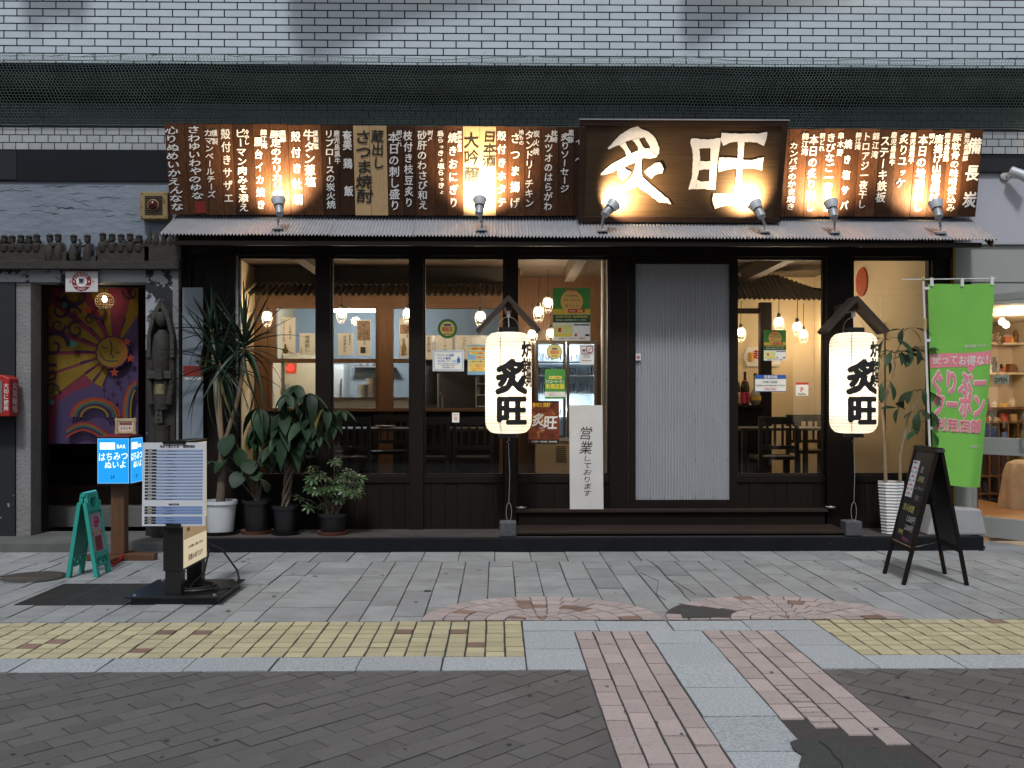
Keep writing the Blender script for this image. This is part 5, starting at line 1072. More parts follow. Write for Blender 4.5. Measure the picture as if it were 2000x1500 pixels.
for px, h in ((290, 30), (303, 22), (318, 26), (332, 34), (343, 20)):
    x = X(px, ya); MB().lathe([(.012, 0), (.03, .03), (.026, .07), (.004, h / 211 + .04)], (x, ya + .03, Zp(482, ya)), 8).build('leaf_carving', M['carved'], cl, smooth=True)
# coffee sign
c_ = P(158.5, 549.5, -.06); e = thing('coffee_sign', 'small white tin sign with a red coffee cup emblem', 'sign', (c_.x, -.05, Zp(570, -.05)))
fc = Face((c_.x, -.05, c_.z), (1, 0, 0), (0, 0, 1)); w2, h2 = .148, .096
onface(fc, -w2, w2, -h2, h2, -.008, 0).build('plate', surf('white_enamel_plate', (.6, .58, .57), .4, var=.08), e, bevel=.004)
onface(fc, -w2 - .003, w2 + .003, -h2 - .003, h2 + .003, -.007, -.002).build('rim', C(70, 30, 35), e)
R_ = .088
RED = C(140, 25, 40); MB().lathe([(R_, 0), (R_, .001)], fc.at(0, 0, .001), 40, axis=(0, -1, 0)).build('printed_disc', RED, e); WHs = C(225, 222, 220); MB().lathe([(R_ * .55, 0), (R_ * .55, .001)], fc.at(0, 0, .0025), 32, axis=(0, -1, 0)).build('printed_disc', WHs, e)
tx = Text()
for i, ch in enumerate('COFFEE'):
    a = math.radians(145 - i * 22); tx.ch(fc, ch, R_ * .76 * math.cos(a) + .006, R_ * .76 * math.sin(a), .046, .046, .02, a - math.pi / 2, .004)
for i, ch in enumerate('SHOP'): tx.ch(fc, ch, -.018 + i * .017, -R_ * .76, .032, .032, .015, 0, .004)
tx.build('lettering', WHs, e)
for s in (-1, 1):
    Text().ch(fc, '★', s * R_ * .77, 0, .025, .025, 0, 0, .004).build('lettering', WHs, e)
    for k in (-1, 0, 1): onface(fc, s * (R_ + .004), s * (R_ + .03 - abs(k) * .008), k * .012 - .002, k * .012 + .002, .0005, .0015).build('printed_bar', RED, e)
onface(fc, -R_ * .95, R_ * .95, -R_ * .52, -R_ * .45, .0032, .0038).build('printed_bar', WHs, e)
NV = C(35, 35, 55); MB().add([fc.at(*q, .0042) for q in ((-.026, .026), (.020, .026), (.014, -.012), (-.020, -.012))], [(0, 3, 2, 1)]).build('cup_print', NV, e)
MB().tube([fc.at(.016 + .016 * math.sin(a), .010 + .014 * math.cos(a), .0042) for a in (math.pi * i / 8 for i in range(9))], .0025, 5).build('cup_print', NV, e); onface(fc, -.034, .028, -.02, -.015, .004, .0046).build('cup_print', NV, e)
# rusty alarm bell box
x0, x1, z0, z1 = X(274, -.1), X(328, -.1), Zp(430, -.1), Zp(377, -.1)
e = thing('alarm_box', 'rusty tan alarm box with a dark red dome lamp', 'alarm box', ((x0 + x1) / 2, -.05, z0)); box('case', x0, x1, -.11, -.012, z0, z1, M['rust'], e, bevel=.008)
zc2, xc2 = (z0 + z1) / 2, (x0 + x1) / 2
for k in range(11): zz = zc2 - .08 + k * .016; box('louvre', xc2 - .08, xc2 + .08, -.1165, -.111, zz - .003, zz + .003, M['black'], e)
MB().lathe([(.052, 0), (.052, .012), (.047, .016)], (xc2, -.117, zc2), 28, axis=(0, -1, 0)).build('lamp_ring', M['rust'], e, smooth=True); MB().lathe([(.045, .012), (.040, .03), (.025, .045), (.002, .05)], (xc2, -.117, zc2), 28, axis=(0, -1, 0)).build('dome', M['redglass'], e, smooth=True)
for sx in (-1, 1):
    for sz in (-1, 1): MB().lathe([(.007, 0), (.004, .004)], (xc2 + sx * .105, -.11, zc2 + sz * .105), 8, axis=(0, -1, 0)).build('bolt', M['iron'], e)
# carved figure board against the pier
sx_, yb2 = X(317, -.07), -.03
st_ = thing('carved_statue', 'tall dark carved wooden figure under a pointed arch beside the stair', 'statue', (sx_, -.1, .09)); zt = Zp(585, -.1)
def sz(py): return Zp(py, -.1)
MB().prism([(-.12, .09), (.12, .09), (.115, sz(660)), (-.115, sz(660))], lambda u, v, h: (sx_ + u, yb2 - h, v), .05).build('back_board', M['carved'], st_, bevel=.01)
for s in (-1, 1): MB().prism([(0, zt), (s * .075, sz(612)), (s * .125, sz(660)), (s * .125, sz(700)), (s * .085, sz(700)), (s * .085, sz(655)), (s * .05, sz(625)), (0, sz(603))], lambda u, v, h: (sx_ + u, yb2 - h, v), .10).build('arch', M['carvedl'], st_, bevel=.008)
MB().lathe([(.01, sz(640)), (.045, sz(634)), (.058, sz(622)), (.052, sz(612)), (.01, sz(607))], (sx_ - .005, -.08, 0), 14).build('head', M['carvedl'], st_, smooth=True)
MB().lathe([(.06, sz(745)), (.085, sz(720)), (.088, sz(680)), (.07, sz(655)), (.03, sz(645))], (sx_, -.075, 0), 14).build('chest', M['carved'], st_, smooth=True)
MB().lathe([(.075, sz(800)), (.088, sz(770)), (.07, sz(745))], (sx_, -.075, 0), 14).build('skirt', M['carved'], st_, smooth=True)
box('belt', sx_ - .11, sx_ + .11, -.15, -.08, sz(740), sz(725), M['carvedl'], st_, bevel=.005); box('buckle', sx_ - .035, sx_ + .035, -.17, -.1, sz(742), sz(722), M['carved'], st_, bevel=.005)
MB().lathe([(.02, sz(782)), (.06, sz(770)), (.05, sz(752)), (.02, sz(748))], (sx_, -.11, 0), 10).build('tassel', M['bamboo'] if False else surf('gilded_carving', (.16, .13, .06), .6, var=.5, scale=40, bump=.8, bscale=50), st_, smooth=True)
for s in (-1, 1): MB().tube([(sx_ + s * .09, -.08, sz(690)), (sx_ + s * .105, -.11, sz(740)), (sx_ + s * .08, -.13, sz(790))], [.028, .026, .03], 8).build('arm', M['carved'], st_, smooth=True)
tb_ = MB().prism([(-.022, sz(785)), (.022, sz(785)), (.036, sz(826)), (-.036, sz(826))], lambda u, v, h: (sx_ + u - .01, -.12 - h, v), .02).build('tablet', M['carvedl'], st_); Text().col(Face((sx_ - .01, -.141, 0), (1, 0, 0), (0, 0, 1)), '御神木也', 0, sz(788), sz(824), .03, bold=.01, h=.001).build('lettering', M['black'], tb_)
MB().lathe([(.09, sz(1050)), (.10, sz(900)), (.07, sz(845)), (.08, sz(830))], (sx_, -.075, 0), 12).build('legs_block', M['carved'], st_, smooth=True)
# fire alarm cabinet at the edge
x1_ = X(21, -.2); e = thing('red_cabinet', 'red framed fire equipment cabinet with white writing on its side', 'cabinet', (x1_ - .2, -.1, Zp(815, -.2))); za_, zb_ = Zp(733, -.2), Zp(813, -.2)
MB().prism([(x1_ - .45, zb_), (x1_, zb_), (x1_, za_ - .03), (x1_ - .06, za_), (x1_ - .45, za_)], lambda u, v, h: (u, -.05 - h, v), .17).build('case', M['redcast'], e, bevel=.01)
box('front_panel', x1_ - .43, x1_ - .065, -.225, -.221, zb_ + .03, za_ - .05, surf('grey_glass_panel', (.18, .20, .20), .2), e); Text().col(Face((x1_ + .0005, -.13, 0), (0, 1, 0), (0, 0, 1)), '火災報知', 0, za_ - .06, zb_ + .03, .09, bold=.02, h=.002).build('lettering', M['letter'], e)
Text().col(Face((x1_ - .03, -.2205, 0), (1, 0, 0), (0, 0, 1)), '大切に使用', 0, za_ - .07, zb_ + .05, .045, bold=.02, h=.002).build('lettering', M['letter'], e)
# printed curtain
yc = .42; cx0, cx1, cz1, cz0 = X(91, yc), X(270, yc), Zp(560, yc), Zp(866, yc); cu = thing('printed_curtain', 'colourful curtain printed with a smiling sun and swirling rays', 'curtain', ((cx0 + cx1) / 2, yc, cz0))
fc = Face((0, yc, 0), (1, 0, 0), (0, 0, 1))
def cz_(zx, zy): q = P(zx * .24, 440 + zy * .24, yc); return (q.x, q.z)
cm = (X(182, yc))
PK, YL, PU, DP, OR, TL, RDc = [surf('cloth_' + n, tuple(.5 * v for v in lin(tuple(v / 255 for v in c))), .9, var=.12, scale=10, bump=.2, bscale=250) for n, c in (('pink', (150, 52, 80)), ('yellow', (165, 130, 32)), ('violet', (95, 75, 120)), ('plum', (70, 35, 80)), ('orange', (175, 100, 30)), ('teal', (60, 120, 110)), ('rust', (190, 70, 40)))]
for a, b in ((cx0, cm - .002), (cm + .002, cx1)): box('cloth_panel', a, b, yc, yc + .003, cz0, cz1, PK, cu)
RC = (cx0, cx1, cz0, cz1); LAY = [.001]
def pr(pts, mat, name='print'):
    p = [tuple(q) for q in pts]
    for a, lo, kl in ((0, RC[0], False), (0, RC[1], True), (1, RC[2], False), (1, RC[3], True)): p = clip(p, a, lo, kl) if p else p
    if len(p) < 3: return
    LAY[0] += .00012; MB().add([fc.at(u, v, LAY[0]) for u, v in p], [tuple(range(len(p)))]).build(name, mat, cu)
def disc(cx, cy, r, mat, n=24): pr([(cx + r * math.cos(2 * math.pi * i / n), cy + r * math.sin(2 * math.pi * i / n)) for i in range(n)], mat)
def ribbon(pts, w_, mat, taper=True):
    n = len(pts); l, r = [], []
    for i, p in enumerate(pts):
        q0, q1 = pts[max(0, i - 1)], pts[min(n - 1, i + 1)]; dx, dy = q1[0] - q0[0], q1[1] - q0[1]; L2 = math.hypot(dx, dy) or 1; k = w_ * (1 - .7 * i / n if taper else 1); l.append((p[0] - dy / L2 * k, p[1] + dx / L2 * k)); r.append((p[0] + dy / L2 * k, p[1] - dx / L2 * k))
    for i in range(n - 1): pr([l[i], l[i + 1], r[i + 1], r[i]], mat)
sx2, sy2 = cz_(935, 1035); U = .24 * 9.19 / 1850          # metres per zoom unit
pr([cz_(1125, 690), cz_(1060, 800), cz_(1000, 900), cz_(980, 1040), cz_(880, 1180), cz_(740, 1300), cz_(600, 1355), cz_(480, 1430), cz_(420, 1800), cz_(1125, 1800)][::-1], PU)
for a in (66, 104, 128, 150, 171, 190, 208, 226, 244):
    a0 = math.radians(a); hw = math.radians(8); L3 = 640 * U
    pr([(sx2 + L3 * math.cos(a0 - hw), sy2 + L3 * math.sin(a0 - hw)), (sx2 + L3 * math.cos(a0 + hw), sy2 + L3 * math.sin(a0 + hw)), (sx2 + 60 * U * math.cos(a0), sy2 + 60 * U * math.sin(a0))] if a < 220 else [(sx2 + 300 * U * math.cos(a0 - hw), sy2 + 300 * U * math.sin(a0 - hw)), (sx2 + 300 * U * math.cos(a0 + hw), sy2 + 300 * U * math.sin(a0 + hw)), (sx2 + 60 * U * math.cos(a0), sy2 + 60 * U * math.sin(a0))], YL)
    for k in (.42, .30) if a % 2 else (.36,):
        b0 = a0 + hw * .9; m0 = (sx2 + 560 * k * U * math.cos(b0), sy2 + 560 * k * U * math.sin(b0)); m1 = (sx2 + 560 * (k + .16) * U * math.cos(b0), sy2 + 560 * (k + .16) * U * math.sin(b0)); ribbon([m1, ((m0[0] + m1[0]) / 2, (m0[1] + m1[1]) / 2), m0], 10 * U, DP)
def spiral(zx, zy, r, turns, d0, s):
    c0 = cz_(zx, zy); n = 26; ribbon([(c0[0] + r * U * (1 - .85 * i / n) * math.cos(d0 + s * turns * 2 * math.pi * i / n), c0[1] + r * U * (1 - .85 * i / n) * math.sin(d0 + s * turns * 2 * math.pi * i / n)) for i in range(n + 1)], r * .15 * U, DP)
for q in ((440, 980, 120, 1.3, 0, 1), (420, 1210, 80, 1.3, 1, 1), (490, 690, 90, 1.2, 2, -1), (600, 715, 60, 1.3, 0, 1), (480, 815, 60, 1.3, 0, -1), (625, 850, 75, 1.3, 1, 1), (740, 770, 50, 1.2, 0, 1), (640, 560, 110, .8, 3.3, 1), (430, 540, 80, 1, 0, 1), (430, 1340, 60, 1.2, 0, 1), (1080, 545, 70, .9, 3, 1), (820, 690, 90, .9, 3.4, 1)): spiral(*q)
for i, m_ in enumerate((RDc, OR, TL, DP, YL)):
    c0 = cz_(790, 1560); r1 = (150 - i * 17) * U; ribbon([(c0[0] + r1 * 1.3 * math.cos(math.pi * k / 14), c0[1] + r1 * math.sin(math.pi * k / 14)) for k in range(15)], 8 * U, m_, False)
    c0 = cz_(1130, 1520); ribbon([(c0[0] + (110 - i * 16) * U * math.cos(math.pi * (.5 + k / 20)), c0[1] + (250 - i * 18) * U * math.sin(math.pi * (.5 + k / 20))) for k in range(15)], 7 * U, m_, False)
    ribbon([cz_(560 + k * 30, 1660 + i * 16 - 60 * math.sin(k / 3)) for k in range(16)], 8 * U, (PK, OR, TL, DP, RDc)[i], False)
disc(sx2, sy2, 128 * U, OR); disc(sx2 - 22 * U, sy2, 108 * U, YL)
def crv(pts, w_=4): ribbon([cz_(*p) for p in pts], w_ * U, DP, False)
crv([(850, 985), (875, 1005), (905, 1000)]); crv([(960, 1035), (985, 1045), (1005, 1030)]); crv([(840, 1050), (870, 1095), (920, 1110), (985, 1105)]); crv([(920, 940), (935, 1000), (925, 1050), (950, 1075), (935, 1085)], 5)
for i in range(14): a = 2 * math.pi * i / 14; ribbon([(sx2 + 130 * U * math.cos(a), sy2 + 130 * U * math.sin(a)), (sx2 + 130 * U * math.cos(a + .45), sy2 + 130 * U * math.sin(a + .45))], 5 * U, DP, False)
for zx, zy, r in ((955, 1200, 42), (1085, 1085, 40), (1055, 950, 38)):
    c0 = cz_(zx, zy); pr([(c0[0] + r * U * (1 if i % 2 == 0 else .42) * math.sin(math.pi * i / 5), c0[1] + r * U * (1 if i % 2 == 0 else .42) * math.cos(math.pi * i / 5)) for i in range(10)], RDc)
for zx, zy in ((875, 1345), (945, 1380), (1010, 1330), (1075, 1240)): c0 = cz_(zx, zy); pr([(c0[0] - 18 * U, c0[1]), (c0[0], c0[1] + 26 * U), (c0[0] + 18 * U, c0[1]), (c0[0], c0[1] - 26 * U)], DP); crv([(zx, zy - 70), (zx, zy + 70)], 1.6)
for zx, zy, r, m_ in ((400, 640, 24, RDc), (555, 655, 24, TL), (740, 695, 28, RDc), (425, 755, 22, RDc), (625, 970, 28, TL), (440, 1440, 24, TL), (395, 1305, 20, RDc)): c0 = cz_(zx, zy); disc(c0[0], c0[1], r * U, m_, 14)
# wicker lamp in the doorway
c_ = P(204, 588, .28); e = thing('wicker_lamp', 'round wicker lamp with a lit bulb in the stair doorway', 'lamp', c_); wk = MB()
for k in range(9): a = k * math.pi / 9; wk.tube([(c_.x + .085 * math.sin(t) * math.cos(a), .28 + .085 * math.sin(t) * math.sin(a), c_.z + .08 * math.cos(t)) for t in (2 * math.pi * i / 20 for i in range(21))], .0022, 4)
for h in (-.05, -.025, 0, .025, .05): r = math.sqrt(.085 ** 2 - h * h); wk.tube([(c_.x + r * math.cos(t), .28 + r * math.sin(t), c_.z + h) for t in (2 * math.pi * i / 20 for i in range(21))], .0022, 4)
stuff(wk.build('wicker_shade', M['palebark'], e)); MB().lathe([(.003, -.03), (.02, -.02), (.022, 0), (.01, .03)], c_ + Vector((0, 0, .02)), 12).build('bulb', M['pendglow'], e, smooth=True); MB().tube([(c_.x, .28, c_.z + .08), (c_.x, .28, Zp(556, .28))], .004, 6).build('cord', M['cable'], e)
lamp('wicker_light', c_ + Vector((0, -.0, .0)), .35, WARM, .02, parent=e); lamp('stair_lamp', (X(290, 1.2), 1.3, 2.5), 3.0, (1, .5, .15), .05, parent=nb_)
# tall grey panel with a red band behind the yucca
e = thing('poster_panel', 'tall grey blue poster panel with a red band beside the yucca', 'sign', (X(377, -.03), -.03, .13)); box('panel', X(357, -.03), X(397, -.03), -.04, -.02, .135, Zp(563, -.03), surf('grey_blue_panel', (.20, .23, .27), .5, var=.15, scale=2), e)
box('red_band', X(358, -.04), X(396, -.04), -.043, -.041, Zp(735, -.04), Zp(715, -.04), C(140, 30, 32), e); Text().line(Face((X(377, -.04), -.0435, Zp(740, -.04)), (1, 0, 0), (0, 0, 1)), '薩摩の地酒と焼酎', 0, 0, .03, wd=.15, h=.001).build('lettering', WH, e)
# ================================================================== the neighbour shop on the banner side
rn2 = thing('neighbour_shop', 'white walled gift shop with a glazed aluminium door', 'shopfront', (X(1960, 0), 0, 0)); rx0, rx1 = X(1866, 0), X(2140, 0)
box('beam', X(1908, 0), rx1, -.03, .2, Zp(333, 0), Zp(307, 0), M['black'], rn2)
box('white_wall', X(1865, 0), rx1, .01, .2, Zp(471, 0), Zp(333, 0), surf('white_panel_wall', (.45, .455, .50), .55, var=.05, scale=1.2), rn2)
box('trim', rx0, rx1, -.01, .2, Zp(475, 0), Zp(471, 0), M['alu'], rn2)
GB = surf('grey_green_panel', (.36, .37, .35), .5, var=.05)
box('transom_panel', rx0, rx1, .02, .2, Zp(548, 0), Zp(475, 0), GB, rn2); box('door_head', X(1880, 0), rx1, .03, .18, Zp(590, 0), Zp(548, 0), GB, rn2)
box('gold_strip', X(1861, -.01), X(1866, -.01), -.02, .1, .1, Zp(473, 0), surf('gold_strip', (.33, .2, .06), .4, .4), rn2)
box('jamb', X(1868, 0), X(1900, 0), .03, .2, 0, Zp(548, 0), GB, rn2)
wl = surf('shop_cream_wall', (.66, .55, .42), .7, var=.05)
box('shop_floor', rx0 - .3, rx1 + .6, -.1, 4.2, .02, .06, surf('warm_wood_floor', (.42, .25, .13), .45, var=.15, scale=3), rn2); box('shop_back', rx0 - .3, rx1 + 1.5, 4.2, 4.3, 0, 2.9, wl, rn2); box('shop_side', rx0 - .05, rx0, .2, 4.2, 0, 2.9, wl, rn2); box('shop_side', rx1 + 1.2, rx1 + 1.3, .2, 4.2, 0, 2.9, wl, rn2); box('shop_ceiling', rx0 - .05, rx1 + 1.3, .2, 4.2, 2.35, 2.45, wl, rn2)
box('threshold', X(1922, -.4), rx1, -.42, -.1, -.01, .035, M['alu'], rn2)
# open door leaf
hx0, hy = X(1897, .05), .05; an = math.radians(56); dv = Vector((math.cos(an), -math.sin(an), 0)); LW = .56; df = Face((hx0, hy, 0), dv, (0, 0, 1))
dl = thing('glass_door', 'open grey aluminium glass door of the gift shop', 'door', (hx0, hy, .06)); zt = Zp(572, -.15); a0 = .055
def dpz(py): return Zp(py, -.12)
for nm, q in (('stile', (0, a0, .07, zt)), ('stile', (LW - a0, LW, .07, zt)), ('rail', (a0, LW - a0, zt - .07, zt)), ('rail', (a0, LW - a0, dpz(889), dpz(855))), ('rail', (a0, LW - a0, .07, dpz(1012)))): onface(df, *q, -.02, .02).build(nm, GB, dl, bevel=.003)
for a, b in ((dpz(855), zt - .07), (dpz(1012), dpz(889))): onface(df, a0 - .005, LW - a0 + .005, a, b, -.003, .003).build('pane', M['pane'], dl)
hz = Zp(832, -.4); q = [df.at(LW - .03, hz + .15, .02), df.at(LW - .03, hz + .15, .06), df.at(LW - .03, hz + .12, .075), df.at(LW - .03, hz - .12, .075), df.at(LW - .03, hz - .15, .06), df.at(LW - .03, hz - .15, .02)]; MB().tube(q, .011, 10).build('handle', M['steel'], dl, smooth=True)
op = thing('open_sign', 'small weathered plaque reading OPEN hung on the gift shop door', 'sign', df.at(.30, Zp(740, -.2), .02)); oz = Zp(741, -.2)
onface(df, .22, .36, oz - .04, oz + .04, .006, .018).build('plaque', surf('weathered_plaque', (.40, .42, .34), .7, var=.25, scale=30), op, bevel=.003); Text().line(df, 'OPEN', .29, oz - .002, .055, wd=.11, bold=.02, h=.020).build('lettering', M['letterk'], op)
MB().tube([df.at(.24, oz + .04, .012), df.at(.29, oz + .12, .012), df.at(.34, oz + .04, .012)], .002, 5).build('cord', M['cable'], op); onface(df, .28, .30, oz + .10, oz + .14, .005, .015).build('hook', M['blackm'], op)
# shelves and goods
ys_ = 3.3; su = thing('display_shelves', 'tall cream shelving along the gift shop wall', 'shelf', (X(1950, ys_), ys_, .06)); sa, sb_ = X(1868, ys_), X(2070, ys_)
box('back', sa, sb_, ys_ + .3, ys_ + .33, .06, 2.2, wl, su)
rr = random.Random(8); SHZ = [Zp(668, ys_), Zp(727, ys_), Zp(795, ys_), Zp(823, ys_)]
for i, z in enumerate(SHZ): box('shelf', sa, sb_, ys_, ys_ + .3, z - .025, z, wl if i < 2 else M['orangewood'], su)
for px in (1898, 1916, 1934, 1952, 1970, 1990, 2010): box('divider', X(px, ys_) - .01, X(px, ys_) + .01, ys_ + .01, ys_ + .3, .06, SHZ[3] - .026, M['orangewood'], su)
for z in (Zp(930, ys_), Zp(965, ys_)): box('shelf', sa, sb_, ys_ + .005, ys_ + .3, z - .02, z, M['orangewood'], su)
KC = [C(225, 205, 180), C(190, 160, 120), C(235, 230, 220), C(120, 75, 50), C(205, 120, 80), C(90, 90, 95), C(220, 180, 90), C(170, 60, 50)]
for lv, z in enumerate(SHZ):
    px = 1896
    while px < 2000:
        kd_ = rr.randrange(4); x = X(px, ys_); m_ = rr.choice(KC); hh = rr.uniform(.05, .16) * (1.3 if lv < 2 else .8); nm, lab = [('gift_box', 'gift box'), ('ornament', 'carved ornament'), ('gift_jar', 'small jar'), ('postcard_stand', 'card stand')][kd_], ''
        o = MB()
        if kd_ == 0: o.box(x - .04, x + .04, ys_ + .06, ys_ + .14, z + .001, z + hh)
        elif kd_ == 1: o.lathe([(.03, .001), (.022, hh * .3), (.034, hh * .5), (.014, hh * .75), (.02, hh * .9), (.004, hh)], (x, ys_ + .1, z), 10)
        elif kd_ == 2: o.lathe([(.03, .001), (.034, hh * .6), (.022, hh * .8), (.026, hh)], (x, ys_ + .1, z), 12)
        else: o.prism([(-.05, .001), (.05, .001), (.05, hh), (-.05, hh)], lambda u, v, h: (x + u, ys_ + .08 + h + v * .25, z + v), .012)
        ob_ = o.build(nm[0], m_, smooth=kd_ in (1, 2)); tag(ob_, '%s on the %s of the gift shop' % (('boxed gift', 'turned ornament', 'little jar', 'leaning card')[kd_], ('white top shelf', 'white second shelf', 'brown shelf top', 'brown lower ledge')[lv]), nm[1], 'goods on the gift shop shelves'); px += rr.choice((9, 11, 14, 18))
sc_ = MB(); cx_, cz2 = X(1945, 2.9), Zp(655, 2.9)
for k in range(4): sc_.tube([(cx_ + (r * math.cos(t)) + (k - 1.5) * .045, 2.9, cz2 + r * math.sin(t) - .02 * k) for r, t in ((.07 - .05 * i / 14, (k % 2) * 1.2 + i * .42) for i in range(15))], .009, 6)
tag(sc_.build('scroll_ornament', M['iron'], smooth=True), 'dark iron scroll ornament before the top shelf of the gift shop', 'ornament')
for px, py in ((1957, 628), (1965, 634)):
    cc = P(px, py, 2.4); e = thing('shop_bulb', 'glowing bulb hanging in the gift shop', 'lamp', cc, 'bulbs in the gift shop'); MB().lathe([(.003, -.04), (.03, -.03), (.038, 0), (.02, .035)], cc, 14).build('globe', M['pendglow'], e, smooth=True); MB().tube([cc + Vector((0, 0, .03)), (cc.x, cc.y, 2.34)], .004, 6).build('cord', M['cable'], e); lamp('shop_light', cc + Vector((0, -.05, -.05)), 12, WARM2, .06, parent=e)
lamp('shop_room_light', (X(1990, 1.8), 1.8, 2.2), 26, WARM2, .1, parent=rn2); lamp('shop_room_light', (X(1960, .6), .6, 1.0), 2.5, WARM2, .1, parent=rn2)  # bare lamps, one under the ceiling, one at waist height
# draped cream cloth on a stool behind the lower glass, and a shop plant
cx_, cy_ = X(1996, 2.3), 2.3; dv_, df_ = [], []
for j, (r_, h_) in enumerate(((.24, 0), (.225, .12), (.20, .3), (.18, .44), (.15, .53), (.08, .57), (.01, .575))):
    for k in range(40): a_ = 2 * math.pi * k / 40; q_ = r_ * (1 + (.10 - .015 * j) * math.sin(7 * a_ + .6 * j) + .04 * math.sin(3 * a_)); dv_.append((cx_ + q_ * math.cos(a_), cy_ + q_ * math.sin(a_), .062 + h_))
for j in range(6):
    for k in range(40): df_.append((j * 40 + k, j * 40 + (k + 1) % 40, (j + 1) * 40 + (k + 1) % 40, (j + 1) * 40 + k))
dcl = MB().add(dv_, df_).build('draped_stool', surf('cream_cloth', (.50, .41, .31), .9, var=.15, scale=9), smooth=True); tag(dcl, 'cream cloth draped over a stool in the gift shop', 'stool')
# floodlight on the white wall
c_ = P(1962, 343, .0); e = thing('wall_floodlight', 'white wall floodlight above the gift shop', 'floodlight', (c_.x, 0, c_.z)); MB().lathe([(.045, 0), (.045, .02), (.03, .03)], (c_.x, .01, c_.z), 20, axis=(0, -1, 0)).build('base', M['hood'], e, smooth=True)
MB().tube([(c_.x, -.02, c_.z), (c_.x + .02, -.07, c_.z + .01)], .013, 8).build('arm', M['hood'], e); MB().lathe([(.03, -.06), (.042, -.05), (.045, .05), (.052, .10), (.046, .10), (.038, .05)], (c_.x + .05, -.11, c_.z), 20, axis=(.75, -.35, -.45)).build('lamp_body', M['hood'], e, smooth=True)
# ================================================================== things on the pavement
# blue light box on a timber post
c_ = G(236, 1094); bx0, bx1 = X(189, c_.y - .13), X(254, c_.y - .13); by0, by1 = c_.y - .13, c_.y + .14; bz0, bz1 = Zp(944, by0), Zp(855, by0); bm_ = (bx0 + bx1) / 2
e = thing('light_box_sign', 'glowing blue cube sign on a wooden post beside the stair', 'sign', (bm_, c_.y, 0))
box('cube_frame', bx0, bx1, by0, by1, bz0 - .012, bz1 + .012, M['black'], e, bevel=.004); box('red_lid', bx0 + .01, bx1 - .01, by0 + .01, by1 - .01, bz1 + .0125, bz1 + .018, C(150, 25, 30), e)
bl = glow('blue_light_panel', (.02, .36, .92), 1.1); wg = glow('white_light_print', (.80, .95, 1), 1.7); rw = glow('blue_panel_edge', (.25, .6, 1), 1.1)
for fc, wd in ((Face((bx0, by0 - .001, bz0), (1, 0, 0), (0, 0, 1)), bx1 - bx0), (Face((bx1 + .001, by0, bz0), (0, 1, 0), (0, 0, 1)), by1 - by0)):
    hh = bz1 - bz0; p_ = onface(fc, .008, wd - .008, .004, hh - .004, 0, .002).build('light_panel', bl, e)
    for q in ((.008, wd - .008, .004, .008), (.008, wd - .008, hh - .008, hh - .004), (.008, .012, .008, hh - .008), (wd - .012, wd - .008, .008, hh - .008)): onface(fc, *q, .002, .003).build('edge_line', rw, p_)
    onface(fc, wd * .1, wd * .55, hh * .75, hh * .90, .0022, .0028).build('white_patch', wg, p_)
    tx = Text().line(fc, 'BAR', wd * .74, hh * .82, hh * .12, wd=wd * .26, bold=.01, h=.003).build('lettering', wg, p_)
    Text().line(fc, 'はちみつ', wd * .5, hh * .60, hh * .20, wd=wd * .86, bold=.012, h=.003, shear=.1, rot=.05).build('lettering', wg, p_); Text().line(fc, 'ぬいよ', wd * .56, hh * .42, hh * .18, wd=wd * .62, bold=.012, h=.003, shear=.1, rot=.05).build('lettering', wg, p_); Text().line(fc, '2F', wd * .48, hh * .15, hh * .11, bold=.015, h=.003).build('lettering', C(10, 40, 80), p_)
lamp('box_light', (bm_, by0 - .12, bz0 + .2), 1.2, (.25, .55, 1), .12, parent=e)
box('post', bm_ - .055, bm_ + .055, c_.y - .05, c_.y + .05, .05, bz0 - .012, M['postwood'], e, bevel=.006); box('foot', bm_ - .26, bm_ + .30, c_.y - .045, c_.y + .045, .0, .058, M['postwood'], e, bevel=.006); box('foot', bm_ - .045, bm_ + .045, c_.y - .25, c_.y + .22, .002, .05, M['postwood'], e, bevel=.006)
# bamboo framed card standing on it
e = thing('bamboo_frame', 'little card in a bamboo frame on top of the blue cube sign', 'picture frame', (bm_ + .06, c_.y, bz1 + .02)); ff = Face((bm_ + .06, c_.y - .03, bz1 + .028), (.99, .1, 0), (-.02, .08, 1))
onface(ff, -.062, .062, .018, .115, -.006, 0).build('card', C(205, 185, 170), e); onface(ff, -.05, .05, .075, .10, .0005, .001).build('printed_strip', C(120, 70, 60), e)
for i in range(3):
    for q in ((ff.at(-.085, .008 + i * .007, .004), ff.at(.085, .008 + i * .007, .004)), (ff.at(-.085, .112 + i * .007, .004), ff.at(.085, .112 + i * .007, .004)), (ff.at(-.078 + i * .007, 0, .009), ff.at(-.078 + i * .007, .135, .009)), (ff.at(.064 + i * .007, 0, .009), ff.at(.064 + i * .007, .135, .009))): MB().tube(q, .0036, 6).build('bamboo_rod', M['bamboo'], e)
Text().line(ff, 'ようこそ', 0, .05, .022, h=.002).build('lettering', DK, e)
# red chain
ch = MB(); p0, p1 = G(218, 1108), G(248, 1090)
for i in range(14):
    t = i / 13; c2 = p0.lerp(p1, t) + Vector((0, 0, .016 + .07 * t * t)); r = .015; ch.tube([(c2.x + r * math.cos(a), c2.y + r * .8 * math.sin(a) * (i % 2), c2.z + r * .8 * math.sin(a) * ((i + 1) % 2)) for a in (2 * math.pi * k / 8 for k in range(9))], .0045, 5, cap=False)
tag(stuff(ch.build('plastic_chain', M['redcast'])), 'red plastic chain lying by the foot of the teal board', 'chain'); del bpy.data.objects['plastic_chain']['kind']
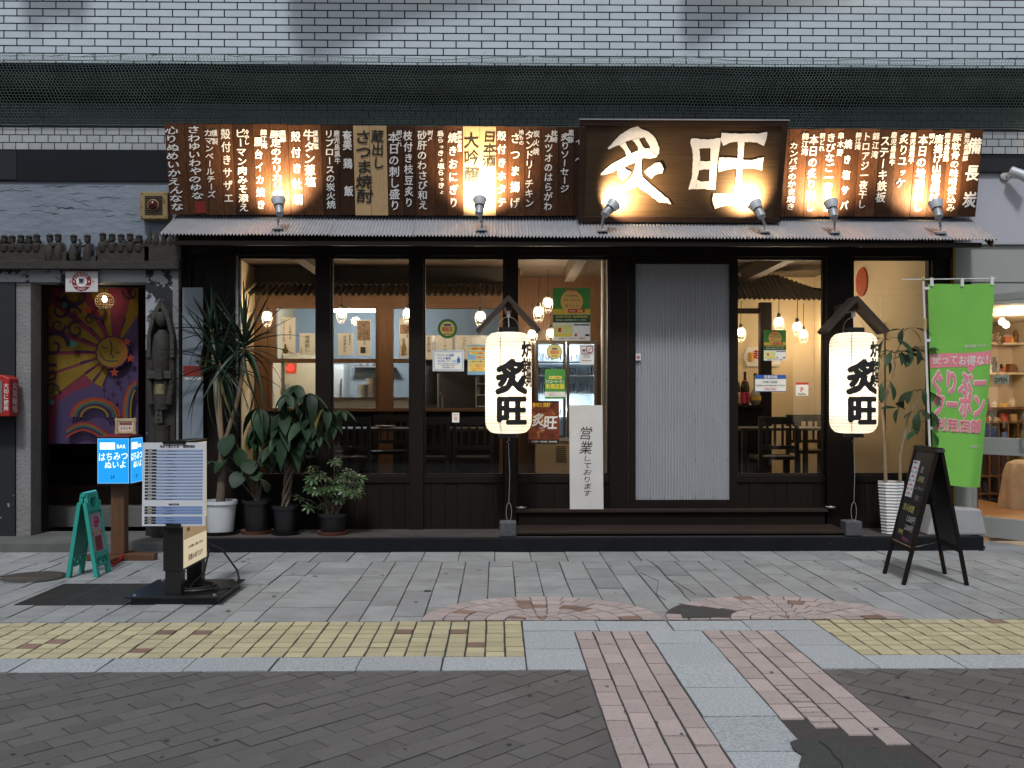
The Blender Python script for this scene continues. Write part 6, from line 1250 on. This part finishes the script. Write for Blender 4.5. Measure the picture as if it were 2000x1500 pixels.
# teal folding floor sign
X0, X1, Ya, Yb = -3.215, -3.005, -1.63, -1.375; xm = (X0 + X1) / 2 + .0; zt = .615
e = thing('folding_sign', 'teal plastic folding floor sign with a drink poster', 'sign', (xm, (Ya + Yb) / 2, 0))
for s, xb in ((-1, X0), (1, X1)):
    fc = Face((xb, Ya, 0), (0, 1, 0), (Vector((xm + s * .012, 0, zt)) - Vector((xb, 0, 0)))) if s > 0 else Face((xb, Yb, 0), (0, -1, 0), (Vector((xm + s * .012, 0, zt)) - Vector((xb, 0, 0))))
    W2 = Yb - Ya; Hh = math.hypot(zt, xm - xb); mb = MB()
    for q in ((0, .022, .07, Hh - .06), (W2 - .022, W2, .07, Hh - .06), (.022, W2 - .022, .14, .17), (.022, W2 - .022, Hh - .13, Hh - .10), (.022, W2 - .022, .075, .092), (0, .045, 0, .07), (W2 - .045, W2, 0, .07), (.03, W2 - .03, Hh - .03, Hh), (.03, .08, Hh - .10, Hh - .03), (W2 - .08, W2 - .03, Hh - .10, Hh - .03)): onface(fc, *q, -.014, .014, mb)
    for k in range(4):
        a = .03 + k * (W2 - .06) / 4; b = a + (W2 - .06) / 4; mb.bar(fc.at(a, .092 if k % 2 else .14), fc.at(b, .14 if k % 2 else .092), .012, .02, up=fc.n)
    pn = mb.build('panel_frame', M['teal'], e); onface(fc, .02, W2 - .02, .168, Hh - .128, -.008, .004).build('backing_sheet', M['teal'], pn)
    if s > 0:
        po = onface(fc, .03, W2 - .03, .18, Hh - .15, .005, .007).build('poster', surf('drink_print', (.36, .30, .36), .35, var=.1), pn); onface(fc, .07, W2 - .07, .19, .30, .0075, .008).build('cup_print', C(120, 45, 60), po); onface(fc, .04, W2 - .04, .31, .335, .0075, .008).build('text_band', C(160, 110, 60), po)
        MB().tube([fc.at(W2 * .5 + r * math.cos(t), .40 + r * math.sin(t), .009) for r, t in ((.05 - .045 * i / 24, i * .42) for i in range(25))], .006, 5).build('swirl_print', C(150, 40, 70), po); Text().line(fc, 'コーヒー', W2 * .5, .323, .03, h=.0095, bold=.02).build('lettering', WH, po)
MB().tube([(xm, Ya + .02, zt + .004), (xm, Yb - .02, zt + .004)], .018, 10).build('hinge_bar', M['teal'], e, smooth=True)
# black lit stand with a paper menu
fxa, fxb = X(243, -2.62), X(430, -2.62); y0, y1 = -2.62, -2.01; e = thing('menu_stand', 'black floor stand with a lit side panel and a paper drinks list', 'sign', ((fxa + fxb) / 2, -2.3, 0))
box('base_plate', fxa, fxb, y0, y1, .045, .058, M['blackm'], e, bevel=.002); box('under_frame', fxa + .03, fxb - .03, y0 + .03, y1 - .03, .0, .044, M['black'], e)
for sx in (fxa + .05, fxb - .05):
    for sy in (y0 + .05, y1 - .05): MB().lathe([(.012, 0), (.010, .008)], (sx, sy, .058), 8).build('bolt', M['steel'], e)
pxa, pxb = X(319, -2.57), X(357, -2.57); yf_, ybk = -2.57, -2.06; zb_, zt_ = .215, 1.06
for q in ((yf_ + .0, yf_ + .08), (ybk - .08, ybk)): box('upright', pxa + .012, pxb - .012, q[0], q[1], .058, zb_ + .1, M['black'], e)
box('panel_case', pxa, pxb, yf_ - .006, ybk + .01, zb_, zt_, M['blackm'], e, bevel=.004)
lf = Face((pxb + .0005, yf_, zb_), (0, 1, 0), (0, 0, 1)); wd, hh = ybk - yf_, zt_ - zb_
lp = onface(lf, .012, wd - .012, .015, hh - .02, 0, .002).build('lit_panel', glow('cream_light_panel', (1, .84, .58), .62), e); onface(lf, .012, wd - .012, .20, .30, .002, .003).build('print_band', glow('tan_light_print', (.62, .44, .24), .5), lp)
for t, x, z, h in (('昼飲みあります', wd * .5, .07, .045), ('コロナ対策をして営業しております', wd * .5, .14, .02), ('焼酎', wd * .2, .26, .03), ('個室', wd * .8, .38, .07), ('名物', wd * .8, .50, .05)): Text().line(lf, t, x, z, h, bold=.015, h=.004).build('lettering', M['letterk'], lp)
onface(lf, wd * .62, wd * .9, .58, .78, .002, .003).build('print_band', glow('dish_light_print', (.5, .3, .2), .5), lp)
lamp('stand_light', (pxb + .08, (yf_ + ybk) / 2, .55), .35, (1, .84, .58), .1, parent=e)
# clipped list
yp = yf_ - .03; a, b = X(277, yp), X(401, yp); z0, z1 = Zp(1026, yp), Zp(864, yp); mo = thing('drinks_list', 'white clipped sheet of shochu names in black and blue rows', 'menu', ((a + b) / 2, yp, z0))
mf2 = Face((a, yp, z0), (1, .0, 0), (.012, 0, 1)); W2, H2 = b - a, z1 - z0
onface(mf2, 0, W2, 0, H2, -.004, 0).build('sheet', surf('laminated_sheet', (.66, .68, .72), .3, var=.03), mo)
Text().line(mf2, '地元で愛される', W2 * .42, H2 * .955, H2 * .035, bold=.02, h=.002, wd=W2 * .30).build('lettering', DK, mo); Text().line(mf2, '薩摩焼酎', W2 * .73, H2 * .955, H2 * .035, bold=.02, h=.002, wd=W2 * .19).build('lettering', DK, mo)
BLU = C(118, 142, 188); LB = C(175, 185, 205); rr = random.Random(4)
rows = [.905 - i * .0385 for i in range(16)] + [.222, .188, .155] + [.10, .068, .036]
for i, v in enumerate(rows):
    box_ = onface(mf2, W2 * .04, W2 * .22, H2 * (v - .012), H2 * (v + .014), .0006, .0012).build('row_label', DK, mo); onface(mf2, W2 * .22, W2 * .95, H2 * (v - .015), H2 * (v + .014), .0004, .0008).build('row_bar', BLU if i >= 16 else LB, mo)
    if i < 16: onface(mf2, W2 * .22, W2 * .95, H2 * (v - .015), H2 * (v + .001), .0009, .0012).build('row_bar', BLU, mo)
    Text().line(mf2, ''.join(rr.choice('薩摩島白黒赤霧海山芋麹') for _ in range(3)), W2 * .12, H2 * v, H2 * .016, h=.0018).build('lettering', WH, box_); Text().line(mf2, ''.join(rr.choice('甘口辛芳醇な香りと味わ') for _ in range(9)), W2 * (.40 + .08 * rr.random()), H2 * (v - .006), H2 * .012, h=.0018).build('lettering', C(40, 60, 120), mo)
Text().line(mf2, '焼酎豆知識', W2 * .5, H2 * .26, H2 * .025, bold=.015, h=.002).build('lettering', DK, mo)
onface(mf2, W2 * .32, W2 * .68, H2 * .985, H2 * 1.02, -.01, .010).build('clip', M['blackm'], mo); onface(mf2, W2 * .38, W2 * .62, -.012, H2 * .03, -.025, .008).build('clip', M['blackm'], mo)
cb = MB(); zc3 = .066
cb.tube([(fxb - .25 + .16 * math.cos(t) * (1 + .1 * math.sin(t * .37)), -2.40 + .12 * math.sin(t), zc3 + .004 * k / 6) for k, t in ((i, i * .35) for i in range(50))], .0075, 6); cb.tube([(pxb + .06, -2.2, .30), (pxb + .04, -2.25, .15), (pxb - .02, -2.35, .075), (pxb + .05, -2.52, .07), (fxb - .02, -2.40, .07), (fxb + .01, -2.30, .05)], .0075, 6)
cb.tube([(pxb + .0, ybk + .01, .32), (pxb + .10, ybk + .03, .27), (pxb + .2, ybk + .05, .12), (fxb - .03, ybk + .0, .07)], .0075, 6); tag(cb.build('power_cable', M['cable'], smooth=True), 'black power cable coiled on the base of the menu stand', 'cable')
# chalkboard
A_, B_, C2_, D_ = G(1726, 1120), G(1766, 1144), G(1844, 1120), G(1890, 1144); tz = .985
ap0 = (A_ + C2_) / 2 + Vector((.03, 0, 0)); ap1 = (B_ + D_) / 2 + Vector((.03, 0, 0)); e = thing('chalkboard_sign', 'black folding chalkboard with handwritten drink prices', 'chalkboard', (ap0 + ap1) / 2); SWd = M['darkwood']
for s, (p, q) in ((-1, (A_, B_)), (1, (C2_, D_))):
    tp, tq = Vector((ap0.x + s * .012, ap0.y, tz)), Vector((ap1.x + s * .012, ap1.y, tz)); rt = (q - p) if s < 0 else (p - q); org = p if s < 0 else q; up = ((tp - p) if s < 0 else (tq - q)); wd = (q - p).length; fc = Face(org, rt, up); L2 = up.length
    for u0 in (0, wd - .035): onface(fc, u0, u0 + .035, 0, L2, -.012, .012).build('leg', SWd, e, bevel=.003)
    onface(fc, .035, wd - .035, L2 - .04, L2 - .002, -.010, .010).build('rail', SWd, e); onface(fc, .035, wd - .035, .24, .275, -.010, .010).build('rail', SWd, e); bd = onface(fc, .035, wd - .035, .275, L2 - .04, -.004, .004).build('board', surf('chalkboard', (.012, .012, .013), .55, var=.3, scale=3), e)
    if s < 0:
        onface(fc, .03, wd - .03, .272, .279, .0105, .012).build('tray_edge', surf('bare_wood_edge', (.3, .2, .13), .6), e)
        ps = onface(fc, .05, .19, .62, .90, .005, .0065).build('paper_list', C(225, 228, 232), e)
        for k in range(7):
            for j in range(3): onface(fc, .058 + j * .044, .092 + j * .044, .64 + k * .033, .645 + k * .033 + .01 * ((k + j) % 2), .0068, .0072).build('print_row', C(190, 60, 55) if k % 2 == 0 else C(150, 155, 165), ps)
        Text().line(fc, '飲み放題メニュー', .12, .885, .02, wd=.11, h=.0072).build('lettering', DK, ps)
        for t, x, z, h, m_ in (('飲', .28, .84, .055, C(190, 190, 190)), ('2時間', .30, .77, .05, C(190, 190, 140)), ('しょうちゅう', .30, .70, .030, C(170, 180, 200)), ('個室', .31, .63, .04, C(140, 150, 170)), ('飲み放題', .20, .54, .06, C(200, 195, 110)), ('1,500円', .30, .465, .06, C(205, 205, 205)), ('2,000円', .30, .40, .055, C(205, 205, 205)), ('2時間', .15, .355, .042, C(190, 185, 100)), ('予約の方', .28, .31, .038, C(190, 90, 140))): Text().line(fc, t, x, z, h, bold=.004, h=.006, shear=.12, rot=-.03).build('lettering', m_, bd)
MB().tube([A_.lerp(ap0, .25) + Vector((0, 0, .24)), (A_ + C2_) / 2 + Vector((0, 0, .2)), C2_.lerp(ap0, .25) + Vector((0, 0, .24))], .0025, 5).build('stay_chain', M['wire'], e)
for p in (ap0, ap1): box('hinge', p.x - .03, p.x + .03, p.y - .012, p.y + .012, tz - .03, tz - .006, M['iron'], e)
# green banner
e = thing('green_banner', 'tall green cloth banner with pink lettering on a white pole', 'banner', (X(1820, -.33), -.33, ZPL)); yb0 = -.36
pt0, pt1 = P(1803, 548, yb0), Vector((X(1822, yb0), yb0, ZPL + .1)); MB().tube([pt1, pt1.lerp(pt0, .5), pt0], [.012, .011, .009], 10).build('pole', M['white'], e, smooth=True); MB().tube([P(1762, 546, yb0), P(1945, 544, yb0 - .02)], .005, 8).build('cross_rod', M['white'], e)
MB().lathe([(.014, 0), (.016, .02), (.01, .04)], pt0, 10).build('pole_cap', M['bamboo'], e); MB().tube([pt0.lerp(pt1, .18) + Vector((0, 0, .05)), pt0.lerp(pt1, .18) - Vector((0, 0, .05))], .016, 8).build('pole_joint', M['bamboo'], e)
TLc, TRc, BLc, BRc = P(1812, 556, yb0 - .01), P(1941, 553, yb0 - .04), P(1828, 946, yb0 - .01), P(1918, 953, yb0 - .06)
class Cloth:
    n = Vector((0, -1, 0))
    def at(s, u, v, h=0):       # u 0..1 across, v 0..1 upward
        a = TLc.lerp(BLc, 1 - v); b = TRc.lerp(BRc, 1 - v); p = a.lerp(b, u); t = 1 - v
        return p + Vector((0, -h + .034 * math.sin(u * 4.6 + t * 2.4) * (.25 + .9 * t) + .011 * math.sin(u * 10 + t * 4) * (.3 + t) + .02 * t * t * math.sin(u * 3), .006 * math.sin(u * math.pi * 2 + .6) * (1 if t < .5 else .6)))
cl_ = Cloth(); nu, nv = 24, 48; vs = [cl_.at(i / nu, j / nv) for j in range(nv + 1) for i in range(nu + 1)]
GRN = surf('green_banner_cloth', (.185, .50, .075), .8, var=.07, scale=4, bump=.1, bscale=200); cth = MB().add(vs, [(j * (nu + 1) + i, j * (nu + 1) + i + 1, (j + 1) * (nu + 1) + i + 1, (j + 1) * (nu + 1) + i) for j in range(nv) for i in range(nu)]).build('cloth', GRN, e, smooth=True); sheeted(cth, .0008)
PKB = C(226, 132, 142); WHB = C(232, 214, 212)
def cpatch(pts, mat, h, name='printed_panel', nn=12):     # pts quad in (u, v), bilinear grid on the cloth
    (a, b, c2, d2) = pts; q = []
    for j in range(5):
        for i in range(nn + 1):
            t, s = i / nn, j / 4; q.append(cl_.at((a[0] * (1 - t) + b[0] * t) * (1 - s) + (d2[0] * (1 - t) + c2[0] * t) * s, (a[1] * (1 - t) + b[1] * t) * (1 - s) + (d2[1] * (1 - t) + c2[1] * t) * s, h))
    MB().add(q, [(j * (nn + 1) + i, j * (nn + 1) + i + 1, (j + 1) * (nn + 1) + i + 1, (j + 1) * (nn + 1) + i) for j in range(4) for i in range(nn)]).build(name, mat, cth)
cpatch(((.005, .578), (.995, .603), (.995, .668), (.005, .650)), PKB, .003); cpatch(((.62, .593), (.76, .597), (.665, .562), (.64, .566)), PKB, .0034, nn=4)
F0 = Face((0, 0, 0), (1, 0, 0), (0, 1, 0))
def ctext(t, u, v, ht, wd, bold, h, mat):          # lettering that follows the waves of the cloth
    tx = Text().line(F0, t, u, v, ht, wd=wd, bold=bold, h=h); bm = bmesh.new(); bv = [bm.verts.new(q) for q in tx.v]
    for q in tx.f:
        try: bm.faces.new([bv[i] for i in q])
        except ValueError: pass
    bmesh.ops.triangulate(bm, faces=bm.faces)
    for _ in range(2):
        bmesh.ops.subdivide_edges(bm, edges=[e_ for e_ in bm.edges if e_.calc_length() > .05], cuts=1); bmesh.ops.triangulate(bm, faces=[f_ for f_ in bm.faces if len(f_.verts) > 3])
    bm.verts.index_update(); mb = MB().add([cl_.at(q.co.x, q.co.y, q.co.z) for q in bm.verts], [tuple(q.index for q in f_.verts) for f_ in bm.faces]); bm.free(); mb.build('lettering', mat, cth)
ctext('使ってお得な！', .49, .624, .052, .90, .028, .007, WHB)
for t, u, v, wd, ht in (('ぐりぶー', .48, .512, .88, .125), ('クーポン', .48, .402, .88, .125), ('利用店舗', .46, .300, .82, .070)):
    ctext(t, u, v, ht, wd, .085 if ht > .08 else .065, .006, WHB); ctext(t, u, v, ht, wd, .04 if ht > .08 else .026, .010, PKB)
ctext('鹿児島県ぐりぶー', .76, .695, .016, .36, .01, .005, WHB); ctext('鹿児島県さくら', .80, .2, .014, .2, .01, .005, WHB)
for u in (.06, .52, .96): q = cl_.at(u, 1.0, .006); box('rod_loop', q.x - .014, q.x + .014, q.y - .004, q.y + .006, q.z - .02, q.z + .055, M['white'], cth)
for v in (.98, .72, .28): q = cl_.at(0, v, .0); box('pole_loop', q.x - .035, q.x + .012, q.y - .006, q.y + .012, q.z - .012, q.z + .012, M['white'], cth)
bx = X(1856, -.3); MB().prism([(-.27, 0), (.27, 0), (.22, .235), (-.20, .26)], lambda u, v, h: (bx + u, -.43 + h, ZPL + .003 + v), .22).build('base_weight', surf('grey_banner_base', (.33, .33, .33), .7, var=.15, scale=4), e, bevel=.02)
# ================================================================== potted plants
def leafmesh(name, prof, droop, fold, mat, n=7):
    v, f = [], []
    for i in range(n + 1):
        t = i / n; w_ = prof(t); z = -droop * t * t; x = t * (1 - .25 * droop * t)
        v += [(x, -w_, z + fold * w_), (x, 0, z), (x, w_, z + fold * w_)]
    for i in range(n):
        b = 3 * i; f += [(b, b + 3, b + 4, b + 1), (b + 1, b + 4, b + 5, b + 2)]
    me = bpy.data.meshes.new(name); me.from_pydata(v, [], f); me.materials.append(mat)
    for p in me.polygons: p.use_smooth = True
    return me
lance = lambda t: .034 * (min(1, t * 9 + .45)) * (1 - t) ** .55
oval = lambda t: .19 * math.sin(math.pi * min(1, t ** .8)) ** .9 + .004
obov = lambda t: .17 * math.sin(math.pi * t ** 1.35) ** .8 + .004
roundl = lambda t: .42 * math.sin(math.pi * min(1, t * .97 + .015)) ** .6
LM = {'yucca': [leafmesh('leaf', lance, d, .5, M['yucca'], 9) for d in (.05, .35, .75)], 'pachira': [leafmesh('leaf', oval, d, .35, M['green']) for d in (.15, .45, .8)], 'round': [leafmesh('leaf', roundl, d, .18, M['green'], 10) for d in (.1, .3)],
      'obov': [leafmesh('leaf', obov, d, .3, M['green']) for d in (.1, .35, .6)]}
def orient(base, d, L, wsc=1, roll=0):
    d = Vector(d).normalized(); up = Vector((0, 0, 1)); y = up.cross(d)
    if y.length < .05: y = Vector((0, 1, 0))
    y.normalize(); z = d.cross(y); R = Matrix((d, y, z)).transposed().to_4x4()
    return Matrix.Translation(Vector(base)) @ R @ Matrix.Rotation(roll, 4, 'X') @ Matrix.Diagonal((L, L * wsc, L, 1))
M['yellowing'] = surf('yellowing_leaf', (.10, .085, .02), .6, var=.4, scale=14, rnd=.3, col2=(.07, .035, .012), c2amt=.8, c2scale=20, c2thr=.55)
for k_ in list(LM): LM[k_ + '_old'] = [m_.copy() for m_ in LM[k_]]
for k_ in LM:
    if k_.endswith('_old'):
        for m_ in LM[k_]: m_.materials[0] = M['yellowing']
def leaf(parent, kind, base, d, L, wsc=1, roll=0, var=None):
    ms = LM[kind + ('_old' if random.random() < .06 else '')]; put('leaf', ms[var] if var is not None else random.choice(ms), parent, orient(base, d, L, wsc, roll))
def pot(e, c, r0, r1, h, mat, saucer=None, soil=True):
    MB().lathe([(r0, 0), (r1, h - .03), (r1 + .012, h - .03), (r1 + .012, h), (r1 - .002, h), (r1 - .006, h - .025)], c, 32, cap=False).build('pot', mat, e, smooth=True)
    if soil: MB().lathe([(.002, h - .035), (r1 - .004, h - .035)], c, 24, cap=False).build('soil', M['soil'], e)
    if saucer: MB().lathe([(r0 + .005, -.003), (r0 + .03, -.001), (r0 + .045, .03), (r0 + .04, .03), (r0 + .02, .004)], c, 32, cap=False).build('saucer', saucer, e, smooth=True)
ZPt = ZPL + .004
rnd = random.Random(31); random.seed(31)
def pl3(px, py, y): return P(px, py, y)
# tall yucca
y = -.22; c = Vector((X(430, y), y, ZPt + .003)); e = thing('yucca_plant', 'tall yucca with sword leaves in a white plastic pot', 'potted plant', c)
pot(e, c, .112, .142, .30, M['pot'], M['black'])
t0 = c + Vector((0, 0, .26)); t1 = pl3(434, 872, y); MB().tube([t0, t0.lerp(t1, .5) + Vector((.008, 0, 0)), t1], [.042, .036, .032], 10).build('trunk', M['bark'], e, smooth=True)
heads = [(pl3(428, 705, y + .02), [pl3(430, 800, y)]), (pl3(478, 668, y - .02), [pl3(462, 790, y - .01), pl3(474, 730, y - .02)]), (pl3(414, 640, y + .08), [pl3(422, 780, y + .05)])]
for hp, mids in heads: MB().tube([t1 - Vector((0, 0, .03))] + mids + [hp], .019, 8).build('stem', M['palebark'], e, smooth=True)
for hi, (hp, _) in enumerate(heads):
    n = (46, 40, 26)[hi]
    for i in range(n):
        a = i * 2.399 + rnd.uniform(-.2, .2); t = i / n; el = math.radians(80 - 125 * t + rnd.uniform(-8, 8)); d = Vector((math.cos(a) * math.cos(el), math.sin(a) * math.cos(el) * .75, math.sin(el)))
        if d.y > .5: d.y *= .4
        L = rnd.uniform(.44, .66) * (1 if hi < 2 else .8); leaf(e, 'yucca', hp - Vector((0, 0, .10 * t)), d, L, 1.15 * .46 / L, rnd.uniform(-.5, .5), 0 if t < .35 else (1 if t < .7 else 2))
# broad leaved plant in a black pot
y = -.16; c = Vector((X(502, y), y, ZPt)); e = thing('broad_leaf_plant', 'broad round leaved plant in a black pot between the yucca and the money tree', 'potted plant', c); pot(e, c, .10, .125, .30, M['black'], M['terra'])
for px, py, dx, L, dy in ((452, 862, -.2, .26, -.5), (448, 905, -.7, .24, -.6), (492, 872, .7, .22, -.6), (484, 912, .3, .22, -.7), (474, 935, -.3, .22, -.8), (505, 905, .8, .20, -.5), (415, 915, -1, .20, -.4), (512, 950, .6, .18, -.6), (470, 890, .1, .2, -.4), (498, 930, .3, .2, -.9)):
    b = pl3(px, py - 14, y - .06); s0 = c + Vector((rnd.uniform(-.03, .03), 0, .28)); MB().tube([s0, s0.lerp(b, .55) + Vector((0, 0, .07)), b], [.008, .006, .005], 6).build('stalk', M['bark'], e); leaf(e, 'round', b, (dx, dy, -.55), L * .85, .95, rnd.uniform(-.5, .5))
# money tree
y = -.24; c = Vector((X(557, y), y, ZPt)); e = thing('money_tree', 'money tree with drooping palm shaped leaves and braided trunk in a black pot', 'potted plant', c); pot(e, c, .085, .108, .26, M['black'], M['black'])
top = pl3(568, 880, y)
for k in range(4):
    MB().tube([c + Vector((.028 * math.cos(k * 1.57 + t * 7), .028 * math.sin(k * 1.57 + t * 7), .22)) * 1 + (top - c - Vector((0, 0, .22))) * t for t in (i / 12 for i in range(13))], .014, 6).build('trunk', M['bark'], e, smooth=True)
for px, py, s in ((507, 798, 1), (528, 812, 1.1), (555, 806, 1.15), (592, 822, 1.1), (578, 752, .95), (606, 768, .95), (560, 770, .8), (634, 796, .8), (668, 800, .7), (545, 850, 1.0), (612, 812, .9), (520, 850, .9), (588, 790, .9), (646, 826, .7), (532, 870, .9), (500, 835, .9), (575, 862, .9), (600, 850, .8), (622, 850, .7), (552, 830, 1.0)):
    b = pl3(px, py, y + rnd.uniform(-.16, .06)); MB().tube([top - Vector((0, 0, .05)), top.lerp(b, .6) + Vector((0, 0, .09)), b], [.007, .005, .003], 6).build('stalk', M['green'], e)
    n = rnd.choice((5, 6, 6, 7))
    for i in range(n):
        a = 2 * math.pi * i / n + rnd.uniform(-.2, .2); d = Vector((math.cos(a), math.sin(a) * .9 - .25, -.55 - .35 * rnd.random())); leaf(e, 'pachira', b, d, rnd.uniform(.21, .30) * s, .95, rnd.uniform(-.3, .3))
# small variegated umbrella plant
y = -.24; c = Vector((X(650, y), y, ZPt + .003)); e = thing('umbrella_plant', 'low variegated umbrella plant in a black pot on a terracotta saucer', 'potted plant', c); pot(e, c, .095, .128, .19, M['black'], M['terra'])
def palm(nl, L):
    v, f = [], []
    for i in range(nl):
        a = 2 * math.pi * i / nl; dx, dy = math.cos(a), math.sin(a)
        for t, w_, z in ((.15, .02, 0), (.55, .15, -.06), (.85, .12, -.17), (1, .01, -.26)):
            v += [(dx * t - dy * w_, dy * t + dx * w_, z), (dx * t + dy * w_, dy * t - dx * w_, z)]
        b = i * 8; f += [(b, b + 2, b + 3, b + 1), (b + 2, b + 4, b + 5, b + 3), (b + 4, b + 6, b + 7, b + 5)]
    me = bpy.data.meshes.new('leaf'); me.from_pydata(v, [], f); me.materials.append(M['variegated']); return me
PM = [palm(7, 1), palm(8, 1), palm(9, 1)]
for i in range(44):
    px, py = rnd.gauss(648, 34), rnd.gauss(948, 24)
    if not (582 < px < 712 and 892 < py < 995): continue
    b = pl3(px, py, y + rnd.uniform(-.15, .08)); s0 = c + Vector((rnd.uniform(-.06, .06), rnd.uniform(-.05, .05), .16)); MB().tube([s0, s0.lerp(b, .6) + Vector((0, 0, .03)), b], [.004, .003, .002], 5).build('stalk', M['bark'], e)
    tl = Vector((rnd.uniform(-.6, .6), rnd.uniform(-.9, -.1), 1)).normalized(); put('leaf', rnd.choice(PM), e, Matrix.Translation(b) @ tl.to_track_quat('Z', 'Y').to_matrix().to_4x4() @ Matrix.Rotation(rnd.uniform(0, 6), 4, 'Z') @ Matrix.Diagonal([rnd.uniform(.06, .085)] * 3 + [1]))
MB().tube([(X(660, y), y, .3), (X(661, y), y, Zp(884, y))], .004, 6).build('support_stick', M['darkwood'], e)
# tall plant in the ribbed pot
y = -.28; c = Vector((X(1740, y), y, ZPt)); e = thing('ribbed_pot_plant', 'tall leafy plant in a white ribbed pot beside the chalkboard', 'potted plant', c); prof = []
for i in range(61): t = i / 60; prof.append((.082 + .036 * t + .0045 * math.sin(t * 2 * math.pi * 17), .47 * t))
MB().lathe(prof + [(.105, .47), (.10, .44)], c, 8, axis=(0, 0, 1), cap=False).build('pot', M['ceramic'], e, smooth=False); MB().lathe([(.002, .44), (.10, .44)], c, 8, cap=False).build('soil', M['soil'], e)
def br(pts, r): q = [pl3(a, b, y + d) for a, b, d in pts]; MB().tube(q, r, 8).build('stem', M['palebark'], e, smooth=True); return q[-1]
br([(1730, 942, 0), (1727, 860, .0), (1724, 795, 0), (1737, 755, 0), (1748, 715, 0), (1746, 700, 0)], [.017, .015, .014, .012, .010, .007]); br([(1724, 795, 0), (1728, 765, -.02), (1722, 748, -.03)], [.010, .008, .005])
br([(1758, 942, 0), (1758, 890, 0), (1765, 858, 0), (1773, 815, 0), (1790, 785, 0), (1806, 765, 0)], [.015, .014, .012, .009, .007, .004]); br([(1765, 858, 0), (1790, 825, 0), (1812, 820, 0)], [.010, .008, .004]); br([(1765, 860, 0), (1757, 838, 0)], [.008, .004]); br([(1746, 700, 0), (1760, 668, 0), (1766, 645, 0)], [.006, .004, .003]); br([(1748, 700, 0), (1785, 680, 0), (1800, 676, 0)], [.006, .004, .003])
for px, py, ds in ((1746, 690, ((-1, -.1, -.5), (-.5, -.5, -.8), (.4, -.6, -.9), (.9, -.3, -.4), (-.9, -.6, -.1), (.2, -.8, -.3), (1, 0, .1))), (1782, 682, ((.9, -.2, -.5), (.5, -.4, -1), (1, -.1, -.35), (-.4, -.5, -.9), (.1, -.6, -.9), (.8, -.5, -.1))), (1766, 645, ((.6, -.4, -.5), (-.5, -.5, -.5), (.9, -.2, -.2), (-.9, -.2, -.1))), (1722, 700, ((-.5, -.5, -.9), (.3, -.6, -.9), (-.9, -.3, -.2))), (1722, 750, ((-.2, -.5, -.9), (.3, -.5, -.8))),
                   (1790, 765, ((-.9, -.3, -.2), (-.6, -.6, -.6), (.6, -.4, -.4), (.2, -.6, -.8), (1, -.2, .1))), (1795, 805, ((-.9, -.3, -.1), (-.4, -.5, -.7), (.5, -.5, -.6), (.9, -.3, -.3), (0, -.8, -.4))), (1768, 800, ((-1, -.2, .0), (-.8, -.4, -.5), (-.5, -.6, .3))), (1808, 845, ((-.7, -.4, -.1), (.3, -.5, -.6), (.9, -.3, -.5))), (1735, 665, ((-.6, -.3, -.6), (.4, -.4, -.5), (-.9, -.2, 0)))):
    b = pl3(px, py, y)
    for d in ds:
        dv2 = Vector(d).normalized(); st2 = b + Vector((dv2.x, dv2.y, .25)).normalized() * rnd.uniform(.03, .09); MB().tube([b, b.lerp(st2, .5) + Vector((0, 0, .01)), st2], .0025, 5).build('stalk', M['bark'], e); leaf(e, 'obov', st2, d, rnd.uniform(.15, .22), 1.05, rnd.uniform(-.4, .4))
box('support_stick', X(1728, y) - .005, X(1728, y) + .005, y - .01, y, .55, Zp(640, y), M['darkwood'], e)
